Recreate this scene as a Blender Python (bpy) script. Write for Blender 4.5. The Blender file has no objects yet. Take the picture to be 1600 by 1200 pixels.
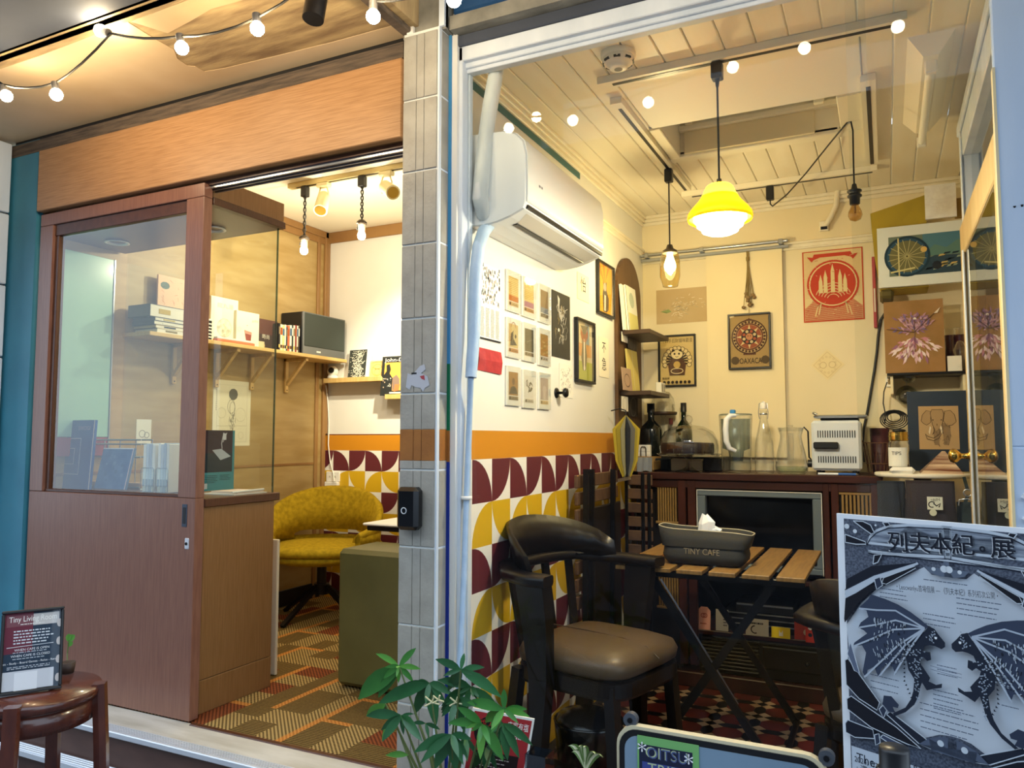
import bpy, bmesh, math, random
from mathutils import Vector, Matrix
RND = random.Random(11)
SC = bpy.context.scene
COL = SC.collection
# ------------------------------------------------------------------ camera
# world frame: X along the shop fronts, Y into the shops, Z up; origin at the camera's eye
F = 1200.0
YAW = math.atan2(585, math.hypot(F, 85)); PITCH = math.atan2(85, F)
cam = bpy.data.cameras.new('camera'); camo = bpy.data.objects.new('camera', cam); COL.objects.link(camo)
cam.sensor_width = 36; cam.lens = 36 * F / 1600; cam.clip_start = .05
camo.rotation_euler = (math.pi / 2 + PITCH, 0, YAW)
SC.camera = camo
SC.view_settings.view_transform = 'Standard'; SC.view_settings.look = 'None'
SC.view_settings.exposure = 0.66; SC.view_settings.gamma = 1.0; SC.view_settings.use_curve_mapping = False
try:
    SC.cycles.max_bounces = 8; SC.cycles.transparent_max_bounces = 24; SC.cycles.glossy_bounces = 4
    SC.cycles.sample_clamp_indirect = 6
except Exception: pass
# ------------------------------------------------------------------ sky: a dull blue evening, seen from the street behind
W = bpy.data.worlds.new('world'); SC.world = W; W.use_nodes = True
bg = W.node_tree.nodes['Background']
bg.inputs[0].default_value = (0.68, 0.83, 1.0, 1); bg.inputs[1].default_value = 1.55

def lamp(name, kind, loc, power, color, radius=.03, **k):
    l = bpy.data.lights.new(name, kind); l.energy = power; l.color = color
    if kind in ('POINT', 'SPOT'): l.shadow_soft_size = radius
    o = bpy.data.objects.new(name, l); o.location = loc; COL.objects.link(o)
    for a, b in k.items(): setattr(l, a, b)
    return o
WARM = (1.0, .88, .63); WARMER = (1.0, .66, .30)

# ------------------------------------------------------------------ pixel rays onto real planes
_fw = Vector((-math.sin(YAW) * math.cos(PITCH), math.cos(YAW) * math.cos(PITCH), math.sin(PITCH)))
_rt = Vector((math.cos(YAW), math.sin(YAW), 0)); _up = _rt.cross(_fw)
def ray(x, y): return _fw * F + _rt * (x - 800) + _up * (600 - y)
def PX(x, y, X): r = ray(x, y); return r * (X / r.x)
def PY(x, y, Y): r = ray(x, y); return r * (Y / r.y)
def PZ(x, y, Z): r = ray(x, y); return r * (Z / r.z)
def PD(x, y, d): r = ray(x, y); return r * (d / F)

# ------------------------------------------------------------------ materials
MATS = {}
def lin(h):
    h = h.lstrip('#'); c = [int(h[i:i + 2], 16) / 255 for i in (0, 2, 4)]
    return tuple((v / 12.92 if v <= .04045 else ((v + .055) / 1.055) ** 2.4) for v in c) + (1,)
def mat(name, hexc, rough=.6, metal=0., var=None, var_scale=6., stretch=(1, 1, 1), bump=0., bump_scale=60., emit=0., coat=0., detail=4., spec=.5, rot=(0,0,0)):
    """principled; var = second colour mixed in by a stretched noise (grain, wear, stains)"""
    if name in MATS: return MATS[name]
    m = bpy.data.materials.new(name); m.use_nodes = True; MATS[name] = m
    nt = m.node_tree; b = nt.nodes['Principled BSDF']
    b.inputs['Base Color'].default_value = lin(hexc); b.inputs['Roughness'].default_value = rough
    b.inputs['Metallic'].default_value = metal; b.inputs['Specular IOR Level'].default_value = spec
    if coat: b.inputs['Coat Weight'].default_value = coat; b.inputs['Coat Roughness'].default_value = .08
    if emit: b.inputs['Emission Color'].default_value = lin(hexc); b.inputs['Emission Strength'].default_value = emit
    if var or bump:
        tc = nt.nodes.new('ShaderNodeTexCoord'); mp = nt.nodes.new('ShaderNodeMapping')
        mp.inputs['Scale'].default_value = stretch; mp.inputs['Rotation'].default_value = rot
        nt.links.new(tc.outputs['Object'], mp.inputs['Vector'])
    if var:
        n = nt.nodes.new('ShaderNodeTexNoise'); n.inputs['Scale'].default_value = var_scale; n.inputs['Detail'].default_value = detail
        nt.links.new(mp.outputs[0], n.inputs['Vector'])
        rp = nt.nodes.new('ShaderNodeValToRGB'); rp.color_ramp.elements[0].position = .36; rp.color_ramp.elements[1].position = .66
        rp.color_ramp.elements[0].color = lin(hexc); rp.color_ramp.elements[1].color = lin(var)
        nt.links.new(n.outputs[0], rp.inputs[0]); nt.links.new(rp.outputs[0], b.inputs['Base Color'])
    if bump:
        n2 = nt.nodes.new('ShaderNodeTexNoise'); n2.inputs['Scale'].default_value = bump_scale; n2.inputs['Detail'].default_value = 3
        nt.links.new(mp.outputs[0], n2.inputs['Vector'])
        bp = nt.nodes.new('ShaderNodeBump'); bp.inputs['Strength'].default_value = bump; bp.inputs['Distance'].default_value = .004
        nt.links.new(n2.outputs[0], bp.inputs['Height']); nt.links.new(bp.outputs[0], b.inputs['Normal'])
    return m
def glass(name, hexc='ffffff', base=.04, rough=0., absorb=1.0, power=3.2):
    """thin clear glass: Schlick mix of a tinted see-through and a mirror"""
    if name in MATS: return MATS[name]
    m = bpy.data.materials.new(name); m.use_nodes = True; MATS[name] = m
    nt = m.node_tree; nt.nodes.clear()
    out = nt.nodes.new('ShaderNodeOutputMaterial'); mix = nt.nodes.new('ShaderNodeMixShader')
    tr = nt.nodes.new('ShaderNodeBsdfTransparent'); gl = nt.nodes.new('ShaderNodeBsdfGlossy'); gl.inputs['Roughness'].default_value = rough
    tr.inputs[0].default_value = lin(hexc)
    lw = nt.nodes.new('ShaderNodeLayerWeight'); lw.inputs[0].default_value = .5
    p = nt.nodes.new('ShaderNodeMath'); p.operation = 'POWER'; p.inputs[1].default_value = power
    ml = nt.nodes.new('ShaderNodeMath'); ml.operation = 'MULTIPLY_ADD'; ml.inputs[1].default_value = (1 - base) * absorb; ml.inputs[2].default_value = base
    nt.links.new(lw.outputs['Facing'], p.inputs[0]); nt.links.new(p.outputs[0], ml.inputs[0]); nt.links.new(ml.outputs[0], mix.inputs[0])
    nt.links.new(tr.outputs[0], mix.inputs[1]); nt.links.new(gl.outputs[0], mix.inputs[2]); nt.links.new(mix.outputs[0], out.inputs[0])
    return m
def glow(name, hexc, strength, clear=True):
    """a lit bulb: glowing, and clear so that the lamp inside it shines out"""
    if name in MATS: return MATS[name]
    m = bpy.data.materials.new(name); m.use_nodes = True; MATS[name] = m
    nt = m.node_tree; nt.nodes.clear()
    out = nt.nodes.new('ShaderNodeOutputMaterial'); em = nt.nodes.new('ShaderNodeEmission')
    em.inputs[0].default_value = lin(hexc); em.inputs[1].default_value = strength
    if clear:
        ad = nt.nodes.new('ShaderNodeAddShader'); tr = nt.nodes.new('ShaderNodeBsdfTransparent')
        nt.links.new(em.outputs[0], ad.inputs[0]); nt.links.new(tr.outputs[0], ad.inputs[1]); nt.links.new(ad.outputs[0], out.inputs[0])
    else: nt.links.new(em.outputs[0], out.inputs[0])
    return m
def translucent(name, hexc, emit=0.):
    m = mat(name, hexc, .35)
    b = m.node_tree.nodes['Principled BSDF']; b.inputs['Emission Color'].default_value = lin(hexc); b.inputs['Emission Strength'].default_value = emit
    return m
def shade_glass(name, hexc, share=.5):
    """coloured lamp glass: part of the light inside comes through it"""
    m = mat(name, hexc, .35); nt = m.node_tree; b = nt.nodes['Principled BSDF']; o = nt.nodes['Material Output']
    t = nt.nodes.new('ShaderNodeBsdfTranslucent'); t.inputs[0].default_value = lin('ffce28'); x = nt.nodes.new('ShaderNodeMixShader'); x.inputs[0].default_value = share
    nt.links.new(b.outputs[0], x.inputs[1]); nt.links.new(t.outputs[0], x.inputs[2]); nt.links.new(x.outputs[0], o.inputs[0]); return m
def flat(hexc):  # a plain print or paint colour
    return mat('ink_' + hexc, hexc, .75, spec=.25)

# ------------------------------------------------------------------ mesh builder
class MB:
    def __init__(s): s.v = []; s.f = []; s.m = []; s.sm = []; s.mats = []
    def mi(s, m):
        if isinstance(m, str): m = MATS[m] if m in MATS else flat(m)
        if m not in s.mats: s.mats.append(m)
        return s.mats.index(m)
    def add(s, vs, fs, m, smooth=False, M=None):
        o = len(s.v); i = s.mi(m)
        s.v += [tuple(M @ Vector(v)) if M else tuple(v) for v in vs]
        for f in fs: s.f.append([a + o for a in f]); s.m.append(i); s.sm.append(smooth)
        return s
    def box(s, x0, y0, z0, x1, y1, z1, m, M=None):
        x0, x1 = sorted((x0, x1)); y0, y1 = sorted((y0, y1)); z0, z1 = sorted((z0, z1))
        v = [(x0, y0, z0), (x1, y0, z0), (x1, y1, z0), (x0, y1, z0), (x0, y0, z1), (x1, y0, z1), (x1, y1, z1), (x0, y1, z1)]
        return s.add(v, [(0, 3, 2, 1), (4, 5, 6, 7), (0, 1, 5, 4), (1, 2, 6, 5), (2, 3, 7, 6), (3, 0, 4, 7)], m, False, M)
    def bbox(s, x0, y0, z0, x1, y1, z1, m, b=.004, M=None):
        """chamfered box"""
        x0, x1 = sorted((x0, x1)); y0, y1 = sorted((y0, y1)); z0, z1 = sorted((z0, z1))
        b = min(b, (x1 - x0) * .45, (y1 - y0) * .45, (z1 - z0) * .45)
        V = []; idx = {}
        for i in (0, 1):
            for j in (0, 1):
                for k in (0, 1):
                    c = ((x0, x1)[i], (y0, y1)[j], (z0, z1)[k]); sg = ((1, -1)[i], (1, -1)[j], (1, -1)[k])
                    for a in range(3):
                        p = list(c)
                        for q in range(3):
                            if q != a: p[q] += sg[q] * b
                        idx[i, j, k, a] = len(V); V.append(p)
        Fc = []
        for a in range(3):
            o1, o2 = (a + 1) % 3, (a + 2) % 3
            for t in (0, 1):
                q = []
                for (e, f) in ((0, 0), (1, 0), (1, 1), (0, 1)):
                    k = [0, 0, 0]; k[a] = t; k[o1] = e; k[o2] = f; q.append(idx[k[0], k[1], k[2], a])
                Fc.append(q if t else q[::-1])
            for e in (0, 1):
                for f in (0, 1):
                    k0 = [0, 0, 0]; k0[o1] = e; k0[o2] = f; k1 = list(k0); k1[a] = 1
                    q = [idx[tuple(k0) + (o1,)], idx[tuple(k1) + (o1,)], idx[tuple(k1) + (o2,)], idx[tuple(k0) + (o2,)]]
                    Fc.append(q if (e + f) % 2 == 0 else q[::-1])
        for i in (0, 1):
            for j in (0, 1):
                for k in (0, 1):
                    q = [idx[i, j, k, 0], idx[i, j, k, 1], idx[i, j, k, 2]]
                    Fc.append(q if (i + j + k) % 2 else q[::-1])
        return s.add(V, Fc, m, False, M)
    def rings(s, R, m, smooth=True, cap=True, closed=False, M=None):
        n = len(R[0]); V = [p for r in R for p in r]; Fc = []
        K = len(R)
        for k in range(K if closed else K - 1):
            a, b = k * n, ((k + 1) % K) * n
            for i in range(n): j = (i + 1) % n; Fc.append((a + i, a + j, b + j, b + i))
        s.add(V, Fc, m, smooth, M)
        if cap and not closed:
            s.add(R[0], [tuple(range(n))[::-1]], m, False, M); s.add(R[-1], [tuple(range(n))], m, False, M)
        return s
    def cyl(s, p0, p1, r0, m, r1=None, n=14, cap=True, smooth=True):
        p0, p1 = Vector(p0), Vector(p1); r1 = r0 if r1 is None else r1
        d = (p1 - p0).normalized(); a = d.orthogonal().normalized(); b = d.cross(a)
        ring = lambda p, r: [p + (a * math.cos(2 * math.pi * i / n) + b * math.sin(2 * math.pi * i / n)) * r for i in range(n)]
        return s.rings([ring(p0, r0), ring(p1, r1)], m, smooth, cap)
    def tube(s, pts, r, m, n=8, cap=True, flatten=None):
        pts = [Vector(p) for p in pts]; R = []; a = None
        for i, p in enumerate(pts):
            d = (pts[min(i + 1, len(pts) - 1)] - pts[max(i - 1, 0)]).normalized()
            if a is None: a = d.orthogonal().normalized()
            a = (a - d * a.dot(d)); a = a.normalized() if a.length > 1e-6 else d.orthogonal().normalized()
            b = d.cross(a); rr = r[i] if isinstance(r, (list, tuple)) else r
            R.append([p + (a * math.cos(2 * math.pi * k / n) + b * math.sin(2 * math.pi * k / n)) * rr for k in range(n)])
        return s.rings(R, m, True, cap)
    def bar(s, p0, p1, w, t, m, upv=(0, 0, 1)):
        """rectangular bar from p0 to p1, w across, t thick along the up hint"""
        p0, p1 = Vector(p0), Vector(p1); d = (p1 - p0).normalized(); u = Vector(upv); u = (u - d * u.dot(d))
        u = u.normalized() if u.length > 1e-5 else d.orthogonal().normalized(); r = d.cross(u)
        q = lambda p: [p + r * w / 2 + u * t / 2, p - r * w / 2 + u * t / 2, p - r * w / 2 - u * t / 2, p + r * w / 2 - u * t / 2]
        return s.rings([q(p0), q(p1)], m, False, True)
    def lathe(s, prof, m, c=(0, 0, 0), n=24, smooth=True, M=None):
        c = Vector(c); R = []
        for r, z in prof: R.append([(c.x + max(r, 1e-4) * math.cos(2 * math.pi * i / n), c.y + max(r, 1e-4) * math.sin(2 * math.pi * i / n), c.z + z) for i in range(n)])
        return s.rings(R, m, smooth, False, False, M)
    def sphere(s, c, r, m, n=16, k=10, sc=(1, 1, 1), M=None):
        c = Vector(c)
        return s.rings([[(c.x + sc[0] * r * max(math.sin(math.pi * a / k), 1e-3) * math.cos(2 * math.pi * i / n), c.y + sc[1] * r * max(math.sin(math.pi * a / k), 1e-3) * math.sin(2 * math.pi * i / n), c.z - sc[2] * r * math.cos(math.pi * a / k)) for i in range(n)] for a in range(k + 1)], m, True, False, False, M)
    def prism(s, poly, d0, d1, m, M=None):
        """polygon in local x,y pushed out from d0 to d1 in local z"""
        n = len(poly); V = [(x, y, d0) for x, y in poly] + [(x, y, d1) for x, y in poly]
        return s.add(V, [tuple(range(n))[::-1], tuple(range(n, 2 * n))] + [(i, (i + 1) % n, n + (i + 1) % n, n + i) for i in range(n)], m, False, M)
    def mesh(s, name):
        me = bpy.data.meshes.new(name); me.from_pydata(s.v, [], s.f)
        for m in s.mats: me.materials.append(m)
        me.polygons.foreach_set('material_index', s.m); me.polygons.foreach_set('use_smooth', s.sm); me.update()
        return me

ROOTS = {}
def tag(o, label, cat, group=None):
    o['label'] = label; o['category'] = cat
    if group: o['group'] = group
    return o
def thing(name, label, cat, loc=(0, 0, 0), group=None, M=None):
    o = bpy.data.objects.new(name, None); COL.objects.link(o); o.empty_display_size = .05
    if M is None: M = Matrix.Translation(Vector(loc))
    o.matrix_world = M; ROOTS[o.name] = M.copy()
    return tag(o, label, cat, group)
def part(name, mb, root, local=False):
    """child of a thing; geometry in world coordinates unless local"""
    o = bpy.data.objects.new(name, mb.mesh(name)); COL.objects.link(o); o.parent = root
    if not local: o.matrix_parent_inverse = ROOTS[root.name].inverted()
    return o
def sub(name, mb, parent_part):
    o = bpy.data.objects.new(name, mb.mesh(name)); COL.objects.link(o); o.parent = parent_part
    return o
def piece(name, me, root, M):
    """copy of shared mesh data, placed in the root's own frame"""
    o = bpy.data.objects.new(name, me); COL.objects.link(o); o.parent = root; o.matrix_local = M
    return o
def struct(name, mb, label=None, parent=None):
    o = bpy.data.objects.new(name, mb.mesh(name)); COL.objects.link(o)
    if parent: o.parent = parent
    else:
        o['kind'] = 'structure'
        o['label'] = label; o['category'] = name.split('_')[0]
    ROOTS[o.name] = Matrix()
    return o
def dup(root, M, label=None, group=None):
    """a copy of a thing with copies of its parts and sub-parts"""
    def cp(o, par):
        c = o.copy(); COL.objects.link(c)
        if par: c.parent = par
        for ch in list(o.children): cp(ch, c)
        return c
    r = cp(root, None); r.matrix_world = M
    if label: r['label'] = label
    if group: r['group'] = group
    return r

# ------------------------------------------------------------------ text as mesh
_txt = {}
def text_geo(body):
    if body in _txt: return _txt[body]
    c = bpy.data.curves.new('t', 'FONT'); c.body = body; c.resolution_u = 3; c.size = 1; c.align_x = 'CENTER'
    o = bpy.data.objects.new('t', c); COL.objects.link(o)
    dg = bpy.context.evaluated_depsgraph_get(); me = bpy.data.meshes.new_from_object(o.evaluated_get(dg))
    g = ([tuple(v.co) for v in me.vertices], [tuple(p.vertices) for p in me.polygons])
    bpy.data.objects.remove(o); bpy.data.meshes.remove(me); bpy.data.curves.remove(c)
    _txt[body] = g; return g

# ------------------------------------------------------------------ flat printed sheets
class Sheet:
    """a printed flat thing: local x right, y up, z out of the face"""
    def __init__(s, o, u, v, w, h):
        s.o, s.u, s.v = Vector(o), Vector(u).normalized(), Vector(v).normalized(); s.n = s.u.cross(s.v); s.w, s.h = w, h; s.k = 0
        s.M = Matrix((s.u.to_4d(), s.v.to_4d(), s.n.to_4d(), Vector((0, 0, 0, 1)))).transposed()
        for r in range(3): s.M[r][3] = s.o[r]
        for c in range(3): s.M[3][c] = 0
        s.M[3][3] = 1; s.mb = MB(); s.z0 = 0.
    def base(s, m, t=.001, z=0.):
        s.mb.box(0, 0, z, s.w, s.h, z + t, m); s.z0 = z + t; return s
    def lift(s): s.k += 1; return s.z0 + .0002 * s.k
    def p(s, x, y):
        r = ray(x, y); q = r * (s.o.dot(s.n) / r.dot(s.n)) - s.o; return (q.dot(s.u), q.dot(s.v))
    def pts(s, P): return [s.p(*q) for q in P]
    def poly(s, P, m, same=False):
        z = s.lift() if not same else s.z0 + .0002 * s.k
        A = sum(P[i][0] * P[(i + 1) % len(P)][1] - P[(i + 1) % len(P)][0] * P[i][1] for i in range(len(P)))
        if A < 0: P = P[::-1]
        s.mb.add([(x, y, z) for x, y in P], [tuple(range(len(P)))], m); return s
    def rect(s, x0, y0, x1, y1, m, same=False): return s.poly([(x0, y0), (x1, y0), (x1, y1), (x0, y1)], m, same)
    def line(s, P, w, m, same=False, close=False):
        z = s.lift() if not same else s.z0 + .0002 * s.k
        if close: P = list(P) + [P[0]]
        n = len(P); V = []
        for i in range(n):
            a, b = P[max(i - 1, 0)], P[min(i + 1, n - 1)]
            if close and i in (0, n - 1): a, b = P[-2], P[1]
            dx, dy = b[0] - a[0], b[1] - a[1]; L = math.hypot(dx, dy) or 1; ww = w[i] if isinstance(w, (list, tuple)) else w
            V += [(P[i][0] - dy / L * ww / 2, P[i][1] + dx / L * ww / 2, z), (P[i][0] + dy / L * ww / 2, P[i][1] - dx / L * ww / 2, z)]
        s.mb.add(V, [(2 * i + 1, 2 * i + 3, 2 * i + 2, 2 * i) for i in range(n - 1)], m); return s
    def disc(s, x, y, r, m, n=20, ry=None, same=False): return s.poly([(x + r * math.cos(2 * math.pi * i / n), y + (ry or r) * math.sin(2 * math.pi * i / n)) for i in range(n)], m, same)
    def arc(s, x, y, r, a0, a1, w, m, n=24, ry=None, same=False):
        return s.line([(x + r * math.cos(math.radians(a0 + (a1 - a0) * i / n)), y + (ry or r) * math.sin(math.radians(a0 + (a1 - a0) * i / n))) for i in range(n + 1)], w, m, same)
    def ring(s, x, y, r, w, m, n=32, ry=None, same=False): return s.arc(x, y, r, 0, 360, w, m, n, ry, same)
    def text(s, body, x, y, size, m, rot=0., sx=1., width=None, same=False, shear=0.):
        V, Fc = text_geo(body)
        if not V: return s
        z = s.lift() if not same else s.z0 + .0002 * s.k
        if width:
            a, b = min(v[0] for v in V), max(v[0] for v in V); sx = width / ((b - a) * size) if b > a else 1
        c, si = math.cos(rot), math.sin(rot)
        s.mb.add([(x + (v[0] * sx + v[1] * shear) * size * c - v[1] * size * si, y + (v[0] * sx + v[1] * shear) * size * si + v[1] * size * c, z) for v in V], Fc, m); return s
    def scribble(s, x0, y0, x1, y1, rows, m, w=.0008, seed=0, gap=.8):
        """rows of hand-set small print too small to read"""
        q = random.Random(seed); z = s.lift()
        for r in range(rows):
            y = y1 - (y1 - y0) * (r + .5) / rows; x = x0; e = x1 - (x1 - x0) * q.random() * .25
            while x < e:
                L = (x1 - x0) * q.uniform(.03, .14)
                s.mb.add([(x, y - w, z), (min(x + L, e), y - w, z), (min(x + L, e), y + w, z), (x, y + w, z)], [(0, 1, 2, 3)], m); x += L + (x1 - x0) * .03 * gap
        return s
    def done(s, name, label, cat, group=None):
        o = bpy.data.objects.new(name, s.mb.mesh(name)); COL.objects.link(o); o.matrix_world = s.M
        ROOTS[o.name] = s.M; return tag(o, label, cat, group)
def sheet_left(x0, yt, yb, x1, X, off=.001):
    """sheet on a wall X = const that faces +X: u runs into the shop"""
    a, b = PX(x0, yb, X + off), PX(x0, yt, X + off); c = PX(x1, (yt + yb) / 2, X + off)
    return Sheet((X + off, a.y, a.z), (0, 1, 0), (0, 0, 1), c.y - a.y, b.z - a.z)
def sheet_back(x0, yt, yb, x1, Y, off=.001):
    """sheet on a wall Y = const that faces the street"""
    a, b = PY(x0, yb, Y - off), PY(x0, yt, Y - off); c = PY(x1, (yt + yb) / 2, Y - off)
    return Sheet((a.x, Y - off, a.z), (1, 0, 0), (0, 0, 1), c.x - a.x, b.z - a.z)
def frame_print(S, name, label, cat, fw, fd, fm, board, draw, group=None, glazed=False):
    """Empty > frame, print (> glazing)"""
    t = thing(name, label, cat, M=S.M, group=group)
    f = MB(); w, h = S.w, S.h
    f.bbox(0, 0, 0, w, fw, fd, fm, .002); f.bbox(0, h - fw, 0, w, h, fd, fm, .002); f.bbox(0, fw, 0, fw, h - fw, fd, fm, .002); f.bbox(w - fw, fw, 0, w, h - fw, fd, fm, .002)
    part('frame', f, t, True)
    S.mb.box(fw * .8, fw * .8, .001, w - fw * .8, h - fw * .8, .004, board); S.z0 = .004
    draw(S)
    part('print', S.mb, t, True)
    if glazed:
        g = MB(); g.add([(fw, fw, fd * .8), (w - fw, fw, fd * .8), (w - fw, h - fw, fd * .8), (fw, h - fw, fd * .8)], [(0, 1, 2, 3)], GLASS_PIC)
        part('glazing', g, t, True)
    return t
GLASS = glass('shop_glass', 'f7faf9', .024, 0, .7); GLASS_PIC = glass('picture_glass', 'ffffff', .03, .02)
GLASS_WARE = glass('glassware', 'fcfdfd', .08, 0, 1.0, 2.2); GLASS_GREEN = glass('green_bottle_glass', '5a7a48', .06); GLASS_TINT = glass('case_glass', 'f6faf6', .04)
# ================================================================== SETTING
XW, YB, YBL, ZC, ZF = -1.24, 4.28, 4.20, 1.28, -1.20      # right shop: left wall, back wall; ceiling, floor
XL, ZCL, ZFL, ZST = -3.47, 1.43, -1.06, -1.36             # left room: left wall, ceiling, floor; street
# --- materials of the setting
mat('lintel_wood', 'b88c60', .42, var='a3774d', var_scale=9, stretch=(1, 8, 26), bump=.12, bump_scale=30)
mat('door_wood', '8f6350', .28, var='805646', var_scale=10, stretch=(26, 8, 1), bump=.08, bump_scale=30)
mat('booth_wood', '966e44', .38, var='876037', var_scale=9, stretch=(4, 30, 1), bump=.05)
mat('booth_dark', '5a3420', .35, var='4c2a19', var_scale=8, stretch=(4, 20, 3))
mat('old_grey_wood', '6d5d4d', .85, var='463d36', var_scale=7, stretch=(1, 4, 12), bump=.5, bump_scale=40)
mat('soffit_paint', 'dcc29a', .7, var='ccae82', var_scale=2.2, bump=.08, bump_scale=25)
mat('soffit_bare', 'bda374', .8, var='8a7150', var_scale=5, stretch=(1, 5, 1), bump=.25, bump_scale=30, rot=(0, 0, .5))
mat('dark_beam', '444a58', .8, 0, var='3a404c', var_scale=3)
mat('tile_grey', 'a7a399', .55, var='99958b', var_scale=14, bump=.35, bump_scale=90)
mat('grout_white', 'd9dbd6', .8)
mat('tile_orange', 'a06524', .6, var='925a1f', var_scale=12, bump=.3, bump_scale=90)
mat('teal_paint', '3f8ba2', .5, var='397d95', var_scale=3)
mat('white_paint', 'e9e7e1', .55, var='e1ded6', var_scale=2)
mat('cream_paint', 'f0e2c0', .6, var='ebdcb6', var_scale=1.6)
mat('plank_paint', 'f4ecd8', .45, var='efe5cd', var_scale=3, stretch=(6, 1, 1))
mat('ceiling_white', 'f4ecd6', .6)
mat('frame_white', 'dfe6ee', .45, var='cfd8e2', var_scale=8, stretch=(1, 1, .3), bump=.15, bump_scale=40)
mat('frame_blue', 'c0d0e4', .45, var='b4c7df', var_scale=4, stretch=(2, 2, .5), bump=.1)
mat('teal_line', '3d6a70', .6)
mat('blue_sign', '1f4d80', .4, .3, var='183f6c', var_scale=4)
mat('concrete', '8d8a80', .85, var='6c6a62', var_scale=9, bump=.4, bump_scale=50)
mat('plywood', 'b59b68', .5, var='a48852', var_scale=3.2, stretch=(1, 1, 5), bump=.04)
mat('ply_trim', '9c7544', .5, var='8a643a', var_scale=6, stretch=(1, 1, .3))
mat('riser_brown', '5e4238', .5, var='50372f', var_scale=5, stretch=(1, 1, 3))
mat('marble', 'd9d4c8', .4, var='bfb8a8', var_scale=4, stretch=(1, 5, 1))
mat('aluminium', 'b9bec6', .28, .9)
mat('alu_white', 'dfe3ea', .35, .35)
mat('black_metal', '16161a', .35, .4); mat('black_plastic', '131418', .4); mat('brass', 'dcb862', .16, 1.)
mat('street', '575b64', .75, var='484c55', var_scale=5, bump=.2)
flat_or, flat_ma, flat_ye, flat_wh = mat('paint_orange', 'cd881c', .5), mat('paint_maroon', '63262f', .45), mat('paint_yellow', 'd9ae1e', .45), mat('paint_white', 'f1eee6', .5)

# --- street and steps
struct('floor', MB().box(-14, -8.6, ZST - .05, 12, 1.99, ZST, 'street'), 'grey street paving in front of the two shops')
b = MB(); b.box(-3.6, 1.95, ZFL - .018, -1.41, 2.125, ZFL, 'marble')
st = struct('trim_1', b, 'pale stone threshold slab below the sliding door')
n = MB()
for i in range(6): n.box(-3.6, 1.945 + i * .008, ZFL, -1.41, 1.949 + i * .008, ZFL + .003, 'alu_white')
n.bbox(-3.6, 1.935, ZFL - .018, -1.41, 1.947, ZFL + .003, 'alu_white', .003); part('nosing', n, st)
b = MB(); b.box(-3.6, 1.957, ZST, -1.41, 2.0, ZFL - .018, 'riser_brown')
rs = struct('trim_2', b, 'dark brown riser of the step under the stone threshold')
n = MB()
for i in range(4): n.bbox(-3.6, 1.905 + i * .012, ZFL - .135, -1.41, 1.913 + i * .012, ZFL - .125, 'alu_white', .002)
n.box(-3.6, 1.9, ZFL - .15, -1.41, 1.956, ZFL - .132, 'alu_white'); part('lower_nosing', n, rs)
struct('floor.002', MB().box(-1.41, 1.99, ZST - .05, 1.2, 2.2, ZST + .1, 'concrete'), 'concrete plinth under the shop window')

b = MB(); b.box(-14, -8.6, ZST, 12, -8, 5.2, mat('opposite_wall', '3d3b3a', .8, var='2f2e2f', var_scale=.6))  # unseen front, added and kept dark to dim reflections in the shop glass
for i in range(12): b.box(-13 + 2.2 * i, -8.02, .4 + ZST, -11.6 + 2.2 * i, -7.98, 2.4 + ZST, 'black_plastic')
struct('wall_opposite', b, 'dark building front added across the street, out of view, to dim reflections')
# --- canopy over the pavement
def soffit_poly(b, P, z, m, t):
    Q = [PZ(x, y, z) for x, y in P]; Q = [(q.x, q.y) for q in Q]
    A = sum(Q[i][0] * Q[(i + 1) % len(Q)][1] - Q[(i + 1) % len(Q)][0] * Q[i][1] for i in range(len(Q)))
    b.prism(Q if A > 0 else Q[::-1], z, z + t, m)
b = MB(); b.box(-6, 1.58, 1.372, -1.40, 2.16, 1.40, 'soffit_bare')
so = struct('ceiling', b, 'plywood canopy ceiling with peeling tan paint above the sliding door')
s1 = MB(); Z1 = 1.3705
soffit_poly(s1, [(-60, 128), (60, 88), (200, 35), (240, 60), (272, 78), (277, 92), (293, 103), (305, 104), (320, 112), (350, 107), (430, 88), (520, 66), (640, 33), (654, 49), (628, 64), (300, 153), (20, 238), (-60, 262)], Z1, 'soffit_paint', .0015)
soffit_poly(s1, [(205, 34), (262, 12), (330, -14), (420, -44), (440, -24), (380, 0), (330, 14), (296, 34), (262, 52)], Z1, 'soffit_paint', .0015)
part('peeling_paint', s1, so)
struct('trim_3', MB().bbox(-1.425, 1.55, 1.352, -1.385, 2.16, 1.372, 'old_grey_wood', .004), 'old wooden batten along the end of the canopy')
struct('ceiling.001', MB().box(-1.385, 1.0, 1.62, 3, 2.1, 1.66, 'white_paint').box(-1.385, 1.0, 1.37, -1.36, 2.1, 1.62, 'soffit_bare'), 'pale higher canopy ceiling above the pillar and shop window')
struct('trim_4', MB().bbox(-6, 1.05, 1.372, -1.45, 1.60, 1.62, 'dark_beam', .01).box(-6, 1.60, 1.372, -1.45, 1.625, 1.385, 'dark_beam'), 'dark grey metal beam under the canopy, upper left')
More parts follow.
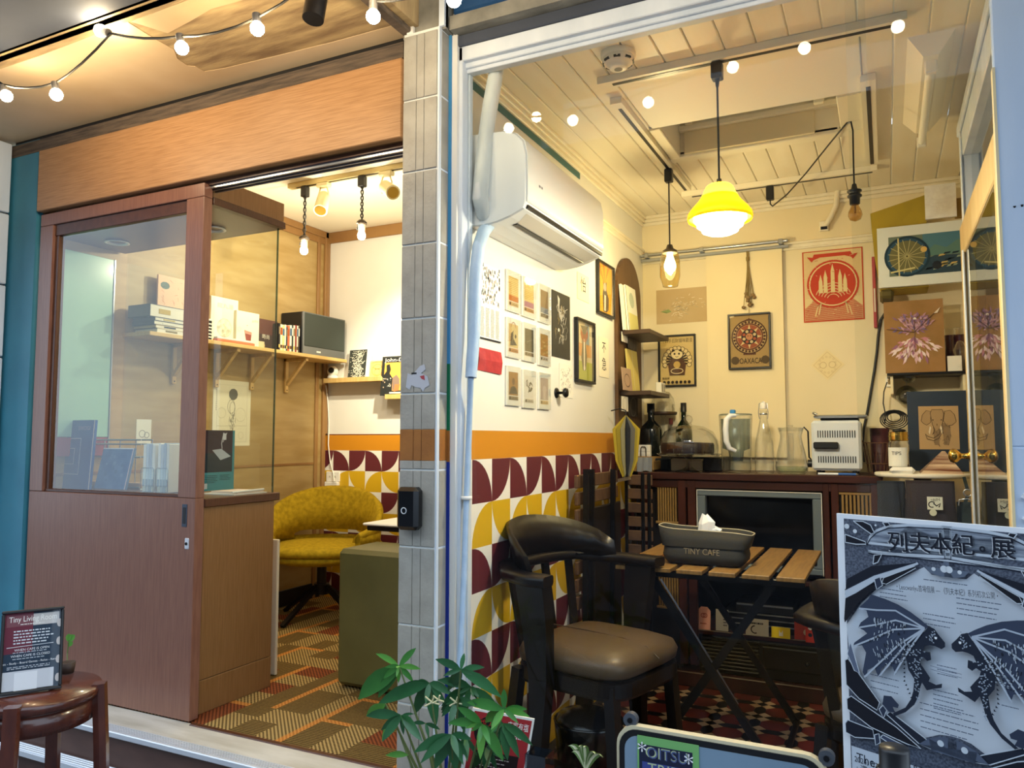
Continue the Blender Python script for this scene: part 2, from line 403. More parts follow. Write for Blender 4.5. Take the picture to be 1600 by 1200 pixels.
# --- lintel over the sliding door
struct('trim_5', MB().bbox(-3.385, 2.10, 1.012, -1.437, 2.135, 1.289, 'lintel_wood', .003), 'long orange-brown wooden lintel board over the sliding door')
struct('trim_6', MB().box(-3.6, 2.108, 1.291, -1.437, 2.14, 1.347, 'old_grey_wood').box(-3.6, 2.125, 1.347, -1.437, 2.15, 1.372, 'black_plastic'), 'weathered grey wood strip between lintel board and canopy')
b = MB(); b.box(-3.3, 2.14, .995, -1.437, 2.215, 1.012, 'booth_dark'); b.bbox(-3.3, 2.150, .984, -1.437, 2.156, 1.0, 'aluminium', .001); b.bbox(-3.3, 2.175, .984, -1.437, 2.181, 1.0, 'aluminium', .001); b.bbox(-3.3, 2.200, .984, -1.437, 2.206, 1.0, 'aluminium', .001)
struct('trim_7', b, 'metal double track for the sliding door under the lintel')
struct('wall_front', MB().box(-3.6, 2.14, 1.012, -1.41, 2.2, 1.6, 'ply_trim'), 'plywood backing above the sliding door')
# --- left end of the front
struct('wall_front.001', MB().box(-3.78, 2.11, ZST, -3.40, 2.16, 1.35, 'teal_paint').box(-3.64, 2.09, ZST, -3.61, 2.12, 1.35, 'mat_navy' if False else 'dark_beam'), 'teal painted strip of wall at the left end of the shop front')
b = MB()
for k in range(7): b.bbox(-4.4, 2.02, -.95 + k * .33, -3.58, 2.1, -.95 + k * .33 + .322, 'frame_white', .004)
struct('pillar', b, 'whitish tiled column at the left edge')

# --- tiled pillar between the shops
PXA, PXB, PY0, PY1 = -1.412, -1.269, 2.07, 2.132
rows = [62, 150, 262, 380, 495, 617, 672, 720, 735, 860, 985, 1110, 1260]
zs = [PY(684, y, PY0).z for y in rows[:5]] + [PY(684, 617, PY0).z]
TH = .25
b = MB(); b.box(PXA + .004, PY0 + .004, ZST, PXB - .004, PY1, 1.345, 'grout_white'); b.box(PXB - .006, PY0 + .002, ZST, PXB - .001, PY1, 1.345, 'frame_white')
pil = struct('pillar.001', b, 'grey ribbed tile pillar with an orange painted band between the two shops')
zb0, zb1 = PY(655, 720, PY0).z, PY(655, 671, PY0).z           # the painted orange band
ztop = 1.338; z = PY(655, 617, PY0).z; joints = []
h = PY(655, 381, PY0).z - PY(655, 497, PY0).z
z0 = PY(655, 497, PY0).z
k = -8
levels = sorted([z0 + i * h for i in range(-8, 6)])
levels = [l for l in levels if ZST < l < ztop]
levels = [ZST] + levels + [ztop]
def tile_piece(x0, x1, za, zb, m, side=False):
    t = MB(); g = .003
    if not side:
        w = x1 - x0; cuts = [x0 + g, x0 + w * .40, x0 + w * .62, x1 - g]
        for a, c in zip(cuts[:-1], cuts[1:]): t.bbox(a + .0007, PY0, za, c - .0007, PY0 + .008, zb, m, .0015)
    else:
        t.bbox(PXB - .004, PY0 + .016, za, PXB + .0005, PY1, zb, m, .0015)
    return t
for za, zb in zip(levels[:-1], levels[1:]):
    if zb - za < .02: continue
    segs = [(za + .003, zb - .003, 'tile_grey')]
    out = []
    for a, c, m in segs:
        cs = [a] + [q for q in (zb0, zb1) if a < q < c] + [c]
        for p, q in zip(cs[:-1], cs[1:]):
            if q - p > .004: out.append((p, q, 'tile_orange' if zb0 - .001 <= p and q <= zb1 + .001 else m))
    for a, c, m in out:
        part('tile', tile_piece(PXA, PXB - .006, a, c, m), pil); part('tile', tile_piece(0, 0, a, c, m, True), pil)
# blue / green edge strip, dark gap
b = MB()
for z0_, z1_, m_ in ((.24, 1.37, flat('3f86b8')), (.025, .24, flat('0f6a48')), (-.075, .025, 'tile_orange'), (-1.3, -.075, flat('1a2f86'))): b.box(-1.2685, 2.128, z0_, -1.2595, 2.2, z1_, m_)
b.box(-1.2595, 2.155, -1.3, -1.2415, 2.22, 1.37, 'black_plastic')
struct('trim_8', b, 'thin blue and green painted strip with a black gap beside the tiled pillar')
struct('wall_front.002', MB().box(-1.42, 2.085, 1.338, -1.255, 2.2, 1.64, 'concrete').box(-1.275, 2.075, 1.345, -1.255, 2.1, 1.64, 'frame_white').box(-1.40, 2.075, 1.345, -1.375, 2.1, 1.64, 'white_paint'), 'stained bare concrete above the tiled pillar')
# --- sign band above the right shop
b = MB(); b.box(-1.25, 2.13, 1.385, 1.4, 2.2, 2.0, 'blue_sign')
for k in range(8): b.bbox(-1.25, 2.118, 1.40 + k * .06, 1.4, 2.135, 1.40 + k * .06 + .045, 'blue_sign', .008)
sg = struct('wall_front.003', b, 'blue corrugated metal band above the shop window')
struct('trim_9', MB().box(-1.25, 2.10, 1.338, 1.4, 2.2, 1.385, 'concrete').bbox(-1.25, 2.14, 1.30, 1.4, 2.2, 1.338, 'dark_beam', .004), 'grey concrete ledge under the blue band')

# --- right shop window
b = MB()
b.bbox(-1.2475, 2.15, -1.3, -1.228, 2.19, 1.30, 'frame_white', .002); b.bbox(-1.236, 2.19, -1.3, -1.222, 2.212, 1.29, 'frame_white', .002)
b.bbox(-1.248, 2.15, 1.252, .28, 2.19, 1.302, 'frame_white', .003); b.bbox(-1.236, 2.17, 1.235, .28, 2.20, 1.255, 'frame_white', .003); b.bbox(-1.236, 2.18, 1.222, .28, 2.21, 1.238, 'frame_white', .002)
b.bbox(-1.248, 2.15, -1.30, .28, 2.2, -1.22, 'frame_white', .003)
win = struct('window_1', b, 'white framed shop window with two glass panes in front of the small cafe')
xs = PY(1368, 500, 2.185).x
g = MB(); g.add([(-1.228, 2.182, -1.22), (xs, 2.182, -1.22), (xs, 2.182, 1.25), (-1.228, 2.182, 1.25)], [(0, 1, 2, 3)], GLASS); part('pane', g, win)
g = MB(); g.add([(xs - .05, 2.196, -1.22), (.27, 2.196, -1.22), (.27, 2.196, 1.25), (xs - .05, 2.196, 1.25)], [(0, 1, 2, 3)], GLASS); part('pane', g, win)
# --- right post with moulded lower panel
xa, xb = PY(1548, 15, 2.14).x, .45
b = MB(); b.bbox(xa, 2.14, -.02, xb, 2.165, 1.36, 'frame_blue', .003); b.bbox(xa, 2.14, -1.3, xb, 2.165, -.02, 'frame_blue', .003)
b.box(xa - .003, 2.138, -1.3, xa + .003, 2.166, .90, flat('d8c9a0'))
po = struct('trim_10', b, 'pale blue painted post with slanting mouldings at the right edge')
for k in range(3):
    q = MB(); q.bar(Vector((xa + .02, 2.136, -.14 - k * .05)), Vector((xb, 2.136, .06 - k * .05 + .05)), .012, .014, 'frame_white', (0, -1, 0)); part('moulding', q, po)
q = MB()
for dx in (.03, .045, .06, .075): q.cyl((xa + dx, 2.1395, .55 + dx * .1), (xa + dx, 2.142, .55), .003, 'black_metal', n=8)
part('nail_hole', q, po)
q = MB(); q.bbox(xa + .018, 2.135, 1.19, xa + .05, 2.14, 1.26, 'white_paint', .002); part('paint_patch', q, po)

struct('wall_front.004', MB().box(.45, 2.15, ZST, 1.4, 2.2, 1.37, 'frame_white'), 'pale front wall to the right of the blue post')
# --- left room shell
b = MB(); b.box(XL - .1, 2.15, ZFL - .05, XL, YBL + .1, ZCL, 'plywood')
wl = struct('wall_left', b, 'plywood panelled side wall of the living room with the bookshelf')
t = MB(); t.bbox(XL, 2.2, ZCL - .09, XL + .012, YBL, ZCL - .045, 'ply_trim', .003); t.bbox(XL, 2.2, ZCL - .045, XL + .02, YBL, ZCL, 'ply_trim', .004); part('crown_trim', t, wl)
t = MB(); t.bbox(XL, YBL - .12, ZFL, XL + .014, YBL - .09, ZCL, 'ply_trim', .003); t.bbox(XL, YBL - .05, ZFL, XL + .02, YBL - .02, ZCL, 'ply_trim', .003); part('corner_trim', t, wl)
t = MB(); t.bbox(XL, 2.2, -.175, XL + .004, YBL - .12, -.160, 'ply_trim', .001); part('joint_trim', t, wl)
struct('baseboard_left', MB().bbox(XL, 2.6, ZFL, XL + .012, YBL, ZFL + .1, 'black_plastic', .003), 'black baseboard along the plywood wall')
b = MB(); b.box(XL, YBL, ZFL - .05, -1.44, YBL + .1, ZCL, 'white_paint')
wbl = struct('wall_back', b, 'white back wall of the living room with orange band and leaf pattern')
S = Sheet((XL, YBL - .0005, 0), (1, 0, 0), (0, 0, 1), 2, 1)
S.rect(0, -.081, 2.03, .022, flat_or); S.line([(0, .026), (2.03, .026)], .006, '7a3b1a'); S.rect(0, ZFL, 2.03, -.081, flat_wh)
def leaf(S, x, y, w, h, corner, m):
    P = {'BL': [(x, y)] + [(x + w * math.cos(a), y + h * math.sin(a)) for a in A9], 'TL': [(x, y + h)] + [(x + w * math.cos(a), y + h - h * math.sin(a)) for a in A9],
         'TR': [(x + w, y + h)] + [(x + w - w * math.cos(a), y + h - h * math.sin(a)) for a in A9], 'BR': [(x + w, y)] + [(x + w - w * math.cos(a), y + h * math.sin(a)) for a in A9]}[corner]
    S.poly(P, m, True)
A9 = [math.pi / 2 * i / 9 for i in range(10)]
def leaf_wall(S, x0, ztop, w, h, ncol, nrow, phase):
    S.lift()
    for r in range(nrow):
        for c in range(ncol):
            k = (c + phase) % 2
            if r % 2 == 0: leaf(S, x0 + c * w, ztop - (r + 1) * h, w, h, ('BL', 'TL')[k], flat_ma)
            else: leaf(S, x0 + c * w, ztop - (r + 1) * h, w, h, ('BR', 'TR')[k], flat_ye)
leaf_wall(S, -3.397 - XL - .1333 * 1, -.0815, .1333, .1365, 13, 8, 1)
o = bpy.data.objects.new('wallpaper', S.mb.mesh('wallpaper')); COL.objects.link(o); o.matrix_world = S.M; o.parent = wbl
t = MB(); t.bbox(XL, YBL - .02, ZCL - .075, -1.44, YBL, ZCL, 'ply_trim', .004); part('crown_trim', t, wbl)
t = MB(); t.bbox(XL, YBL - .018, .03, XL + .02, YBL, ZCL, 'ply_trim', .003); part('corner_trim', t, wbl)
struct('ceiling.002', MB().box(XL - .1, 2.14, ZCL, -1.44, YBL + .1, ZCL + .05, 'ceiling_white'), 'white ceiling of the living room')
# carpet of patterned tiles
def weave(name, a, c, sc, stripe=False):
    m = mat(name, a, .95, spec=.1); nt = m.node_tree; bs = nt.nodes['Principled BSDF']
    tc = nt.nodes.new('ShaderNodeTexCoord')
    if stripe:
        w = nt.nodes.new('ShaderNodeTexWave'); w.bands_direction = 'Y'; w.inputs['Scale'].default_value = sc; w.inputs['Distortion'].default_value = 1.5; w.inputs['Detail Scale'].default_value = 8
    else: w = nt.nodes.new('ShaderNodeTexChecker'); w.inputs['Scale'].default_value = sc
    nt.links.new(tc.outputs['Object'], w.inputs['Vector'])
    mx = nt.nodes.new('ShaderNodeMix'); mx.data_type = 'RGBA'; mx.inputs[6].default_value = lin(a); mx.inputs[7].default_value = lin(c)
    nt.links.new(w.outputs['Fac'], mx.inputs[0]); nt.links.new(mx.outputs[2], bs.inputs['Base Color'])
    bp = nt.nodes.new('ShaderNodeBump'); bp.inputs['Strength'].default_value = .6; bp.inputs['Distance'].default_value = .003
    nt.links.new(w.outputs['Fac'], bp.inputs['Height']); bp.invert = True; nt.links.new(bp.outputs[0], bs.inputs['Normal'])
weave('carpet_tan', 'c0a266', '4a381e', 110); weave('carpet_brown', '8a7040', '3f3018', 26, True); weave('carpet_red', '96532f', '4c2a1c', 110); weave('carpet_orange', 'd08f48', 'a86a30', 110)
b = MB(); b.box(XL, 2.13, ZFL - .05, -1.44, YBL, ZFL - .004, 'carpet_brown')
fl = struct('floor.001', b, 'patterned carpet tiles in tan, brown and orange in the living room')
q = random.Random(5); ts = .25; cell = {}
for i in range(9):
    for j in range(9):
        x0, y0 = -1.44 - (i + 1) * ts, 2.135 + j * ts
        if x0 + ts < -3.0 and y0 < 2.7: continue
        t = MB(); g = .0008; z0, z1 = ZFL - .004, ZFL
        x1, y1 = x0 + ts - g, min(y0 + ts, YBL) - g
        if y1 <= y0 + .02: continue
        a, c = x0 + ts * q.choice((.4, .5, .6)), y0 + (y1 - y0) * q.choice((.4, .5, .6)); bw = .028
        cols = ['carpet_tan', 'carpet_brown', 'carpet_tan', 'carpet_red', 'carpet_brown']; q.shuffle(cols)
        if q.random() < .5:
            t.box(x0, y0, z0, a, y1 - bw, z1, cols[0]); t.box(a, y0, z0, x1, c, z1, cols[1]); t.box(a, c, z0, x1, y1, z1, cols[2]); t.box(x0, y1 - bw, z0, a, y1, z1, 'carpet_orange')
        else:
            t.box(x0, y0, z0, a, c, z1, cols[0]); t.box(x0, c, z0, a, y1, z1, cols[1]); t.box(a, y0, z0, x1 - bw, y1, z1, cols[2]); t.box(x1 - bw, y0, z0, x1, y1, z1, 'carpet_orange')
        part('carpet_tile', t, fl)
struct('trim_11', MB().bbox(-2.36, 2.105, ZFL - .03, -1.41, 2.135, ZFL + .004, 'booth_dark', .006), 'brown edge bar between stone threshold and carpet')

# --- wall between the rooms = left wall of the cafe
b = MB(); b.box(-1.44, 2.135, ZST, XW, YB + .1, 1.6, 'white_paint')
wr = struct('wall_left.001', b, 'white left wall of the small cafe with orange band and maroon and yellow leaf pattern')
S = Sheet((XW + .0004, 0, 0), (0, 1, 0), (0, 0, 1), 1, 1)
S.rect(2.2, -.0705, YB, .027, flat_or); S.rect(2.2, ZF, YB, -.0705, flat_wh)
leaf_wall(S, 2.246, -.0708, .1432, .147, 14, 8, 0)
o = bpy.data.objects.new('wallpaper', S.mb.mesh('wallpaper')); COL.objects.link(o); o.matrix_world = S.M; o.parent = wr
t = MB()
for (d, z0, z1) in ((.034, ZC - .018, ZC), (.024, ZC - .036, ZC - .018), (.012, ZC - .055, ZC - .036)): t.bbox(XW, 2.2, z0, XW + d, YB, z1, 'plank_paint', .003)
part('cornice', t, wr)
a, c = PX(737, 112, XW), PX(905, 267, XW)
t = MB(); t.box(XW, 2.2, 1.195, XW + .004, c.y, 1.222, 'teal_line'); part('painted_line', t, wr)
t = MB()
for d, z0, z1 in ((.018, 1.075, 1.088), (.010, 1.055, 1.075), (.016, 1.043, 1.055)): t.bbox(XW, 3.05, z0, XW + d, YB, z1, 'plank_paint', .003)
part('picture_rail', t, wr)
# --- back wall
b = MB(); b.box(-1.30, YB, ZST, .75, YB + .1, 1.6, 'cream_paint')
wb = struct('wall_back.001', b, 'cream back wall of the small cafe')
t = MB()
for (d, z0, z1) in ((.034, ZC - .018, ZC), (.024, ZC - .036, ZC - .018), (.012, ZC - .055, ZC - .036)): t.bbox(XW, YB - d, z0, .7, YB, z1, 'plank_paint', .003)
part('cornice', t, wb)
t = MB()
for d, z0, z1 in ((.018, 1.03, 1.042), (.010, 1.01, 1.03), (.016, 1.0, 1.01)): t.bbox(XW, YB - d, z0, .7, YB, z1, 'plank_paint', .003)
part('picture_rail', t, wb)
# --- plank ceiling with an open hatch
HX0, HX1, HY0, HY1 = -.80, -.13, 3.03, 3.39
b = MB(); b.box(-1.3, 2.2, ZC + .35, .75, YB, ZC + .4, 'plank_paint')
ce = struct('ceiling.003', b, 'cream plank ceiling of the small cafe with a square hatch')
x = XW
while x < .70:
    x1 = min(x + .1, .70)
    spans = [(2.2, HY0), (HY1, YB)] if (x1 > HX0 and x < HX1) else [(2.2, YB)]
    for y0, y1 in spans:
        t = MB(); t.bbox(x + .0012, y0, ZC, x1 - .0012, y1, ZC + .016, 'plank_paint', .0035); part('plank', t, ce)
    x += .1
t = MB()
t.box(HX0 - .03, HY1, ZC - .004, HX1 + .03, HY1 + .02, ZC + .3, 'ceiling_white'); t.box(HX0 - .02, HY0, ZC, HX0, HY1, ZC + .3, 'ceiling_white'); t.box(HX1, HY0, ZC, HX1 + .02, HY1, ZC + .3, 'ceiling_white')
t.bbox(HX0, HY1 - .03, ZC + .10, HX1, HY1, ZC + .125, 'ceiling_white', .003); t.bbox(HX0, HY1 - .022, ZC + .17, HX1, HY1, ZC + .19, 'ceiling_white', .003); t.bbox(HX0 + .02, HY1 - .012, ZC, HX1 - .1, HY1, ZC + .10, 'cream_paint', .002)
t.bbox(HX0 + .03, HY1 - .04, ZC + .12, HX0 + .06, HY1 - .01, ZC + .2, 'ceiling_white', .003); t.bbox(HX1 - .1, HY1 - .05, ZC + .11, HX1 - .06, HY1 - .02, ZC + .2, 'ceiling_white', .003)
part('hatch_lining', t, ce)
t = MB(); t.bbox(-.83, 2.60, ZC - .006, -.04, HY0, ZC, 'ceiling_white', .002); part('hatch_board', t, ce)
t = MB(); t.bbox(-.90, HY1 + .0, ZC - .012, -.03, HY1 + .06, ZC, 'ceiling_white', .004); t.bbox(-.845, HY0, ZC - .012, HX0, HY1, ZC, 'ceiling_white', .003); t.bbox(HX1, HY0, ZC - .012, -.035, HY1, ZC, 'ceiling_white', .003); part('hatch_trim', t, ce)
# --- right wall: white frame, transom pane, beige glazed door
XR = .30
b = MB()
b.bbox(XR, 2.26, 1.10, XR + .06, 3.44, ZC, 'frame_white', .004); b.bbox(XR, 3.40, -1.2, XR + .06, 3.47, ZC, 'frame_white', .004); b.bbox(XR - .012, 2.26, 1.19, XR, 3.45, 1.23, 'frame_white', .004); b.bbox(XR - .008, 3.39, -1.2, XR, 3.42, 1.2, 'frame_white', .003)
b.bbox(XR, 2.26, .815, XR + .06, 3.40, .87, flat('d8bd8c'), .004); b.box(XR + .5, 2.2, ZF, XR + .55, 3.47, ZC, 'dark_beam'); b.box(XR + .06, 3.44, ZF, .75, 3.5, ZC, 'white_paint'); b.box(.70, 3.5, ZST, .78, YB + .1, ZC + .1, 'cream_paint')  # dark sheet behind the door glass stands in for the unlit room beyond
wrt = struct('wall_right', b, 'white framed side wall with transom glass on the right of the cafe')
g = MB(); g.add([(XR + .03, 2.26, .87), (XR + .03, 3.40, .87), (XR + .03, 3.40, 1.10), (XR + .03, 2.26, 1.10)], [(0, 1, 2, 3)], GLASS); part('pane', g, wrt)
mat('beige_wood', 'd6ba86', .45, var='c8a970', var_scale=6, stretch=(2, 2, .4)); mat('stile_edge', 'c4a05c', .35, .2, var='a67c3c', var_scale=5, stretch=(3, 3, .5))
b = MB(); b.bbox(XR - .02, 3.27, -1.17, XR + .02, 3.39, .81, 'beige_wood', .004); b.bbox(XR - .02, 2.28, -1.17, XR + .02, 2.38, .81, 'beige_wood', .004); b.bbox(XR - .02, 2.38, .69, XR + .02, 3.27, .81, 'beige_wood', .004); b.bbox(XR - .02, 2.38, -1.17, XR + .02, 3.27, -.9, 'beige_wood', .004)
b.bbox(XR - .026, 3.262, -.9, XR - .018, 3.277, .70, 'alu_white', .002)
dr = struct('door_2', b, 'beige wooden glazed door with brass knob in the right wall of the cafe')
g = MB(); g.add([(XR - .015, 2.38, -.9), (XR - .015, 3.27, -.9), (XR - .015, 3.27, .69), (XR - .015, 2.38, .69)], [(3, 2, 1, 0)], glass('door_glass', 'dfe6e2', .12)); part('glass', g, dr)
kp = Vector((XR - .02, 3.31, -.065)); k = MB(); Mk = Matrix.Translation(kp) @ Matrix.Rotation(-math.pi / 2, 4, 'Y')
k.lathe([(.0, 0), (.026, 0), (.026, .004), (.012, .008), (.009, .03), (.014, .036), (.024, .046), (.027, .058), (.022, .068), (.010, .074), (0, .075)], 'brass', n=20, M=Mk); part('knob', k, dr)
# --- mosaic floor of the cafe: red octagons, black hexagons, cream corners
for n_, h_ in (('tile_red', '6e2a22'), ('tile_black', '18171a'), ('tile_cream', 'b99a78')): mat(n_, h_, .32, var=None, bump=.05)
b = MB(); b.box(XW, 2.2, ZF - .12, .75, YB, ZF - .006, mat('grout_dark', '3a322c', .9))
ft = struct('floor.003', b, 'mosaic floor of red octagon, black hexagon and cream tiles in the small cafe')
s_ = .165; e = .02
shapes = {'octagon': ([(.36, -.16), (.36, .16), (.16, .36), (-.16, .36), (-.36, .16), (-.36, -.16), (-.16, -.36), (.16, -.36)], 'tile_red'),
          'hexagon': ([(-.16, -.14), (.16, -.14), (.34, 0), (.16, .14), (-.16, .14), (-.34, 0)], 'tile_black'),
          'diamond': ([(.16, 0), (0, .16), (-.16, 0), (0, -.16)], 'tile_black'),
          'corner': ([(.16, .36), (.36, .16), (.5, .34), (.34, .5)], 'tile_cream')}
tm = {}
for kx, (P, m) in shapes.items():
    cx, cy = sum(p[0] for p in P) / len(P), sum(p[1] for p in P) / len(P)
    P = [((cx + (p[0] - cx) * .965) * s_, (cy + (p[1] - cy) * .965) * s_) for p in P]
    mb = MB(); mb.prism(P, -.006, 0, m); tm[kx] = (mb.mesh('tile_' + kx), P, m)
rest = MB(); inview = 0
def proj(v):
    d = v.dot(_fw); return 800 + F * v.dot(_rt) / d, 600 - F * v.dot(_up) / d
for i in range(12):
    for j in range(13):
        cx, cy = XW + .04 + (i + .5) * s_, 2.22 + (j + .5) * s_
        for kx, dx, dy, rot in [('octagon', 0, 0, 0), ('hexagon', 0, .5, 0), ('hexagon', .5, 0, 90), ('diamond', .5, .5, 0)] + [('corner', 0, 0, r) for r in (0, 90, 180, 270)]:
            Mt = Matrix.Translation((cx + dx * s_, cy + dy * s_, ZF)) @ Matrix.Rotation(math.radians(rot), 4, 'Z')
            px, py = proj(Mt @ Vector((.3 * s_ if kx == 'corner' else 0, .3 * s_ if kx == 'corner' else 0, 0)))
            if 975 < px < 1325 and 1035 < py < 1195 and cx < .5 and inview < 300: piece('tile', tm[kx][0], ft, Mt); inview += 1
            elif cx < .66 and cy < YB - .1: rest.prism(tm[kx][1], -.006, 0, tm[kx][2], Mt)
o = part('far_tiles', rest, ft); o['kind'] = 'stuff'
# mint glass board hung on the plywood wall behind the display counter
a, c = PX(95, 420, XL + .02), PX(172, 680, XL + .02)
mat('mint', 'a3d0bf', .25, coat=.4)
# ================================================================== LEFT SHOP: sliding door, display counter, living room
ink, cream = '23252b', 'efe6cc'
# --- door_1
DY0, DY1 = 2.12, 2.163
dx1, dx0 = PY(319, 300, DY0).x, PY(64, 345, DY0).x
dzt, dzb = 1.0, ZFL + .006
dj = PY(303, 779, DY0).z; dr_ = PY(288, 331, DY0).z; dst = PY(286, 500, DY0).x; dsl = PY(77, 500, DY0).x
b = MB(); b.bbox(dx0, DY0, dzb, dx1, DY1, dj, 'door_wood', .002)
b.bbox(dst, DY0, dj + .001, dx1, DY1, dzt - .055, 'door_wood', .002); b.bbox(dx0, DY0, dj + .001, dsl, DY1, dzt - .055, 'door_wood', .002); b.bbox(dx0, DY0, dzt - .054, dx1, DY1, dzt, 'door_wood', .002)
door1 = struct('door_1', b, 'wooden sliding door with large glass pane and solid lower panel')
t = MB(); t.bbox(dsl, DY0 + .010, dr_, dst, DY1, dzt - .054, 'booth_dark', .002); t.bbox(dsl, DY0 + .012, dj, dsl + .026, DY1, dr_, 'booth_dark', .002); t.bbox(dst - .012, DY0 + .012, dj, dst, DY1, dr_, 'booth_dark', .002); t.bbox(dsl, DY0 + .010, dj, dst, DY1, dj + .012, 'booth_dark', .002); part('glazing_bead', t, door1)
g = MB(); g.add([(dsl + .02, 2.142, dj + .012), (dst - .012, 2.142, dj + .012), (dst - .012, 2.142, dr_), (dsl + .02, 2.142, dr_)], [(0, 1, 2, 3)], glass('door_pane', 'eef5f2', .05)); part('glass', g, door1)
a, c = PY(284, 823, DY0), PY(293, 788, DY0)
t = MB(); t.bbox(a.x, DY0 - .002, a.z, c.x, DY0 + .004, c.z, mat('grey_metal', '4f5764', .4, .6), .001); t.box(a.x + .006, DY0 - .003, a.z + .012, c.x - .006, DY0 - .0015, c.z - .012, 'black_plastic'); part('pull_handle', t, door1)
a, c = PY(288.5, 858, DY0), PY(295.5, 841, DY0)
t = MB(); t.bbox(a.x, DY0 - .003, a.z, c.x, DY0 + .003, c.z, 'alu_white', .004); t.cyl((.5 * (a.x + c.x), DY0 - .005, .5 * (a.z + c.z)), (.5 * (a.x + c.x), DY0, .5 * (a.z + c.z)), .006, 'black_metal'); part('lock', t, door1)

# --- display counter with glass case and overhead box
BX, BY0, BY1, BZ = -2.41, 2.19, 2.585, -.235
t0 = thing('display_counter', 'brown wooden counter with dark top and glass screen behind the sliding door', 'counter', (-2.9, 2.4, ZFL))
part('body', MB().bbox(-3.40, BY0 + .01, ZFL + .128, BX, BY1, BZ - .034, 'booth_wood', .002), t0)
part('plinth', MB().bbox(-3.40, BY0 + .01, ZFL, BX + .001, BY1, ZFL + .126, 'booth_wood', .002), t0)
part('counter_top', MB().bbox(-3.45, BY0, BZ - .034, BX + .014, BY1 + .02, BZ, 'booth_dark', .003), t0)
g = MB(); g.add([(BX, BY0 + .02, BZ), (BX, BY1 - .015, BZ), (BX, BY1 - .015, .935), (BX, BY0 + .02, .935)], [(0, 1, 2, 3)], GLASS_TINT); part('side_glass', g, t0)
g = MB(); g.add([(-3.40, BY1 - .01, BZ), (BX - .004, BY1 - .01, BZ), (BX - .004, BY1 - .01, .935), (-3.40, BY1 - .01, .935)], [(0, 1, 2, 3)], GLASS_TINT); part('rear_glass', g, t0)
g = MB(); g.box(BX - .006, BY1 - .013, BZ, BX, BY1 - .007, .935, glass('glass_edge', '8fa892', .1)); part('glass_edge', g, t0)
t1 = thing('overhead_box', 'brown wooden box hung over the display counter with downlights underneath', 'soffit box', (-2.9, 2.4, .94))
part('fascia', MB().bbox(-3.45, BY0, .965, BX + .012, BY1 + .01, 1.05, 'booth_wood', .002), t1)
part('underside', MB().bbox(-3.45, BY0, .935, BX + .018, BY1 + .016, .965, 'booth_dark', .002), t1)
for (x, y) in ((183, 378), (333, 357)):
    c = PZ(x, y, .934); l = MB(); l.lathe([(.036, .004), (.052, .0), (.056, -.006), (.05, -.008), (.04, -.002), (.034, .02), (0, .02)], 'alu_white', c, 20); d = part('downlight', l, t1)
    l = MB(); l.lathe([(.03, .012), (0, .010)], glow('downlight_lamp', 'ffe9c0', 1.6, False), c, 16); sub('lamp', l, d)

# --- things on the counter, behind the glass
def lean_sheet(px0, yt, yb, px1, Y, m, t, lean=0.): 
    S = sheet_back(px0, yt, yb, px1, Y); 
    if lean: S.v = Vector((0, math.sin(lean), math.cos(lean))); S.__init__(S.o, S.u, S.v, S.w, S.h / math.cos(lean))
    return S.base(m, t, -t)
S = lean_sheet(78, 657, 766, 141, 2.33, mat('album_blue', '1f5aa0', .3, var='1a4d8c', var_scale=4), .012, .06)
S.o.z = BZ
w, h = S.w, S.h
for (x0, y0, x1, y1, tk) in ((.14, .24, .68, .74, .006), (.30, .38, .54, .60, .005)): S.line([(x0 * w, y0 * h), (x1 * w, y0 * h), (x1 * w, y1 * h), (x0 * w, y1 * h)], tk, 'b9c6dd', close=True)
S.text('SWOGI', w * .74, h * .86, .026, 'a9a6c8'); S.line([(w - .004, 0), (w - .004, h)], .006, 'e3dce0')
q = random.Random(3)
for i in range(16): x, y = q.uniform(.02, .95) * w, q.uniform(.2, .6) * h; S.line([(x, y), (x + q.uniform(-.015, .015), y + q.uniform(.004, .02))], .0012, '7f9cbf')
S.done('album', 'tall dark blue album with nested white squares and faint title behind the glass', 'book')
S = lean_sheet(147, 700, 763, 196, 2.34, mat('album_dark', '3f6a9c', .3, var='5a80ad', var_scale=16), .012, .22); S.o.z = BZ
S.rect(S.w - .006, 0, S.w, S.h, 'd8c4c8'); S.rect(0, S.h - .005, S.w, S.h, 'd9dde4')
q = random.Random(8)
for i in range(14): S.disc(q.uniform(.2, .8) * S.w, q.uniform(.2, .85) * S.h, q.uniform(.004, .012), ('6f8fb4', '56789f')[i % 2], 7)
S.done('small_album', 'small slate blue album leaning back beside the tall blue album', 'book')
t2 = thing('wire_organizer', 'chrome wire organizer tray standing behind the slate blue album', 'organizer', (PY(190, 763, 2.5).x, 2.5, BZ))
o0, o1 = PY(140, 700, 2.5), PY(236, 758, 2.5)
b = MB()
for z in (o0.z + .04, o0.z + .02, o0.z - .04, BZ + .01): b.cyl((o0.x, 2.5, z), (o1.x, 2.5, z), .004, 'aluminium', n=8); b.cyl((o0.x, 2.44, z), (o1.x, 2.44, z), .004, 'aluminium', n=8)
for i in range(5):
    x = o0.x + (o1.x - o0.x) * i / 4; b.cyl((x, 2.5, BZ), (x, 2.5, o0.z + .04), .003, 'aluminium', n=6); b.cyl((x, 2.44, BZ), (x, 2.5, BZ + .01), .003, 'aluminium', n=6)
part('wires', b, t2); part('papers', MB().bbox(o0.x + .08, 2.45, BZ + .003, o1.x - .01, 2.49, BZ + .03, flat('d8b49a'), .003), t2)
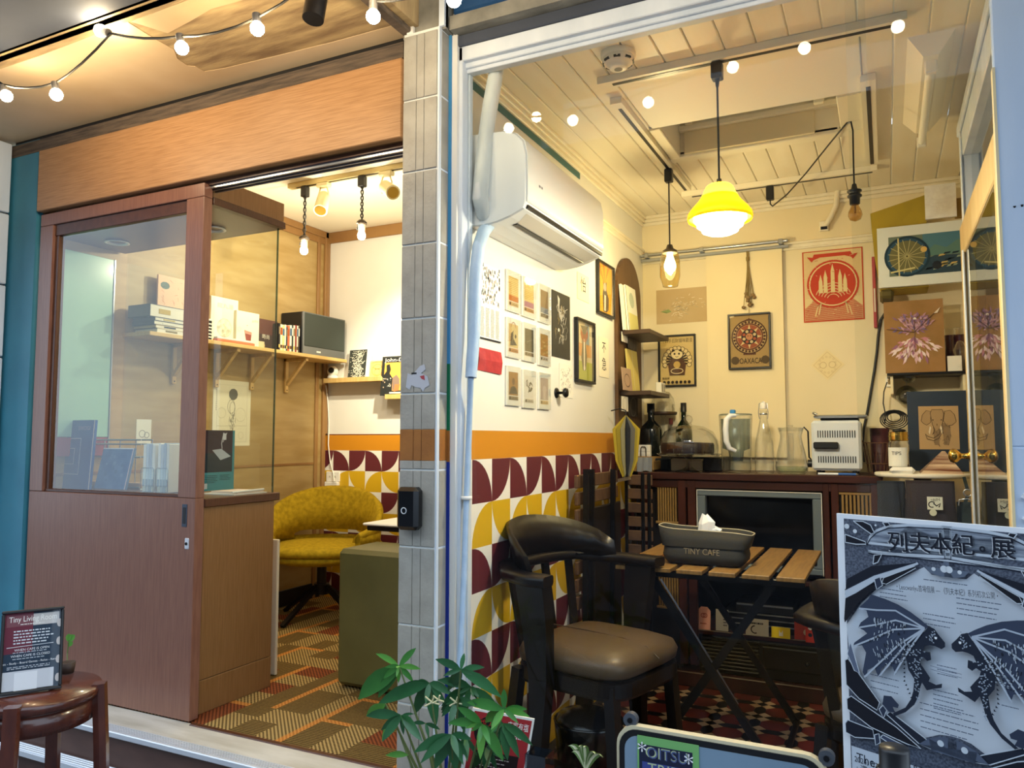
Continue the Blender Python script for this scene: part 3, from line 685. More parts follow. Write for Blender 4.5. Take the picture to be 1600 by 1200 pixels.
for k, (x0, x1, lab) in enumerate(((231, 252, 'left'), (254, 274, 'right'))):
    a, c = PY(x0, 764, 2.34), PY(x1, 692, 2.34); w = (c.x - a.x)
    for i in range(4):
        m = MB(); xa = a.x + w * i / 4; m.bbox(xa + .001, 2.31, BZ + .004, xa + w / 4 - .001, 2.44, c.z - q.uniform(0, .008), ('paint_white', flat('cfd6df'), flat('b9c4d2'), flat('e8e6de'))[i], .002)
        m.box(xa + .003, 2.308, BZ + .03, xa + w / 4 - .004, 2.3095, BZ + .06, '8593a5')
        tag(obj_ := bpy.data.objects.new('magazine', m.mesh('magazine')), '%s magazine upright in the clear holder %s' % (('first white', 'second, pale blue-grey', 'third, grey', 'fourth, cream')[i], 'beside the small album' if k == 0 else 'next to the door stile'), 'magazine', 'white magazines in the %s holder' % lab); COL.objects.link(obj_)
    hd = MB()
    hd.tube([(a.x - .002, 2.305, BZ + .006), (a.x - .002, 2.305, BZ + .10), (a.x + .004, 2.305, BZ + .108), (c.x - .004, 2.305, BZ + .108), (c.x + .001, 2.305, BZ + .10), (c.x + .001, 2.305, BZ + .006), (a.x - .002, 2.305, BZ + .006)], .0025, glass('clear_plastic', 'e8eef4', .25), 6)
    hd.add([(a.x, 2.305, BZ + .006), (c.x, 2.305, BZ + .006), (c.x, 2.305, BZ + .106), (a.x, 2.305, BZ + .106)], [(0, 1, 2, 3)], GLASS_TINT)
    o = bpy.data.objects.new('magazine_holder', hd.mesh('magazine_holder')); COL.objects.link(o); tag(o, 'clear acrylic magazine holder %s' % ('beside the small slate album' if k == 0 else 'next to the right door stile'), 'holder')
S = sheet_left(314, 672, 768, 366, BX - .05); S.o.z = BZ; S.base(mat('book_teal', '2a8a92', .4), .018, -.018)
S.rect(.0, S.h * .30, S.w * .93, S.h, '3b2f37'); S.rect(0, S.h * .30, S.w * .93, S.h * .62, '26343c')
S.poly([(S.w * .30, S.h * .67), (S.w * .56, S.h * .50), (S.w * .88, S.h * .56), (S.w * .58, S.h * .69)], 'b9c0c4'); S.line([(S.w * .60, S.h * .69), (S.w * .58, S.h * .78), (S.w * .64, S.h * .96)], .004, 'c9c9c9'); S.line([(S.w * .62, S.h * .80), (S.w * .74, S.h * .96)], .003, 'c9c9c9'); S.rect(S.w * .62, S.h * .84, S.w * .72, S.h * .95, 'd3d3d3')
S.scribble(.01, S.h * .12, S.w * .5, S.h * .26, 5, '123f48', .0012, 4); S.scribble(S.w * .55, S.h * .16, S.w * .9, S.h * .26, 4, '174b54', .0012, 5)
for i in range(5): S.rect(.005 + i * .005, .008, .008 + i * .005, .03, 'e8ecea', True)
S.done('teal_book', 'teal book with dark cover picture standing against the side glass', 'book')
m = MB(); a = PZ(375, 762, BZ); m.box(BX - .2, 2.37, BZ, BX - .02, 2.56, BZ + .004, 'paint_white'); m.box(BX - .18, 2.40, BZ + .004, BX - .03, 2.55, BZ + .012, flat('e8d3c4')); m.cyl((BX - .03, 2.37, BZ + .012), (BX - .02, 2.54, BZ + .016), .004, 'paint_white', n=8)
o = bpy.data.objects.new('paper_stack', m.mesh('paper_stack')); COL.objects.link(o); tag(o, 'loose stack of white papers and a marker on the counter end', 'papers')

# --- plywood wall: mint board, sticker, sketch
a, c = PX(78, 682, XL + .03), PX(173, 400, XL + .03)
m = MB(); yw = PX(173, 560, XL + .03).y; zb = PX(173, 683, XL + .03).z; zt = PX(173, 405, XL + .03).z
m.bbox(XL + .002, 2.2, zb, XL + .03, yw, zt, 'mint', .002); m.bbox(XL + .002, 2.2, zb - .09, XL + .03, yw, zb - .002, flat('9c4a52'), .002); m.bbox(XL + .002, yw, zb - .09, XL + .034, yw + .008, zt, 'aluminium', .001)
o = bpy.data.objects.new('mint_board', m.mesh('mint_board')); COL.objects.link(o); tag(o, 'pale mint green glossy board on the plywood wall behind the door glass', 'board')
S = sheet_left(212, 655, 693, 236, XL).base('paint_white', .001); S.ring(S.w * .4, S.h * .4, S.w * .2, .004, '9a9a9a'); S.ring(S.w * .7, S.h * .35, S.w * .16, .004, '9a9a9a')
S.done('wall_note', 'small pale paper note stuck on plywood behind the counter', 'note')
S = sheet_left(331, 592, 697, 391, XL).base(mat('sketch_paper', 'e9e4cd', .8), .001); w, h = S.w, S.h
S.line([(.1 * w, .06 * h), (.9 * w, .06 * h), (.9 * w, .93 * h), (.1 * w, .93 * h)], .0016, 'b9b59c', close=True)
S.line([(.1 * w, .30 * h), (.9 * w, .31 * h)], .0016, 'b0ac94'); S.line([(.42 * w, .30 * h), (.42 * w, .93 * h)], .001, 'c3bfa8')
S.disc(.52 * w, .79 * h, .035, '6a6b66', 9); q = random.Random(4)
for i in range(26): x, y = q.gauss(.5, .05) * w, q.uniform(.22, .46) * h; S.line([(x, y), (x + q.uniform(-.008, .008), y + q.uniform(.01, .03))], .002, '5f615d', True)
S.ring(.47 * w, .6 * h, .028, .002, '7d7d74', ry=.04); S.ring(.50 * w, .57 * h, .02, .002, '7d7d74', ry=.04); S.ring(.72 * w, .48 * h, .04, .0012, 'b5b29c'); S.ring(.22 * w, .5 * h, .03, .0012, 'b5b29c'); S.ring(.74 * w, .16 * h, .02, .0012, 'b5b29c')
for i in range(12): S.line([(.07 * w, (.88 - i * .03) * h), (.07 * w + .003, (.87 - i * .03) * h)], .005, '7c7c70', True)
S.done('wall_sketch', 'pale paper with pencil comic sketch pinned to the plywood wall', 'drawing')

# --- bookshelf with four brackets
SHX = -3.27; shz = PX(400, 541, SHX).z; sht = shz
mat('pine', 'd9b877', .5, var='cfa965', var_scale=5, stretch=(12, 1.5, 1))
t3 = thing('wall_shelf', 'long pale pine shelf on four wooden brackets on the plywood wall', 'shelf', (XL, 3.5, sht - .02))
y_a = PX(234, 520, SHX).y
part('board', MB().bbox(XL, y_a, sht - .022, SHX, 4.17, sht, 'pine', .003), t3)
for x in (270, 337, 392, 446):
    y = PX(x, 560, XL).y; k = MB()
    k.bbox(XL, y - .013, sht - .24, XL + .018, y + .013, sht - .022, 'pine', .002); k.bbox(XL, y - .013, sht - .042, SHX - .02, y + .013, sht - .022, 'pine', .002)
    k.bar((XL + .015, y, sht - .19), (SHX - .04, y, sht - .035), .022, .018, 'pine'); k.cyl((XL + .017, y, sht - .225), (XL + .0195, y, sht - .225), .004, 'black_metal', n=8); part('bracket', k, t3)
def shelf_book(x0, x1, h, col, depth=.13, spine=None, X0=XL + .03, lean=0, z=None):
    y0, y1 = PX(x0, 540, X0 + depth).y, PX(x1, 540, X0 + depth).y; z = sht if z is None else z
    b = MB(); b.bbox(X0, y0 + .0008, z, X0 + depth - .002, y1 - .0008, z + h - .003, flat('e9e2cf'), .001); b.bbox(X0, y0, z, X0 + depth, y0 + .002, z + h, flat(col), .0008); b.bbox(X0, y1 - .002, z, X0 + depth, y1, z + h, flat(col), .0008); b.bbox(X0 + depth - .003, y0, z, X0 + depth, y1, z + h, flat(col), .0008)
    if spine:
        for f0, f1, c2 in spine: b.box(X0 + depth, y0 + .002, z + h * f0, X0 + depth + .0006, y1 - .002, z + h * f1, flat(c2))
    return b
def put(b, name, label, cat, group=None):
    o = bpy.data.objects.new(name, b.mesh(name)); COL.objects.link(o); return tag(o, label, cat, group)
# stack of large books at the near end
zc = sht
for i, (hh, colr, lab, dy) in enumerate(((.022, 'e6dfc8', 'cream book at the bottom of the pile beside the door stile', 0), (.017, 'b9a36a', 'tan book second from the bottom of the shelf pile', -.01), (.02, '4b4c50', 'charcoal book in the middle of the shelf pile', -.02), (.018, '5a5a5c', 'dark grey book under the thick grey one on the shelf pile', -.015), (.062, '6f6a66', 'thick grey book at the top of the shelf pile', -.045))):
    ya, yb_ = PX(249, 500, SHX).y + dy, PX(286, 500, SHX).y + dy * .2 + .04
    b = MB(); b.bbox(XL + .03, ya, zc, SHX - .012, yb_, zc + hh, flat('e8e3d6'), .001); b.box(XL + .028, ya - .002, zc, SHX - .01, ya, zc + hh, flat(colr)); b.box(XL + .028, ya - .002, zc + hh - .002, SHX - .01, yb_, zc + hh, flat(colr)); b.box(XL + .028, ya - .002, zc, SHX - .01, yb_, zc + .002, flat(colr))
    b.box(SHX - .012, ya + .05, zc + hh * .3, SHX - .0105, ya + .12, zc + hh * .7, flat(('8b7b42', '20242a', 'e9e6da', 'c9b46a', 'c2a64a')[i])); put(b, 'book', lab, 'book', 'books piled flat on the wall shelf'); zc += hh
S = sheet_left(246, 428, 480, 300, XL + .05); S.base(flat('e9c3a4'), .01, -.01); S.o.z = sht + .0; S.h = S.h
S2 = Sheet(S.o + Vector((0, 0, 0)), (0, 1, 0), (0, 0, 1), S.w, PX(246, 428, XL + .05).z - sht); S2.base(flat('e9c3a4'), .01, -.01); w, h = S2.w, S2.h
q = random.Random(9); S2.disc(w * .2, h * .84, .03, '6d7a6f', 9, .02)
for i in range(26): x, y = q.uniform(.1, .95) * w, q.uniform(.35, .95) * h; S2.line([(x, y), (x + q.uniform(-.02, .02), y + q.uniform(-.02, .02))], .0025, ('d98e6e', 'c97f5f', 'b8876c')[i % 3], True)
S2.done('orange_cover_book', 'large pale orange illustrated book leaning on the plywood behind the book pile', 'book')
put(shelf_book(325, 330.5, .12, 'f1ece0', spine=[(.06, .14, ink), (.2, .28, ink), (.34, .44, ink), (.5, .58, ink), (.64, .74, ink), (.8, .92, ink)]), 'spine_book', 'narrow white book with black letters on its spine next to the door', 'book')
def cover(x0, yt, yb, x1, X, m, t, name, lab, draw):
    S = sheet_left(x0, yt, yb, x1, X); zt = S.o.z + S.h; S = Sheet((X, S.o.y, sht), (0, 1, 0), (0, 0, 1), S.w, zt - sht); S.base(m, t, -t); draw(S, S.w, S.h); return S.done(name, lab, 'book')
def d1(S, w, h):
    S.text('龍丸漫', w * .52, h * .78, .030, 'e0a8a0', width=w * .6); S.ring(w * .5, h * .34, w * .26, .002, 'a9a48e', ry=h * .2)
    q = random.Random(2)
    for i in range(50): a = q.uniform(0, 6.3); r = q.random() ** .5; S.ring(w * (.5 + .24 * r * math.cos(a)), h * (.34 + .18 * r * math.sin(a)), .006, .001, 'b5b09a', 6)
cover(329, 461, 520, 372, SHX - .06, flat('f2ead3'), .02, 'white_cookbook', 'white book with pink title and grey heart drawing facing out on shelf', d1)
def d2(S, w, h):
    S.text('酒調', w * .86, h * .74, .016, '8a9a8a'); S.text('飲', w * .72, h * .72, .016, '8a9a8a')
    S.poly([(w * .34, h * .46), (w * .68, h * .42), (w * .64, h * .16), (w * .42, h * .16)], 'c98f80'); S.poly([(w * .38, h * .36), (w * .66, h * .34), (w * .64, h * .17), (w * .43, h * .17)], '93473f'); S.ring(w * .12, h * .46, .012, .0012, 'b9b49c'); S.disc(w * .46, h * .6, .003, '93473f', 6)
cover(369, 484, 531, 405, SHX - .04, flat('f1ead6'), .02, 'white_drinks_book', 'white book with a red drinking glass on its cover on shelf', d2)
def d3(S, w, h): S.rect(0, h * .5, w, h, '5a3430'); S.text('時尚', w * .38, h * .36, .032, 'ddd6c8'); S.poly([(w * .7, h * .9), (w * .95, h * .8), (w * .8, h * .6)], 'c58e78'); S.disc(w * .25, h * .12, .014, 'b99a4e', 10); S.rect(0, 0, w * .3, h * .25, 'd8c8a4')
cover(404, 497, 536, 434, SHX - .07, flat('3a2b2c'), .02, 'dark_magazine', 'dark brown magazine with pale characters beside the white drinks book', d3)
for k, (cx, z0, hh, lab) in enumerate((('d4dade', .014, .012, 'thin grey magazine lying flat on the orange one in front of white books'), ('e08058', 0, .014, 'thin orange magazine lying flat at the shelf front edge'))):
    ya, yb_ = PX(341 - k * 1, 533, SHX).y, PX(398 + k, 533, SHX).y
    put(MB().bbox(SHX - .038, ya, sht + z0, SHX - .002 - .006 * (1 - k), yb_, sht + z0 + hh, flat(cx), .002), 'flat_magazine', lab, 'magazine')
cols = ['2a2a2c', 'efe4c4', 'e8cf8a', 'e5e0d2', '3d4a52', 'd8704c', 'f0ead9', '2f3c3a', 'e4dcc8', '8c3a36', 'd9d4c6', '4a4038']
nm = ['black', 'cream', 'yellow', 'off-white', 'slate', 'orange', 'ivory', 'dark green', 'beige', 'brick red', 'pale grey', 'brown']
x = 435.0
for i in range(12):
    w_ = (2.6, 3.6, 3.0, 2.6, 2.2, 3.4, 3.2, 2.4, 2.8, 2.6, 2.4, 2.4)[i]
    b = shelf_book(x, x + w_, (.165, .16, .155, .162, .15, .16, .165, .17, .168, .172, .17, .175)[i], cols[i], .15, [(.1, .22, ('d8c46a', '5a4a3a', '6a4a2a', '333333')[i % 4]), (.6, .88, ('e8e2d2', '88765a', 'a4552f', '4a6a8a')[(i + 1) % 4])])
    put(b, 'upright_book', '%s upright book in the row between dark magazine and speaker' % nm[i], 'book', 'upright books on the wall shelf'); x += w_
y0, y1 = PX(441, 520, XL + .19).y, 4.165; y0 = 3.86; sz0 = sht; szt = PX(441, 478, SHX + .0).z
t4 = thing('speaker', 'black bookshelf speaker at the far end of the wall shelf', 'speaker', (XL + .1, 4.03, sht))
y0 = PX(476, 515, SHX).y
part('cabinet', MB().bbox(XL + .004, y0 - .0, sht, SHX - .02, 4.16, szt, 'black_plastic', .004), t4)
part('grille', MB().bbox(SHX - .02, y0 + .012, sht + .05, SHX - .008, 4.15, szt - .006, mat('speaker_cloth', '3d4440', .9), .004), t4)
part('baffle', MB().bbox(SHX - .021, y0, sht, SHX - .012, 4.16, szt, mat('gunmetal', '6c6f70', .45, .3), .002).box(SHX - .012, y0 + .13, sht + .018, SHX - .0112, y0 + .17, sht + .028, 'paint_white'), t4)

# --- ledges on the back wall and what stands on them
LY = YBL - .09; lz = PY(540, 592, LY).z
def ledge(x0, x1, z, lab):
    a, c = PY(x0, 590, LY).x, PY(x1, 590, LY).x if x1 else -1.45
    t = thing('picture_ledge', lab, 'shelf', ((a + c) / 2, YBL, z)); part('board', MB().bbox(a, LY, z - .02, c, YBL, z, 'pine', .002), t); part('lip', MB().bbox(a, LY - .012, z - .024, c, LY, z + .008, 'pine', .002), t); return a, c
mat('pine_yellow', 'e0b45a', .5)
ledge(507, 597, lz, 'upper yellow pine picture ledge with camera on the white back wall')
lz2 = PY(612, 618, LY).z; ledge(603, 0, lz2, 'lower pine picture ledge holding the magazine beside the pillar')
c = PY(520, 580, LY + .045); t5 = thing('security_camera', 'small white round camera with black lens on the pine ledge', 'camera', (c.x, c.y, lz))
b = MB(); b.lathe([(.0, 0), (.034, 0), (.036, .02), (.03, .03), (0, .03)], 'paint_white', (c.x, c.y, lz)); part('base', b, t5)
b = MB(); b.sphere((c.x, c.y, lz + .058), .037, 'paint_white'); part('head', b, t5)
b = MB(); d = Vector((.35, -.9, .12)).normalized(); b.cyl(Vector((c.x, c.y, lz + .06)) + d * .028, Vector((c.x, c.y, lz + .06)) + d * .039, .020, 'black_plastic'); part('lens', b, t5)
def stand(x0, yt, x1, Y, z, m, t, lean=.12):
    a = PY(x0, 590, Y).x; c = PY(x1, 590, Y).x; zt = PY((x0 + x1) / 2, yt, Y).z
    S = Sheet((a, Y, z), (1, 0, 0), (0, math.sin(lean), math.cos(lean)), c - a, (zt - z) / math.cos(lean)); return S.base(m, t, -t)
S = stand(543, 545, 577, LY + .03, lz, 'paint_white', .006); w, h = S.w, S.h; S.rect(0, .012, w * .8, h - .004, '3a3e3a'); q = random.Random(1); S.lift()
for i in range(360): x, y = w * .4 + q.gauss(0, .5) * w * .28, h * (.06 + .88 * q.random()); x = min(max(x, .004), w * .76); S.rect(x, y, x + .006, y + .004, 'e9e6d4', True)
S.done('text_poster', 'white card printed with a dark block of dense pale lettering on ledge', 'print')
S = stand(577, 563, 600, LY + .02, lz, flat('f0d39a'), .004); w, h = S.w, S.h
S.rect(.004, .01, w - .004, h - .01, 'efc879'); S.ring(w / 2, h * .45, w * .36, .003, 'c98a3c', ry=h * .33); S.line([(w * .2, h * .6), (w * .5, h * .5), (w * .8, h * .6)], .003, 'c98a3c'); S.disc(w * .38, h * .5, .004, 'b8762e', 8); S.disc(w * .62, h * .5, .004, 'b8762e', 8); S.ring(w / 2, h * .34, w * .18, .002, 'c98a3c'); S.arc(w / 2, h * .85, w * .4, 0, 180, .003, 'c98a3c', ry=h * .08)
S.done('orange_print', 'small pale orange print with round face design on the ledge', 'print')
S = stand(594, 556, 630, LY - .004, lz2, flat('2b2d2c'), .006, .1); w, h = S.w, S.h
S.rect(w * .12, h * .12, w, h * .84, 'e6ab52'); S.text('John-D', w * .52, h * .865, .034, 'f2efe4', width=w * .8)
S.poly([(w * .10, h * .12), (w * .08, h * .5), (w * .22, h * .62), (w * .2, h * .78), (w * .34, h * .8), (w * .40, h * .66), (w * .36, h * .56), (w * .5, h * .44), (w * .5, h * .12)], '2a2c2b'); S.poly([(w * .52, h * .12), (w * .5, h * .45), (w * .66, h * .52), (w * .8, h * .42), (w * .82, h * .24)], '8a7468'); S.poly([(w * .58, h * .1), (w * .62, h * .28), (w * .84, h * .28), (w * .8, h * .12)], 'e37a4c'); S.rect(w * .4, h * .05, w * .95, h * .085, 'e9e4d6')
q = random.Random(6)
for i in range(16): S.disc(w * q.uniform(.1, .5), h * q.uniform(.14, .5), .005, ('cfcabd', '565a58', 'b8a08a')[i % 3], 7)
S.done('music_magazine', 'dark magazine with orange cover picture and white title on lower ledge', 'magazine')
# sockets and cable
t6 = thing('wall_socket', 'white double socket with plugged white cable low on the back wall', 'socket', PY(522, 750, YBL))
b = MB(); a, c = PY(511, 752, YBL), PY(532, 737, YBL); b.bbox(a.x, YBL - .012, a.z, c.x, YBL, c.z, 'paint_white', .003); a2, c2 = PY(511, 766, YBL), PY(531, 753, YBL); b.bbox(a2.x, YBL - .03, a2.z, c2.x, YBL, c2.z, 'paint_white', .003); part('plate', b, t6)
for xx in (.3, .7): b = MB(); b.box(a.x + (c.x - a.x) * xx - .006, YBL - .0135, (a.z + c.z) / 2 - .006, a.x + (c.x - a.x) * xx + .006, YBL - .012, (a.z + c.z) / 2 + .006, flat('c9c4b6')); part('outlet', b, t6)
b = MB(); b.tube([PY(509, 602, YBL - .03), PY(512, 625, YBL - .015), PY(514, 660, YBL - .01), PY(513, 695, YBL - .01), PY(516, 722, YBL - .01), PY(521, 740, YBL - .02), PY(522, 752, YBL - .04)], .004, 'paint_white', 6); put(b, 'white_cable', 'thin white cable hanging from the ledge to the socket', 'cable')

# --- track lights on the left ceiling
def track(p0, p1, z, w, m, slot, name, lab):
    b = MB(); p0, p1 = Vector((p0[0], p0[1], z)), Vector((p1[0], p1[1], z)); d = Vector((0, 0, -.014))
    b.bar(p0 + d, p1 + d, w, .026, m); t = thing(name, lab, 'light track', (p0 + p1) / 2); part('rail', b, t)
    s2 = MB(); dd = (p1 - p0).normalized(); s2.bar(p0 + dd * .05 + Vector((0, 0, -.0275)), p1 - dd * .02 + Vector((0, 0, -.0275)), w * .3, .002, slot); part('slot', s2, t); return t
TY = 3.27
mat('track_cream', 'dcc98f', .45)
track((-2.985, TY), (-1.50, TY), ZCL, .036, 'track_cream', 'black_metal', 'ceiling_track', 'cream light track with black slot on the living room ceiling')
bulb_glow = glow('bulb_glow', 'ffedc4', 7.0)
def cord_pendant(px, top, bot, lab):
    X = PY(px, 285, TY).x; z0 = ZCL - .028; zb = PY(px, bot, TY).z
    t = thing('cord_pendant', lab, 'pendant lamp', (X, TY, z0), group='twisted cord bulbs in the living room')
    part('adapter', MB().bbox(X - .02, TY - .018, z0 - .06, X + .02, TY + .018, z0, 'black_plastic', .004), t)
    zs = zb + .075; b = MB()
    for ph in (0, math.pi): b.tube([(X + .006 * math.cos(ph + k * .9), TY + .006 * math.sin(ph + k * .9), z0 - .05 - (z0 - .05 - zs) * k / 24) for k in range(25)], .004, 'black_plastic', 5)
    b.tube([(X, TY, zs + .03), (X - .02, TY, zs + .02), (X - .03, TY, zs - .02), (X - .01, TY, zs - .01)], .003, 'black_plastic', 5); part('twisted_cord', b, t)
    b = MB(); b.lathe([(0, .03), (.016, .03), (.028, .018), (.028, .008), (.019, .005), (.018, -.03), (0, -.03)], mat('brown_socket', '3d3022', .5), (X, TY, zs), 16); part('lamp_holder', b, t)
    b = MB(); b.lathe([(.012, -.03), (.018, -.038), (.022, -.052), (.021, -.064), (.014, -.074), (0, -.078)], bulb_glow, (X, TY, zs), 16); part('bulb', b, t)
    lamp('bulb_light', 'POINT', (X, TY, zs - .056), 11.5, WARM, .02)
cord_pendant(477, 285, 397, 'bulb on a twisted black cord, nearer the plywood wall')
cord_pendant(566, 268, 374, 'bulb on a twisted black cord, nearer the tiled pillar')
def spotlight(px, py, ex, ey, lab):
    p = PY(px, py, TY); z0 = ZCL - .028; X = p.x; e = Vector((PY(ex, ey, TY).x, TY - .04, PY(ex, ey, TY).z)); h = Vector((X, TY, z0 - .085))
    t = thing('track_spotlight', lab, 'spotlight', (X, TY, z0), group='white spotlights on the cream track'); m = mat('spot_cream', 'e8dcae', .4)
    part('mount', MB().bbox(X - .04, TY - .02, z0 - .024, X + .04, TY + .02, z0, m, .005), t)
    b = MB(); b.tube([(X - .02, TY, z0 - .02), (X - .035, TY, z0 - .06), (X - .025, TY, h.z - .03)], .004, m, 6); b.tube([(X + .02, TY, z0 - .02), (X + .035, TY, z0 - .06), (X + .025, TY, h.z - .03)], .004, m, 6); part('yoke', b, t)
    d = (e - h).normalized(); b = MB(); b.cyl(h - d * .02, h + d * .115, .034, m, .038, 18); b.cyl(h - d * .026, h - d * .02, .028, m, .034, 18); part('head', b, t)
    b = MB(); b.cyl(h + d * .115, h + d * .117, .03, mat('spot_gold', 'a8842c', .3, .6), n=16); part('lens', b, t); return h + d * .13, d
spotlight(506, 290, 510, 325, 'white tubular spotlight pointing down between the two bulbs')
sp, sd = spotlight(604, 265, 618, 302, 'white tubular spotlight tilted to the right beside the pillar')
s_l = lamp('ledge_spot', 'SPOT', (-1.85, TY, ZCL - .15), 190, (1, .92, .66), .03, spot_size=math.radians(44), spot_blend=1.)
s_l.rotation_euler = (Vector((-2.72, YBL, .50)) - Vector(s_l.location)).to_track_quat('-Z', 'Y').to_euler()

# --- yellow swivel armchair
def yellow_chair():
    cx, cy = -3.05, 3.68; rot = math.radians(24); Mt = Matrix.Translation((cx, cy, ZFL)) @ Matrix.Rotation(rot, 4, 'Z')
    m = mat('mustard_velvet', 'b8991c', .85, var='9a7f12', var_scale=40, bump=.15, bump_scale=120, spec=.2)
    t = thing('swivel_armchair', 'mustard yellow velvet swivel armchair with black splayed legs', 'armchair', M=Mt)
    N = 36
    def top(a): c = math.cos(a); return .58 + .18 * max(0, c) ** .8 - .0 if c > 0 else .58 - .10 * (-c)      # a = 0 at the back (+Y local)
    def shell(lo, hi, name, a0, a1, n):
        inner, outer = [], []
        R = []
        for i in range(n + 1):
            a = a0 + (a1 - a0) * i / n; sx, cy_ = math.sin(a), math.cos(a); zl, zh = lo(a), hi(a); ring = []
            for (rr, zz) in ((.335, zl), (.345 + .05 * (zh - zl), (zl + zh) / 2), (.345 + .09 * (zh - zl), zh - .02), (.325 + .09 * (zh - zl), zh), (.30 + .09 * (zh - zl), zh - .02), (.285 + .05 * (zh - zl), (zl + zh) / 2), (.275, zl)): ring.append((sx * rr * 1.0, cy_ * rr * .92, zz))
            R.append(ring)
        b = MB(); b.rings(R, m, True, True); return part(name, b, t, True)
    am = math.radians(128)
    shell(lambda a: .335, lambda a: .455 if abs(a) < .8 else .455 + .0, 'lower_shell', -am, am, 30)
    shell(lambda a: .49 - .03 * min(1, max(0, abs(a) - .75) / .3), top, 'backrest', -am, am, 40)
    for s in (-1, 1):
        b = MB(); R = []
        for i in range(7):
            a = s * (.85 + (am - .85) * i / 6); R.append([(math.sin(a) * r, math.cos(a) * r * .92, z) for r, z in ((.30, .44), (.345, .44), (.35, .50), (.305, .50))])
        b.rings(R if s > 0 else R[::-1], m); part('arm_side', b, t, True)
    b = MB(); b.lathe([(0, .335), (.25, .335), (.31, .36), (.31, .385), (0, .385)], m, n=28); part('seat_pan', b, t, True)
    b = MB(); R = []
    for r, z in ((.02, .385), (.27, .385), (.295, .40), (.295, .42), (.275, .438), (.15, .448), (.02, .45)): R.append([(math.copysign(abs(math.cos(k * .1963)) ** .8, math.cos(k * .1963)) * r * .96, math.copysign(abs(math.sin(k * .1963)) ** .8, math.sin(k * .1963)) * r * 1.0 - .03, z) for k in range(32)])
    b.rings(R, m); part('cushion', b, t, True)
    b = MB(); b.cyl((0, 0, .16), (0, 0, .345), .028, 'black_metal'); b.cyl((0, 0, .31), (0, 0, .345), .09, 'black_metal'); b.cyl((0, 0, .14), (0, 0, .2), .045, 'black_metal'); part('column', b, t, True)
    for k in range(4):
        a = math.radians(61 + 90 * k); b = MB(); b.bar((.03 * math.cos(a), .03 * math.sin(a), .19), (.30 * math.cos(a), .30 * math.sin(a), .008), .03, .018, 'black_metal'); part('leg', b, t, True)
yellow_chair()
# --- pouf, white table, leaning table top
pm = mat('olive_leather', '6b6434', .5, var='5f592c', var_scale=4, bump=.06)
put(MB().bbox(-2.146, 2.69, ZFL + .012, -1.47, 2.97, -.475, pm, .018), 'bench_pouf', 'tall olive leatherette bench block behind the pillar', 'bench')
t7 = thing('side_table', 'white topped table with black underside and leg beside the pillar', 'table', (-1.85, 3.25, ZFL))
part('top', MB().bbox(-2.25, 3.0, -.412, -1.47, 3.55, -.40, 'paint_white', .006), t7); part('rim', MB().bbox(-2.235, 3.015, -.436, -1.485, 3.535, -.413, 'black_metal', .004), t7)
for (x, y) in ((-1.62, 3.1), (-1.62, 3.4)): part('leg', MB().cyl((x, y, ZFL), (x, y, -.43), .018, 'black_metal'), t7)
put(MB().bbox(-3.05, 2.70, ZFL + .002, -2.492, 2.716, PY(429, 843, 2.7).z, flat('e9dfc4'), .003), 'folded_table_top', 'thin white board standing on edge at the counter end', 'board')
# --- intercom and torn sticker on the pillar
a, c = PY(618, 830, PY0), PY(650, 761, PY0)
t8 = thing('access_terminal', 'black rounded card reader box mounted on the tiled pillar', 'card reader', ((a.x + c.x) / 2, PY0, a.z))
a2 = PY(617, 828, PY0 - .045); c2 = PY(651, 762, PY0 - .045)
part('body', MB().bbox(a2.x, PY0 - .045, a2.z, c2.x, PY0, c2.z, mat('gloss_black', '0c0d10', .2), .012), t8)
b = MB(); cc = PY(631, 798, PY0 - .0455); b.lathe([(.008, 0), (.0105, 0), (.0105, .0015), (.008, .0015), (.008, 0)], 'alu_white', n=20, M=Matrix.Translation(cc) @ Matrix.Rotation(math.pi / 2, 4, 'X')); part('button_ring', b, t8)
S = Sheet((PXA, PY0 - .0012, 0), (1, 0, 0), (0, 0, 1), 1, 1); P = [(634, 605), (637, 583), (644, 586), (651, 578), (656, 572), (663, 569), (665, 577), (658, 583), (668, 588), (671, 602), (664, 606), (661, 612), (657, 606), (650, 605), (643, 602), (640, 609)]
S.poly(S.pts(P), 'b8bcc6'); S.rect(*S.p(643, 585), *S.p(651, 582), '24262c'); S.poly(S.pts([(656, 588), (663, 586), (664, 594), (659, 592)]), 'a8454c')
S.done('torn_sticker', 'torn remains of a pale sticker on a grey pillar tile', 'sticker')
# ================================================================== THE SMALL CAFE: left wall
mat('ac_white', 'eef0f0', .35, spec=.5); mat('ac_beige', 'd8d3c6', .4)
t = thing('air_conditioner', 'white wall air conditioner above the pictures on the left cafe wall', 'air conditioner', (XW, 2.6, .72))
prof = [(0, .712), (0, 1.03), (.12, 1.022), (.17, 1.005), (.198, .975), (.208, .93), (.208, .80), (.206, .765), (.20, .748), (.15, .728), (.10, .715), (.05, .709)]
def acring(y, k): cx, cz = .10, .86; return [(XW + cx + (d - cx) * (k if d > .02 else 1), y, cz + (z - cz) * k) for d, z in prof]
b = MB(); b.rings([acring(2.225, .975), acring(2.232, 1), acring(2.976, 1), acring(2.985, .97)], 'ac_white', False, True); part('body', b, t)
b = MB(); fp = [(.125, 1.024), (.173, 1.007), (.202, .977), (.2125, .93), (.2125, .80), (.2105, .772)]; ip = [(d - .004, z) for d, z in fp]
b.rings([[(XW + d, y, z) for d, z in fp + ip[::-1]] for y in (2.232, 2.978)], 'ac_white', True, True)
b.box(XW + .2125, 2.32, .845, XW + .213, 2.335, .853, flat('8d9094')); b.box(XW + .2125, 2.34, .845, XW + .213, 2.352, .853, flat('8d9094')); part('front_panel', b, t)
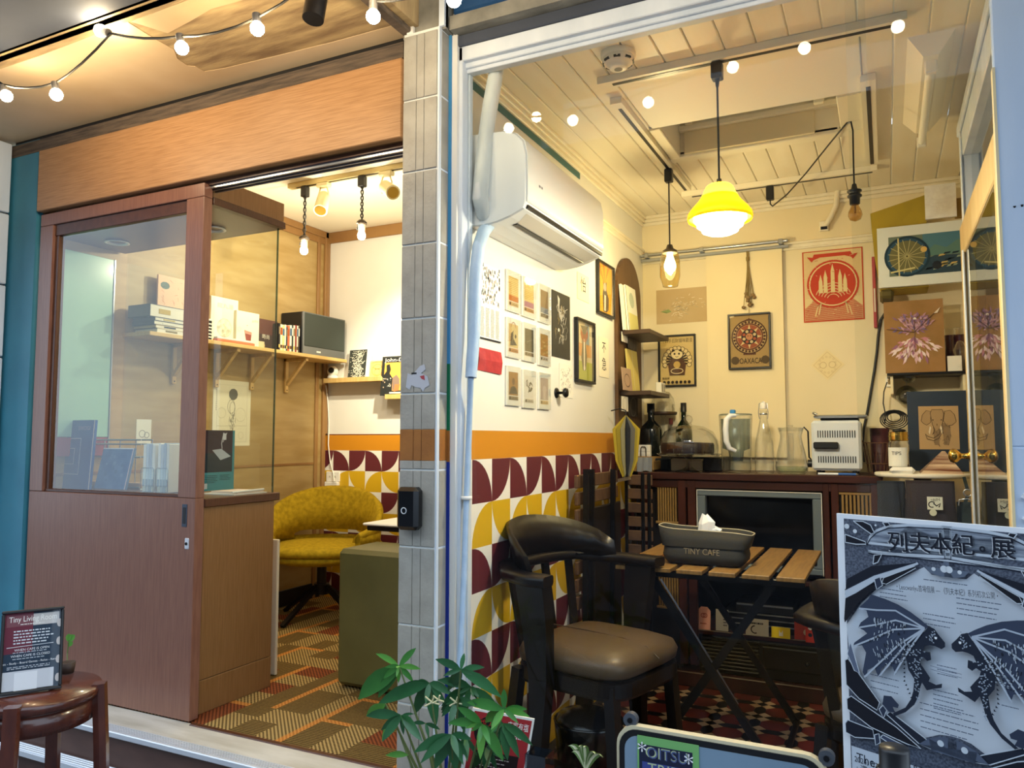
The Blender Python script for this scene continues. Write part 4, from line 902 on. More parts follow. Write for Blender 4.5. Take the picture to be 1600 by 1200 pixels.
b = MB(); b.bar((XW + .204, 2.24, .757), (XW + .204, 2.97, .757), .012, .012, 'black_plastic'); part('gap', b, t)
b = MB(); b.bar((XW + .132, 2.30, .7215), (XW + .132, 2.93, .7215), .018, .004, 'black_plastic'); part('outlet_slot', b, t)
b = MB(); b.add([(XW + .19, 2.27, .7435), (XW + .19, 2.96, .7435), (XW + .142, 2.94, .7245), (XW + .142, 2.30, .7245)], [(0, 1, 2, 3)], 'ac_beige'); part('flap', b, t)
# wrapped pipe: from the hole in the ceiling, past the unit and down the wall
mat('pipe_wrap', 'e3e6e4', .55, var='d5d9d8', var_scale=30, stretch=(1, 1, .3), bump=.3, bump_scale=40); mat('pipe_blue', 'b9cfe6', .5, var='a9c3dd', var_scale=20, bump=.2)
XP = XW + .05
def pp(*a, X=None): return [PX(x, y, X or XP) for x, y in a]
b = MB(); b.tube([PX(778, 92, XW + .10), PX(774, 120, XW + .09), PX(766, 165, XW + .075), PX(759, 215, XW + .06), PX(754, 265, XW + .055), PX(750, 310, XW + .05), PX(756, 335, XW + .05), PX(768, 348, XW + .055)], [.024, .026, .027, .027, .027, .027, .026, .024], 'pipe_wrap', 12)
t = thing('air_conditioner_pipe', 'thick white wrapped pipe beside the air conditioner, from ceiling to floor', 'pipe', (XW, 2.25, .2)); part('upper_pipe', b, t)
b = MB(); b.tube(pp((768, 346), (756, 362), (748, 385), (744, 420), (742, 470), (741, 520), (738, 560), (736, 590)), [.022, .022, .021, .021, .021, .02, .02, .019], 'pipe_blue', 12); part('lower_pipe', b, t)
b = MB(); b.tube([PX(736, 590, XP)] + pp((734, 640), (732, 700), (729, 778), (725, 900), (720, 1010), (717, 1075), X=XW + .03), .010, 'pipe_blue', 8); c = PX(729, 778, XW + .03); b.lathe([(.012, -.006), (.018, -.005), (.018, .005), (.012, .006)], 'paint_white', c, 12); part('drain_hose', b, t)
# flat things on the left wall
inkm = '22232a'
S = sheet_left(748, 408, 527, 782, XW).base(flat('f1efe8'), .001); w, h = S.w, S.h; q = random.Random(12); S.lift()
for i in range(110): x, y = q.uniform(.06, .94) * w, q.uniform(.46, .96) * h; a = q.uniform(.006, .014); S.rect(x, y, min(x + a * .7, w), y + a, ('8a8a8c', '5c5d60', 'a9a8a4', 'b9a59a')[i % 4], True)
for c in range(4): S.scribble(w * (.06 + .23 * c), h * .03, w * (.25 + .23 * c), h * .42, 22, '8c8d8f', .0012, c)
S.line([(0, 0), (w, 0)], .006, inkm); S.done('year_poster', 'white poster of many tiny figures and text columns beside the pipe', 'poster')
S = sheet_left(747, 543, 578, 782, XW); w, h = S.w, S.h; S.mb.add([(-.006, -.0, .001), (w, -.004, .004), (w + .002, h * .5, .008), (w, h, .003), (.002, h + .002, .001), (-.002, h * .5, .006)], [(0, 1, 2, 5), (5, 2, 3, 4)], mat('red_cloth', 'b23236', .85, var='9c262c', var_scale=30, bump=.3, bump_scale=60))
S.mb.box(-.004, 0, 0, w, h, .001, 'red_cloth'); S.z0 = .008
S.done('red_cloth', 'small square red cloth pinned under the figure poster', 'cloth')
acr = [((789, 420, 484, 811), (813.4, 431, 493, 835), (839.7, 442.5, 502, 857)), ((789, 495, 557, 810.5), (814.5, 503, 563, 834.5), (839.5, 512, 570, 857)), ((789, 571, 633, 810.5), (814.5, 577, 637, 834.5), (839.5, 581.5, 639, 857))]
cols = [[('e0b45a', 'c9742e'), ('e8bd62', 'b06a8a'), ('a0764c', '7d8796')], [('d6bb84', '3c3c3e'), ('5d5546', '3f3a34'), ('b18a50', '8f6a34')], [('a87a48', '3a3638'), ('e6e0d8', '26262a'), ('b09a98', 'cdb9b4')]]
nmr, nmc = ('top', 'middle', 'bottom'), ('left', 'centre', 'right')
desc = [['orange glare painted into its picture', 'golden picture with purple base', 'brown and blue landscape picture'], ['dark bird picture on tan', 'dark brown square picture', 'plain tan picture'], ['bust portrait on brown', 'black swirling calligraphy on white', 'mauve figure picture']]  # glare of the first frame is put into its print colours
for r in range(3):
    for c in range(3):
        x0, yt, yb, x1 = acr[r][c]; S = sheet_left(x0, yt, yb, x1, XW); w, h = S.w, S.h; c0, c1 = cols[r][c]
        S.base('paint_white', .006); S.rect(w * .16, h * .26, w * .84, h * .86, c0)
        if r == 0: 
            for k in range(10): S.line([(w * .16, h * (.40 + .045 * k)), (w * .84, h * (.40 + .045 * k))], .0022, 'f3e3b0' if c < 2 else '8f7a5c', k > 0)
            S.rect(w * .16, h * .26, w * .84, h * .4, c1)
        elif (r, c) == (1, 0): S.poly([(w * .25, h * .3), (w * .32, h * .62), (w * .5, h * .7), (w * .48, h * .5), (w * .75, h * .34)], c1); S.disc(w * .65, h * .56, .008, c1, 8); S.arc(w * .5, h * .78, w * .16, 0, 180, .003, 'a04a2a')
        elif (r, c) == (1, 1): S.line([(w * .3, h * .5), (w * .74, h * .6)], .004, '8a8272')
        elif (r, c) == (2, 0): S.poly([(w * .2, h * .3), (w * .3, h * .45), (w * .44, h * .5), (w * .56, h * .5), (w * .7, h * .45), (w * .8, h * .3)], c1); S.disc(w * .5, h * .62, w * .11, '6a4a3a', 12, h * .09)
        elif (r, c) == (2, 1):
            q = random.Random(3); S.lift()
            for k in range(8): a = q.uniform(0, 6); S.arc(w * (.5 + .14 * math.cos(a * 2)), h * (.57 + .08 * math.sin(a)), w * .1, a * 57, a * 57 + 170, .005, c1, 8, None, True)
        elif (r, c) == (2, 2): S.rect(w * .4, h * .28, w * .6, h * .5, c1); S.arc(w * .5, h * .5, w * .1, 0, 180, .02, c1)
        S.rect(w * .16, h * .14, w * .84, h * .24, ('d8b27a', 'c98a52', '8d7b66', 'cdbfae')[(r + c) % 4]); S.disc(w * .25, h * .19, w * .05, inkm, 8)
        for k in range(7): S.rect(w * (.36 + .065 * k), h * .165, w * (.39 + .065 * k), h * (.185 + .03 * (k % 3) / 2), inkm, k > 0)
        S.mb.bbox(0, 0, .0075, w, h, .011, glass('acrylic', 'f6f8f8', .03), .001)
        S.done('acrylic_frame', '%s %s of nine small acrylic frames, %s' % (nmr[r], nmc[c], desc[r][c]), 'frame', 'acrylic frames on the white cafe wall')
S = sheet_left(862, 452, 556, 890, XW).base(mat('ink_black_paper', '2d2a22', .8, var='3b362a', var_scale=8), .002); w, h = S.w, S.h; q = random.Random(21); S.lift()
S.poly([(w * .3, h * .95), (w * .42, h * .9), (w * .38, h * .72), (w * .6, h * .66), (w * .52, h * .56), (w * .4, h * .62), (w * .34, h * .76)], 'cfcabf', True)
for i in range(46): x, y = w * q.gauss(.52, .14), h * q.uniform(.2, .72); S.line([(x, y), (x + q.uniform(-.02, .02), y + q.uniform(.005, .03)), (x + q.uniform(-.02, .02), y + q.uniform(.02, .04))], .0025, ('c9c5ba', '8f8a7a', 'e6e2d8', 'a8925a')[i % 4], True)
S.disc(w * .36, h * .42, .008, 'e9e6de', 8); S.disc(w * .66, h * .58, .006, '14130f', 8); S.done('ink_painting', 'tall black sheet with white and grey ink figure, edges curling', 'painting')
def lynx(S):
    w, h = S.w, S.h; S.rect(.012, .012, w - .012, h - .012, 'e8a81e')
    for k in range(11): a = math.radians(20 + 14 * k); S.poly([(w * .5, h * .62), (w * .5 + .2 * math.cos(a), h * .62 + .2 * math.sin(a)), (w * .5 + .2 * math.cos(a + .1), h * .62 + .2 * math.sin(a + .1))] if False else [(w * .5, h * .6), (min(max(w * .5 + .3 * math.cos(a), .012), w - .012), min(h * .6 + .3 * abs(math.sin(a)), h - .012)), (min(max(w * .5 + .3 * math.cos(a + .1), .012), w - .012), min(h * .6 + .3 * abs(math.sin(a + .1)), h - .012))], 'd9781c', k > 0)
    S.poly([(w * .4, h * .08), (w * .36, h * .4), (w * .42, h * .52), (w * .4, h * .66), (w * .44, h * .62), (w * .55, h * .62), (w * .62, h * .68), (w * .6, h * .5), (w * .74, h * .36), (w * .72, h * .14), (w * .6, h * .08)], '4a4238')
    S.disc(w * .5, h * .55, w * .09, 'b9b0a0', 10); S.poly([(w * .44, h * .1), (w * .46, h * .4), (w * .56, h * .4), (w * .54, h * .1)], 'e2dccd')
frame_print(sheet_left(931, 404, 488.5, 956, XW), 'framed_print', 'black framed print of a seated wild cat on orange rays', 'picture', .012, .018, 'black_plastic', flat('e8a81e'), lynx, None, True)
def bull(S):
    w, h = S.w, S.h; S.rect(.02, h * .05, w - .02, h * .95, 'cdbf98'); S.rect(.02, h * .42, w - .02, h * .62, 'c9945c'); S.rect(.02, h * .05, w * .96, h * .34, 'a6ab4a'); S.rect(w * .55, h * .62, w * .8, h * .95, '8a9aa2')
    S.poly([(w * .3, h * .9), (w * .4, h * .84), (w * .4, h * .6), (w * .34, h * .4), (w * .42, h * .2), (w * .58, h * .2), (w * .66, h * .42), (w * .6, h * .62), (w * .62, h * .84), (w * .74, h * .92)], '5b5648'); S.poly([(w * .47, h * .25), (w * .46, h * .7), (w * .54, h * .7), (w * .53, h * .25)], 'd9d2c0'); S.disc(w * .5, h * .24, .012, 'e0dacb', 8)
    for k in range(6): S.arc(w * .5, h * .82 + k * .006, w * .2, 200, 340, .003, 'b0522c', 10, None, k > 0)
frame_print(sheet_left(897, 495, 596, 925, XW), 'framed_print', 'black framed print of a grey animal head over green and orange', 'picture', .012, .02, 'black_plastic', flat('e9e4d6'), bull, None, True)
S = sheet_left(902, 424, 466, 920, XW).base(flat('efe6cc'), .001); S.text('怡', S.w * .5, S.h * .38, .075, inkm); S.done('calligraphy_sheet', 'cream sheet with one brushed character below the air conditioner', 'calligraphy')
S = sheet_left(936, 525, 588, 951, XW).base(flat('f1ead6'), .001); S.text('不', S.w * .5, S.h * .64, .06, inkm); S.text('急', S.w * .5, S.h * .2, .07, inkm); S.done('calligraphy_sheet', 'narrow white sheet with two brushed characters beside the arched board', 'calligraphy')
S = sheet_left(874, 567, 620, 895, XW).base(flat('ece8dc'), .001); q = random.Random(31); S.lift()
for i in range(60): x, y = S.w * q.uniform(.12, .92), S.h * q.uniform(.1, .86); S.line([(x, y), (x + q.uniform(-.02, .02), y + q.uniform(-.02, .02))], .0018, ('6c6c6a', '9a9a94', '45464a', '8d8f6a')[i % 4], True)
S.done('tree_sketch', 'small sheet with a grey ink tree sketch above the orange band', 'drawing')
p = PX(869, 614, XW); t = thing('wall_hook', 'black round wall hook beside the tree sketch', 'hook', p)
Mh = Matrix.Translation(p) @ Matrix.Rotation(math.pi / 2, 4, 'Y'); b = MB(); b.lathe([(0, .006), (.02, .006), (.022, .003), (.022, 0)], 'black_metal', n=18, M=Mh); part('plate', b, t)
b = MB(); b.lathe([(.006, .004), (.006, .03), (.018, .036), (.021, .043), (.018, .05), (0, .052)], 'black_metal', n=18, M=Mh); part('knob', b, t)

# --- arched board with two little shelves in the corner
XA = XW + .02; mat('walnut', '6a4b2c', .5, var='573c22', var_scale=8, stretch=(1, 12, 1)); mat('dark_walnut', '4a3524', .45, var='3d2b1d', var_scale=8)
ya, yb2 = PX(966, 600, XA).y, PX(1002, 560, XA).y; zt = PX(985, 406, XA).z; ym = (ya + yb2) / 2; rr = (yb2 - ya) / 2
P = [(ya, -.16), (yb2, -.16)] + [(ym + rr * math.cos(math.pi * i / 16), zt - rr + rr * math.sin(math.pi * i / 16)) for i in range(17)]
t = thing('arched_board', 'tall arched brown board with two small shelves in the cafe corner', 'shelf', (XA, ym, -.16))
b = MB(); b.prism(P, 0, .018, 'walnut', Matrix(((0, 0, 1, XW + .002), (1, 0, 0, 0), (0, 1, 0, 0), (0, 0, 0, 1)))); part('back_board', b, t)
shs = []
for y in (512, 609):
    z = PX(985, y, XA + .08).z; part('shelf', MB().bbox(XA, ya + .03, z - .022, XA + .16, yb2 - .01, z, 'dark_walnut', .002), t); shs.append(z)
XQ = XA + .05
def stand_left(x0, yt, x1, X, z, m, th=.006, lean=.08):
    a, c = PX(x0, 560, X).y, PX(x1, 560, X).y; zt_ = PX((x0 + x1) / 2, yt, X).z
    S = Sheet((X, a, z), (0, 1, 0), (-math.sin(lean), 0, math.cos(lean)), c - a, (zt_ - z) / math.cos(lean)); return S.base(m, th, -th)
S = stand_left(977, 446, 985, XA + .035, shs[0], flat('f3efe2'), .012); S.done('white_book', 'white book standing on the upper shelf of the arched board, left one', 'book')
S = stand_left(984, 449, 999, XA + .05, shs[0], flat('e9e8d8'), .01); w, h = S.w, S.h; S.rect(w * .1, .006, w, h * .4, 'd9d28a'); S.disc(w * .5, h * .7, w * .25, 'b9c4b4', 10); S.line([(0, 0), (0, h)], .004, '3a3a34'); S.done('pale_book', 'pale green and yellow book leaning on the upper arched-board shelf', 'book')
S = stand_left(984, 547, 1000, XA + .03, shs[1], flat('e2d07a'), .008); S.line([(S.w * .5, 0), (S.w * .5, S.h)], .004, 'f2ecd0'); S.done('yellow_folder', 'yellow folded booklets standing on the lower arched-board shelf', 'booklet')
S = stand_left(974, 575, 988, XA + .05, shs[1], flat('b79a84'), .004); S.ring(S.w * .5, S.h * .45, S.w * .3, .004, '4a3a34', ry=S.h * .28); S.done('brown_card', 'small brown card with dark ring leaning on the lower arched-board shelf', 'card')
a = Vector((0, yb2 - .02, 0)); put(MB().bbox(XA + .11, a.y - .09, shs[1] + .0, XA + .14, a.y - .0, shs[1] + .06, flat('ece8dc'), .003).box(XA + .1402, a.y - .08, shs[1] + .01, XA + .141, a.y - .05, shs[1] + .05, flat('a9a498')).box(XA + .1402, a.y - .035, shs[1] + .01, XA + .141, a.y - .01, shs[1] + .05, flat('a9a498')), 'card_box', 'small white box of cards on the lower arched-board shelf', 'box')
for (x0, yt, yb_, x1, X, col, nm_, lab) in ((971, 518, 533, 980, XA + .012, 'f0ece2', 'round_tag', 'white rounded tag hanging under the upper arched-board shelf'), (981, 520, 544, 994, XA + .012, '5d554c', 'dark_card', 'dark translucent card hung beneath the upper arched-board shelf'), (971, 619, 642, 981, XA + .03, 'e6e0d4', 'face_card', 'white card with round drawing hanging under the lower shelf'), (982, 620, 650, 996, XA + .012, '3a332c', 'black_card', 'dark patterned card hung under the lower arched-board shelf')):
    S = sheet_left(x0, yt, yb_, x1, X); S.base(flat(col), .002); S.ring(S.w / 2, S.h / 2, S.w * .3, .002, '6c655c' if col[0] in 'ef' else '8a8070'); S.done(nm_, lab, 'card')
# hanging menu folders
c = PX(978, 648, XA + .09); t = thing('hanging_folders', 'yellow, white and black folders hung fanned from a hook on the arched board', 'folders', c)
for i, (m, ang) in enumerate((('a8942e', -78), ('8f7f2a', -55), ('8a8668', -34), ('191b21', -14), ('23262d', 6), ('5a5a58', 26), ('8f7f2a', 40), ('a8942e', 60))):
    a = math.radians(ang); d = Vector((math.cos(math.radians(40)) * math.sin(a) + .2 * math.cos(a), math.sin(math.radians(40)) * math.sin(a), 0)) * .075; b = MB(); n_ = Vector((d.y, -d.x, 0)).normalized() * .0015
    P = [c, c + d + Vector((0, 0, -.07)), c + d * .8 + Vector((0, 0, -.22)), c + d * .3 + Vector((0, 0, -.30)), c + Vector((0, 0, -.27))]
    b.add([p + n_ for p in P] + [p - n_ for p in P], [(0, 1, 2, 3, 4), (9, 8, 7, 6, 5)] + [(j, 5 + j, 5 + (j + 1) % 5, (j + 1) % 5) for j in range(5)], flat(m)); part('folder', b, t)
b = MB(); b.tube([c + Vector((0, 0, -.005)), c + Vector((.0, 0, .02)), c + Vector((-.03, 0, .03)), c + Vector((-.075, 0, .02))], .003, 'black_metal', 6); part('hook', b, t)

# ================================================================== back wall
b = MB(); yr = YB - .055; a, c = PY(1000, 400, yr), PY(1231, 376, yr); zr = (a.z + c.z) / 2
t = thing('curtain_rail', 'silver double curtain rail across the cream back wall', 'rail', ((a.x + c.x) / 2, YB, zr))
b.cyl((XW + .006, yr, zr), (c.x, yr, zr), .009, 'aluminium'); part('rod', b, t); part('track', MB().bbox(a.x, yr + .012, zr - .034, c.x, yr + .028, zr - .018, 'aluminium', .002), t)
for x in (1010, 1096, 1220): p = PY(x, 390, yr); part('bracket', MB().bbox(p.x - .012, yr - .012, zr - .016, p.x + .012, YB, zr + .012, 'aluminium', .003), t)
S = sheet_back(1109, 398, 735, 1226, YB - .028); S.o.z = -.10; S.h = zr - .03 - S.o.z; S.M[2][3] = S.o.z
S.base(mat('panel_cloth', 'f3e4bd', .8, var='efdeb4', var_scale=2), .006, -.006); S.done('cloth_banner', 'tall cream fabric panel hanging from the curtain rail', 'panel'); YP = YB - .0285
p = PY(1168, 393, YP - .012); t = thing('dried_flowers', 'bunch of dried flowers hanging upside down on the cream panel', 'dried flowers', p); q = random.Random(17); b = MB(); f = MB()
mat('dry_stem', '8a7440', .8); mat('dry_head', '9a8058', .9, var='7a6040', var_scale=60)
for i in range(12):
    x, L = q.gauss(0, .014), q.uniform(.20, .31); e = p + Vector((x, q.uniform(-.02, .005), -L)); b.tube([p + Vector((q.uniform(-.006, .006), 0, .0)), p + Vector((x * .35, 0, -L * .5)), e], .0016, 'dry_stem', 5); f.sphere(e, q.uniform(.007, .013), 'dry_head', 7, 5, (1, 1, .8))
b.cyl(p + Vector((0, 0, -.05)), p + Vector((0, 0, -.03)), .009, 'dry_stem', n=8); b.tube([p + Vector((0, 0, -.02)), p + Vector((0, 0, -.36))], .0012, 'dry_stem', 5); part('stems', b, t); o = part('flower_heads', f, t); o['kind'] = 'stuff'
S = sheet_back(1026, 454, 507, 1106, YB).base(mat('kraft', 'cbb287', .85, var='c2a87b', var_scale=6), .001); w, h = S.w, S.h; q = random.Random(5); S.lift()
S.poly([(w * .08, h * .36), (w * .2, h * .30), (w * .3, h * .34), (w * .24, h * .42)], '93a36a', True)
for i in range(110): x = w * min(max(q.gauss(.52, .18), .08), .94); y = h * min(max(q.gauss(.42 + .3 * (x / w - .45), .13), .1), .92); S.line([(x, y), (x + q.uniform(-.02, .02), y + q.uniform(-.006, .012))], .0022, ('e9ddc0', 'dbcfae', 'a8a68e', 'f2ead2', '9a8f72', 'c6b48c')[i % 6], True)
S.done('landscape_drawing', 'kraft paper landscape drawing with white chalk trees beside the hanging panel', 'drawing')
def manycat(S):
    w, h = S.w, S.h; S.rect(.014, .014, w - .014, h - .014, 'd9bd7c'); S.text('十四手招財貓咪觀音', w * .5, h * .855, .026, '2a2018', width=w * .82)
    for k in range(14):
        a = math.radians(-20 + 220 * k / 13); S.line([(w * .5, h * .5), (w * .5 + w * .34 * math.cos(a), h * .5 + h * .24 * math.sin(a))], .009, '3c2c1e', k > 0); S.disc(w * .5 + w * .34 * math.cos(a), h * .5 + h * .24 * math.sin(a), .013, 'e6cf98', 8); S.ring(w * .5 + w * .34 * math.cos(a), h * .5 + h * .24 * math.sin(a), .013, .003, '3c2c1e', 8)
    S.poly([(w * .3, h * .22), (w * .26, h * .42), (w * .36, h * .54), (w * .64, h * .54), (w * .74, h * .42), (w * .7, h * .22)], '5c3e2a'); S.disc(w * .5, h * .62, w * .17, '3c2c1e', 16, h * .10); S.disc(w * .5, h * .62, w * .155, 'ead6a4', 16, h * .09); S.poly([(w * .36, h * .66), (w * .38, h * .73), (w * .46, h * .69)], '3c2c1e'); S.poly([(w * .54, h * .69), (w * .62, h * .73), (w * .64, h * .66)], '3c2c1e')
    S.disc(w * .44, h * .63, .006, '2a2018', 8); S.disc(w * .56, h * .63, .006, '2a2018', 8); S.line([(w * .46, h * .58), (w * .5, h * .565), (w * .54, h * .58)], .003, '2a2018'); S.disc(w * .5, h * .42, .02, 'c9a85c', 10); S.ring(w * .5, h * .3, w * .16, .004, 'ead6a4', ry=h * .05)
    S.text('貓貓貓', w * .2, h * .145, .014, '2a2018'); 
    for k in range(7): S.disc(w * (.16 + .11 * k), h * .085, .009, '2a2018', 7, None, k > 0)
frame_print(sheet_back(1030, 525, 605, 1088, YB), 'framed_print', 'black framed tan print of a many-armed seated cat', 'picture', .010, .018, 'black_plastic', flat('d9bd7c'), manycat, None, True)
def sun(S):
    w, h = S.w, S.h; S.rect(.012, .012, w - .012, h - .012, 'a98d5c'); cx, cy, R = w * .5, h * .58, w * .42
    S.disc(cx, cy, R, '4a3226', 32); S.disc(cx, cy, R * .93, 'b59a6a', 32); S.lift()
    for k in range(28): a = 2 * math.pi * k / 28; S.disc(cx + R * .85 * math.cos(a), cy + R * .85 * math.sin(a), R * .07, '4a3226', 7, None, True)
    S.ring(cx, cy, R * .74, .008, '6a4030'); S.disc(cx, cy, R * .68, '97543a', 28); S.lift()
    for k in range(8): a = 2 * math.pi * k / 8; S.poly([(cx + R * .72 * math.cos(a), cy + R * .72 * math.sin(a)), (cx + R * .4 * math.cos(a + .22), cy + R * .4 * math.sin(a + .22)), (cx + R * .4 * math.cos(a - .22), cy + R * .4 * math.sin(a - .22))], 'd2bd8c', True)
    S.disc(cx, cy, R * .45, '3c3430', 24); S.lift()
    for k in range(8): a = 2 * math.pi * (k + .5) / 8; S.disc(cx + R * .32 * math.cos(a), cy + R * .32 * math.sin(a), R * .09, ('c9b48a', 'a8583c')[k % 2], 8, None, True)
    S.disc(cx, cy, R * .2, 'b9805a', 14); S.disc(cx - R * .07, cy + R * .04, R * .03, '2a2018', 6); S.disc(cx + R * .07, cy + R * .04, R * .03, '2a2018', 6); S.lift()
    for k in range(7): S.disc(cx + R * (-.3 + .1 * k), cy + R * 1.02 - abs(k - 3) * .004, R * .06, '5a3a2a', 6, None, True); S.disc(cx + R * (-.3 + .1 * k), cy - R * 1.0, R * .06, '5a3a2a', 6, None, True)
    S.text('OAXACA', w * .52, h * .10, .042, '2c241c', width=w * .52); S.disc(w * .16, h * .16, .022, '5a4a34', 9); S.disc(w * .86, h * .16, .022, '5a4a34', 9)
frame_print(sheet_back(1139, 492, 578, 1205, YP - .0005 - .006), 'framed_print', 'black framed brown print of a round stone calendar on the hanging panel', 'picture', .010, .018, 'black_plastic', flat('a98d5c'), sun, None, True)
S = sheet_back(1256, 394, 505, 1350, YB).base(flat('e3cf9c'), .001); w, h = S.w, S.h; rd = 'c2452f'
S.line([(.004, .004), (w - .004, .004), (w - .004, h - .004), (.004, h - .004)], .008, rd, close=True); S.disc(w * .5, h * .52, w * .43, rd, 36); S.ring(w * .5, h * .52, w * .385, .006, 'e3cf9c', 36); S.ring(w * .5, h * .52, w * .40, .002, 'e3cf9c', 36)
S.lift()
for k in range(26): S.line([(w * (.03 + max(0, k - 14) * .018), h * (.02 + .0125 * k)), (w * (.97 - max(0, k - 14) * .018), h * (.02 + .0125 * k))], .0028, rd, True)
for k in range(40): S.line([(w * .04, h * (.34 + .016 * k)), (w * .96, h * (.34 + .016 * k))], .0006, rd, True)
S.disc(w * .5, h * .52, w * .43, rd, 36); S.ring(w * .5, h * .52, w * .385, .006, 'e3cf9c', 36); S.poly([(w * .15, h * .86), (w * .2, h * .95), (w * .8, h * .95), (w * .86, h * .86), (w * .7, h * .9), (w * .3, h * .9)], rd)
S.poly([(w * .08, h * .92), (w * .22, h * .9), (w * .16, h * .84)], rd); S.poly([(w * .92, h * .92), (w * .78, h * .9), (w * .84, h * .84)], rd); S.lift()
for (x, hh) in ((.3, .66), (.38, .72), (.5, .80), (.62, .72), (.7, .66)): S.poly([(w * (x - .035), h * .4), (w * (x - .03), h * (hh - .1)), (w * x, h * hh), (w * (x + .03), h * (hh - .1)), (w * (x + .035), h * .4)], 'e3cf9c', True)
for k in range(5): S.arc(w * .5, h * .30, w * (.10 + .05 * k), 20, 160, .0035, 'e3cf9c', 14, None, k > 0)
q = random.Random(9); S.lift()
for i in range(120): x, y = q.uniform(.06, .94) * w, q.uniform(.04, .9) * h; S.line([(x, y), (x + q.uniform(-.016, .016), y + q.uniform(-.005, .005))], .0018, (rd, 'e3cf9c')[i % 2], True)
for sx in (-1, 1): S.line([(w * (.5 + sx * .3), h * .08), (w * (.5 + sx * .26), h * .2), (w * (.5 + sx * .2), h * .26), (w * (.5 + sx * .24), h * .1)], .006, 'e3cf9c', sx > 0)
S.done('red_print', 'red block print of towers in a round frame on the cream back wall', 'print')
p = PY(1293, 570, YB - .001); r_ = (PY(1320, 570, YB).x - PY(1267, 570, YB).x) / 2
S = Sheet((p.x, YB - .001, p.z - r_), (1, 0, 1), (-1, 0, 1), r_ * 1.414, r_ * 1.414).base(flat('f0dfb2'), .001); w = S.w
S.line([(.01, .01), (w - .01, .01), (w - .01, w - .01), (.01, w - .01)], .002, 'c9b184', close=True); S.ring(w * .36, w * .62, w * .14, .002, 'bda477', 12); S.ring(w * .64, w * .36, w * .14, .002, 'bda477', 12)
for k in range(14): S.ring(w * (.5 + .36 * math.cos(k * .449)), w * (.5 + .36 * math.sin(k * .449)), w * .04, .0015, 'cdb68a', 6, None, k > 0)
S.done('diamond_sheet', 'cream diamond shaped paper with faint line drawing under the red print', 'paper')

# ================================================================== ceiling fittings of the cafe
mat('track_white', 'f2ead6', .4)
track((-.885, 2.535), (.095, 2.535), ZC, .05, 'track_white', 'black_metal', 'ceiling_track', 'long white light track with black slot across the front of the cafe ceiling')
track((-.875, 2.69), (-.875, 3.83), ZC, .045, 'track_white', 'black_metal', 'ceiling_track', 'white light track running back along the left of the cafe ceiling')
track((-.02, 2.90), (-.02, 3.83), ZC, .05, 'track_white', 'black_metal', 'ceiling_track', 'white light track running back beside the ceiling hatch on the right')
track((-.92, 3.93), (.0, 3.93), ZC, .05, 'track_white', 'black_metal', 'ceiling_track', 'white light track across the rear of the cafe ceiling')
c = PZ(966, 84, ZC); t = thing('smoke_detector', 'round white smoke detector on the cafe ceiling near the window', 'smoke detector', c)
b = MB(); b.lathe([(.058, 0), (.058, -.012), (.052, -.016)], 'track_white', c, 28); part('base', b, t); b = MB(); b.lathe([(.052, -.014), (.052, -.030), (.044, -.036), (.030, -.044), (.030, -.05), (.024, -.054), (0, -.054)], 'track_white', c, 28); part('head', b, t)
for k in range(8): a = 2 * math.pi * k / 8; b = MB(); b.bar(c + Vector((.05 * math.cos(a), .05 * math.sin(a), -.030)), c + Vector((.05 * math.cos(a + .45), .05 * math.sin(a + .45), -.030)), .006, .007, 'black_plastic'); part('vent', b, t)
b = MB(); b.cyl(c + Vector((0, 0, -.0545)), c + Vector((0, 0, -.054)), .014, flat('9a968a'), n=14); part('button', b, t)
# fluorescent fitting in its sloping white recess
a, c2 = PZ(1440, 50, ZC), PZ(1432, 190, ZC); t = thing('fluorescent_fitting', 'white fluorescent tube fitting with slanted reflectors on the cafe ceiling, right side', 'light fitting', ((a.x + c2.x) / 2, 3.05, ZC))
b = MB(); x0, x1, y0, y1 = .10, .235, 2.69, 3.44; b.add([(x0, y0, ZC), (x1, y0, ZC), (x1, y1, ZC), (x0, y1, ZC), (x0 + .045, y0 + .05, ZC - .05), (x1 - .045, y0 + .05, ZC - .05), (x1 - .045, y1, ZC - .05), (x0 + .045, y1, ZC - .05)], [(0, 1, 5, 4), (1, 2, 6, 5), (2, 3, 7, 6), (3, 0, 4, 7), (4, 5, 6, 7)], 'track_white'); part('reflector', b, t)
b = MB(); b.cyl((.168, 2.80, ZC - .068), (.168, 3.50, ZC - .068), .014, flat('f4f1e2')); part('tube', b, t); 
for y in (2.79, 3.50): part('tube_holder', MB().bbox(.15, y - .012, ZC - .088, .186, y + .012, ZC - .045, 'track_white', .004), t)
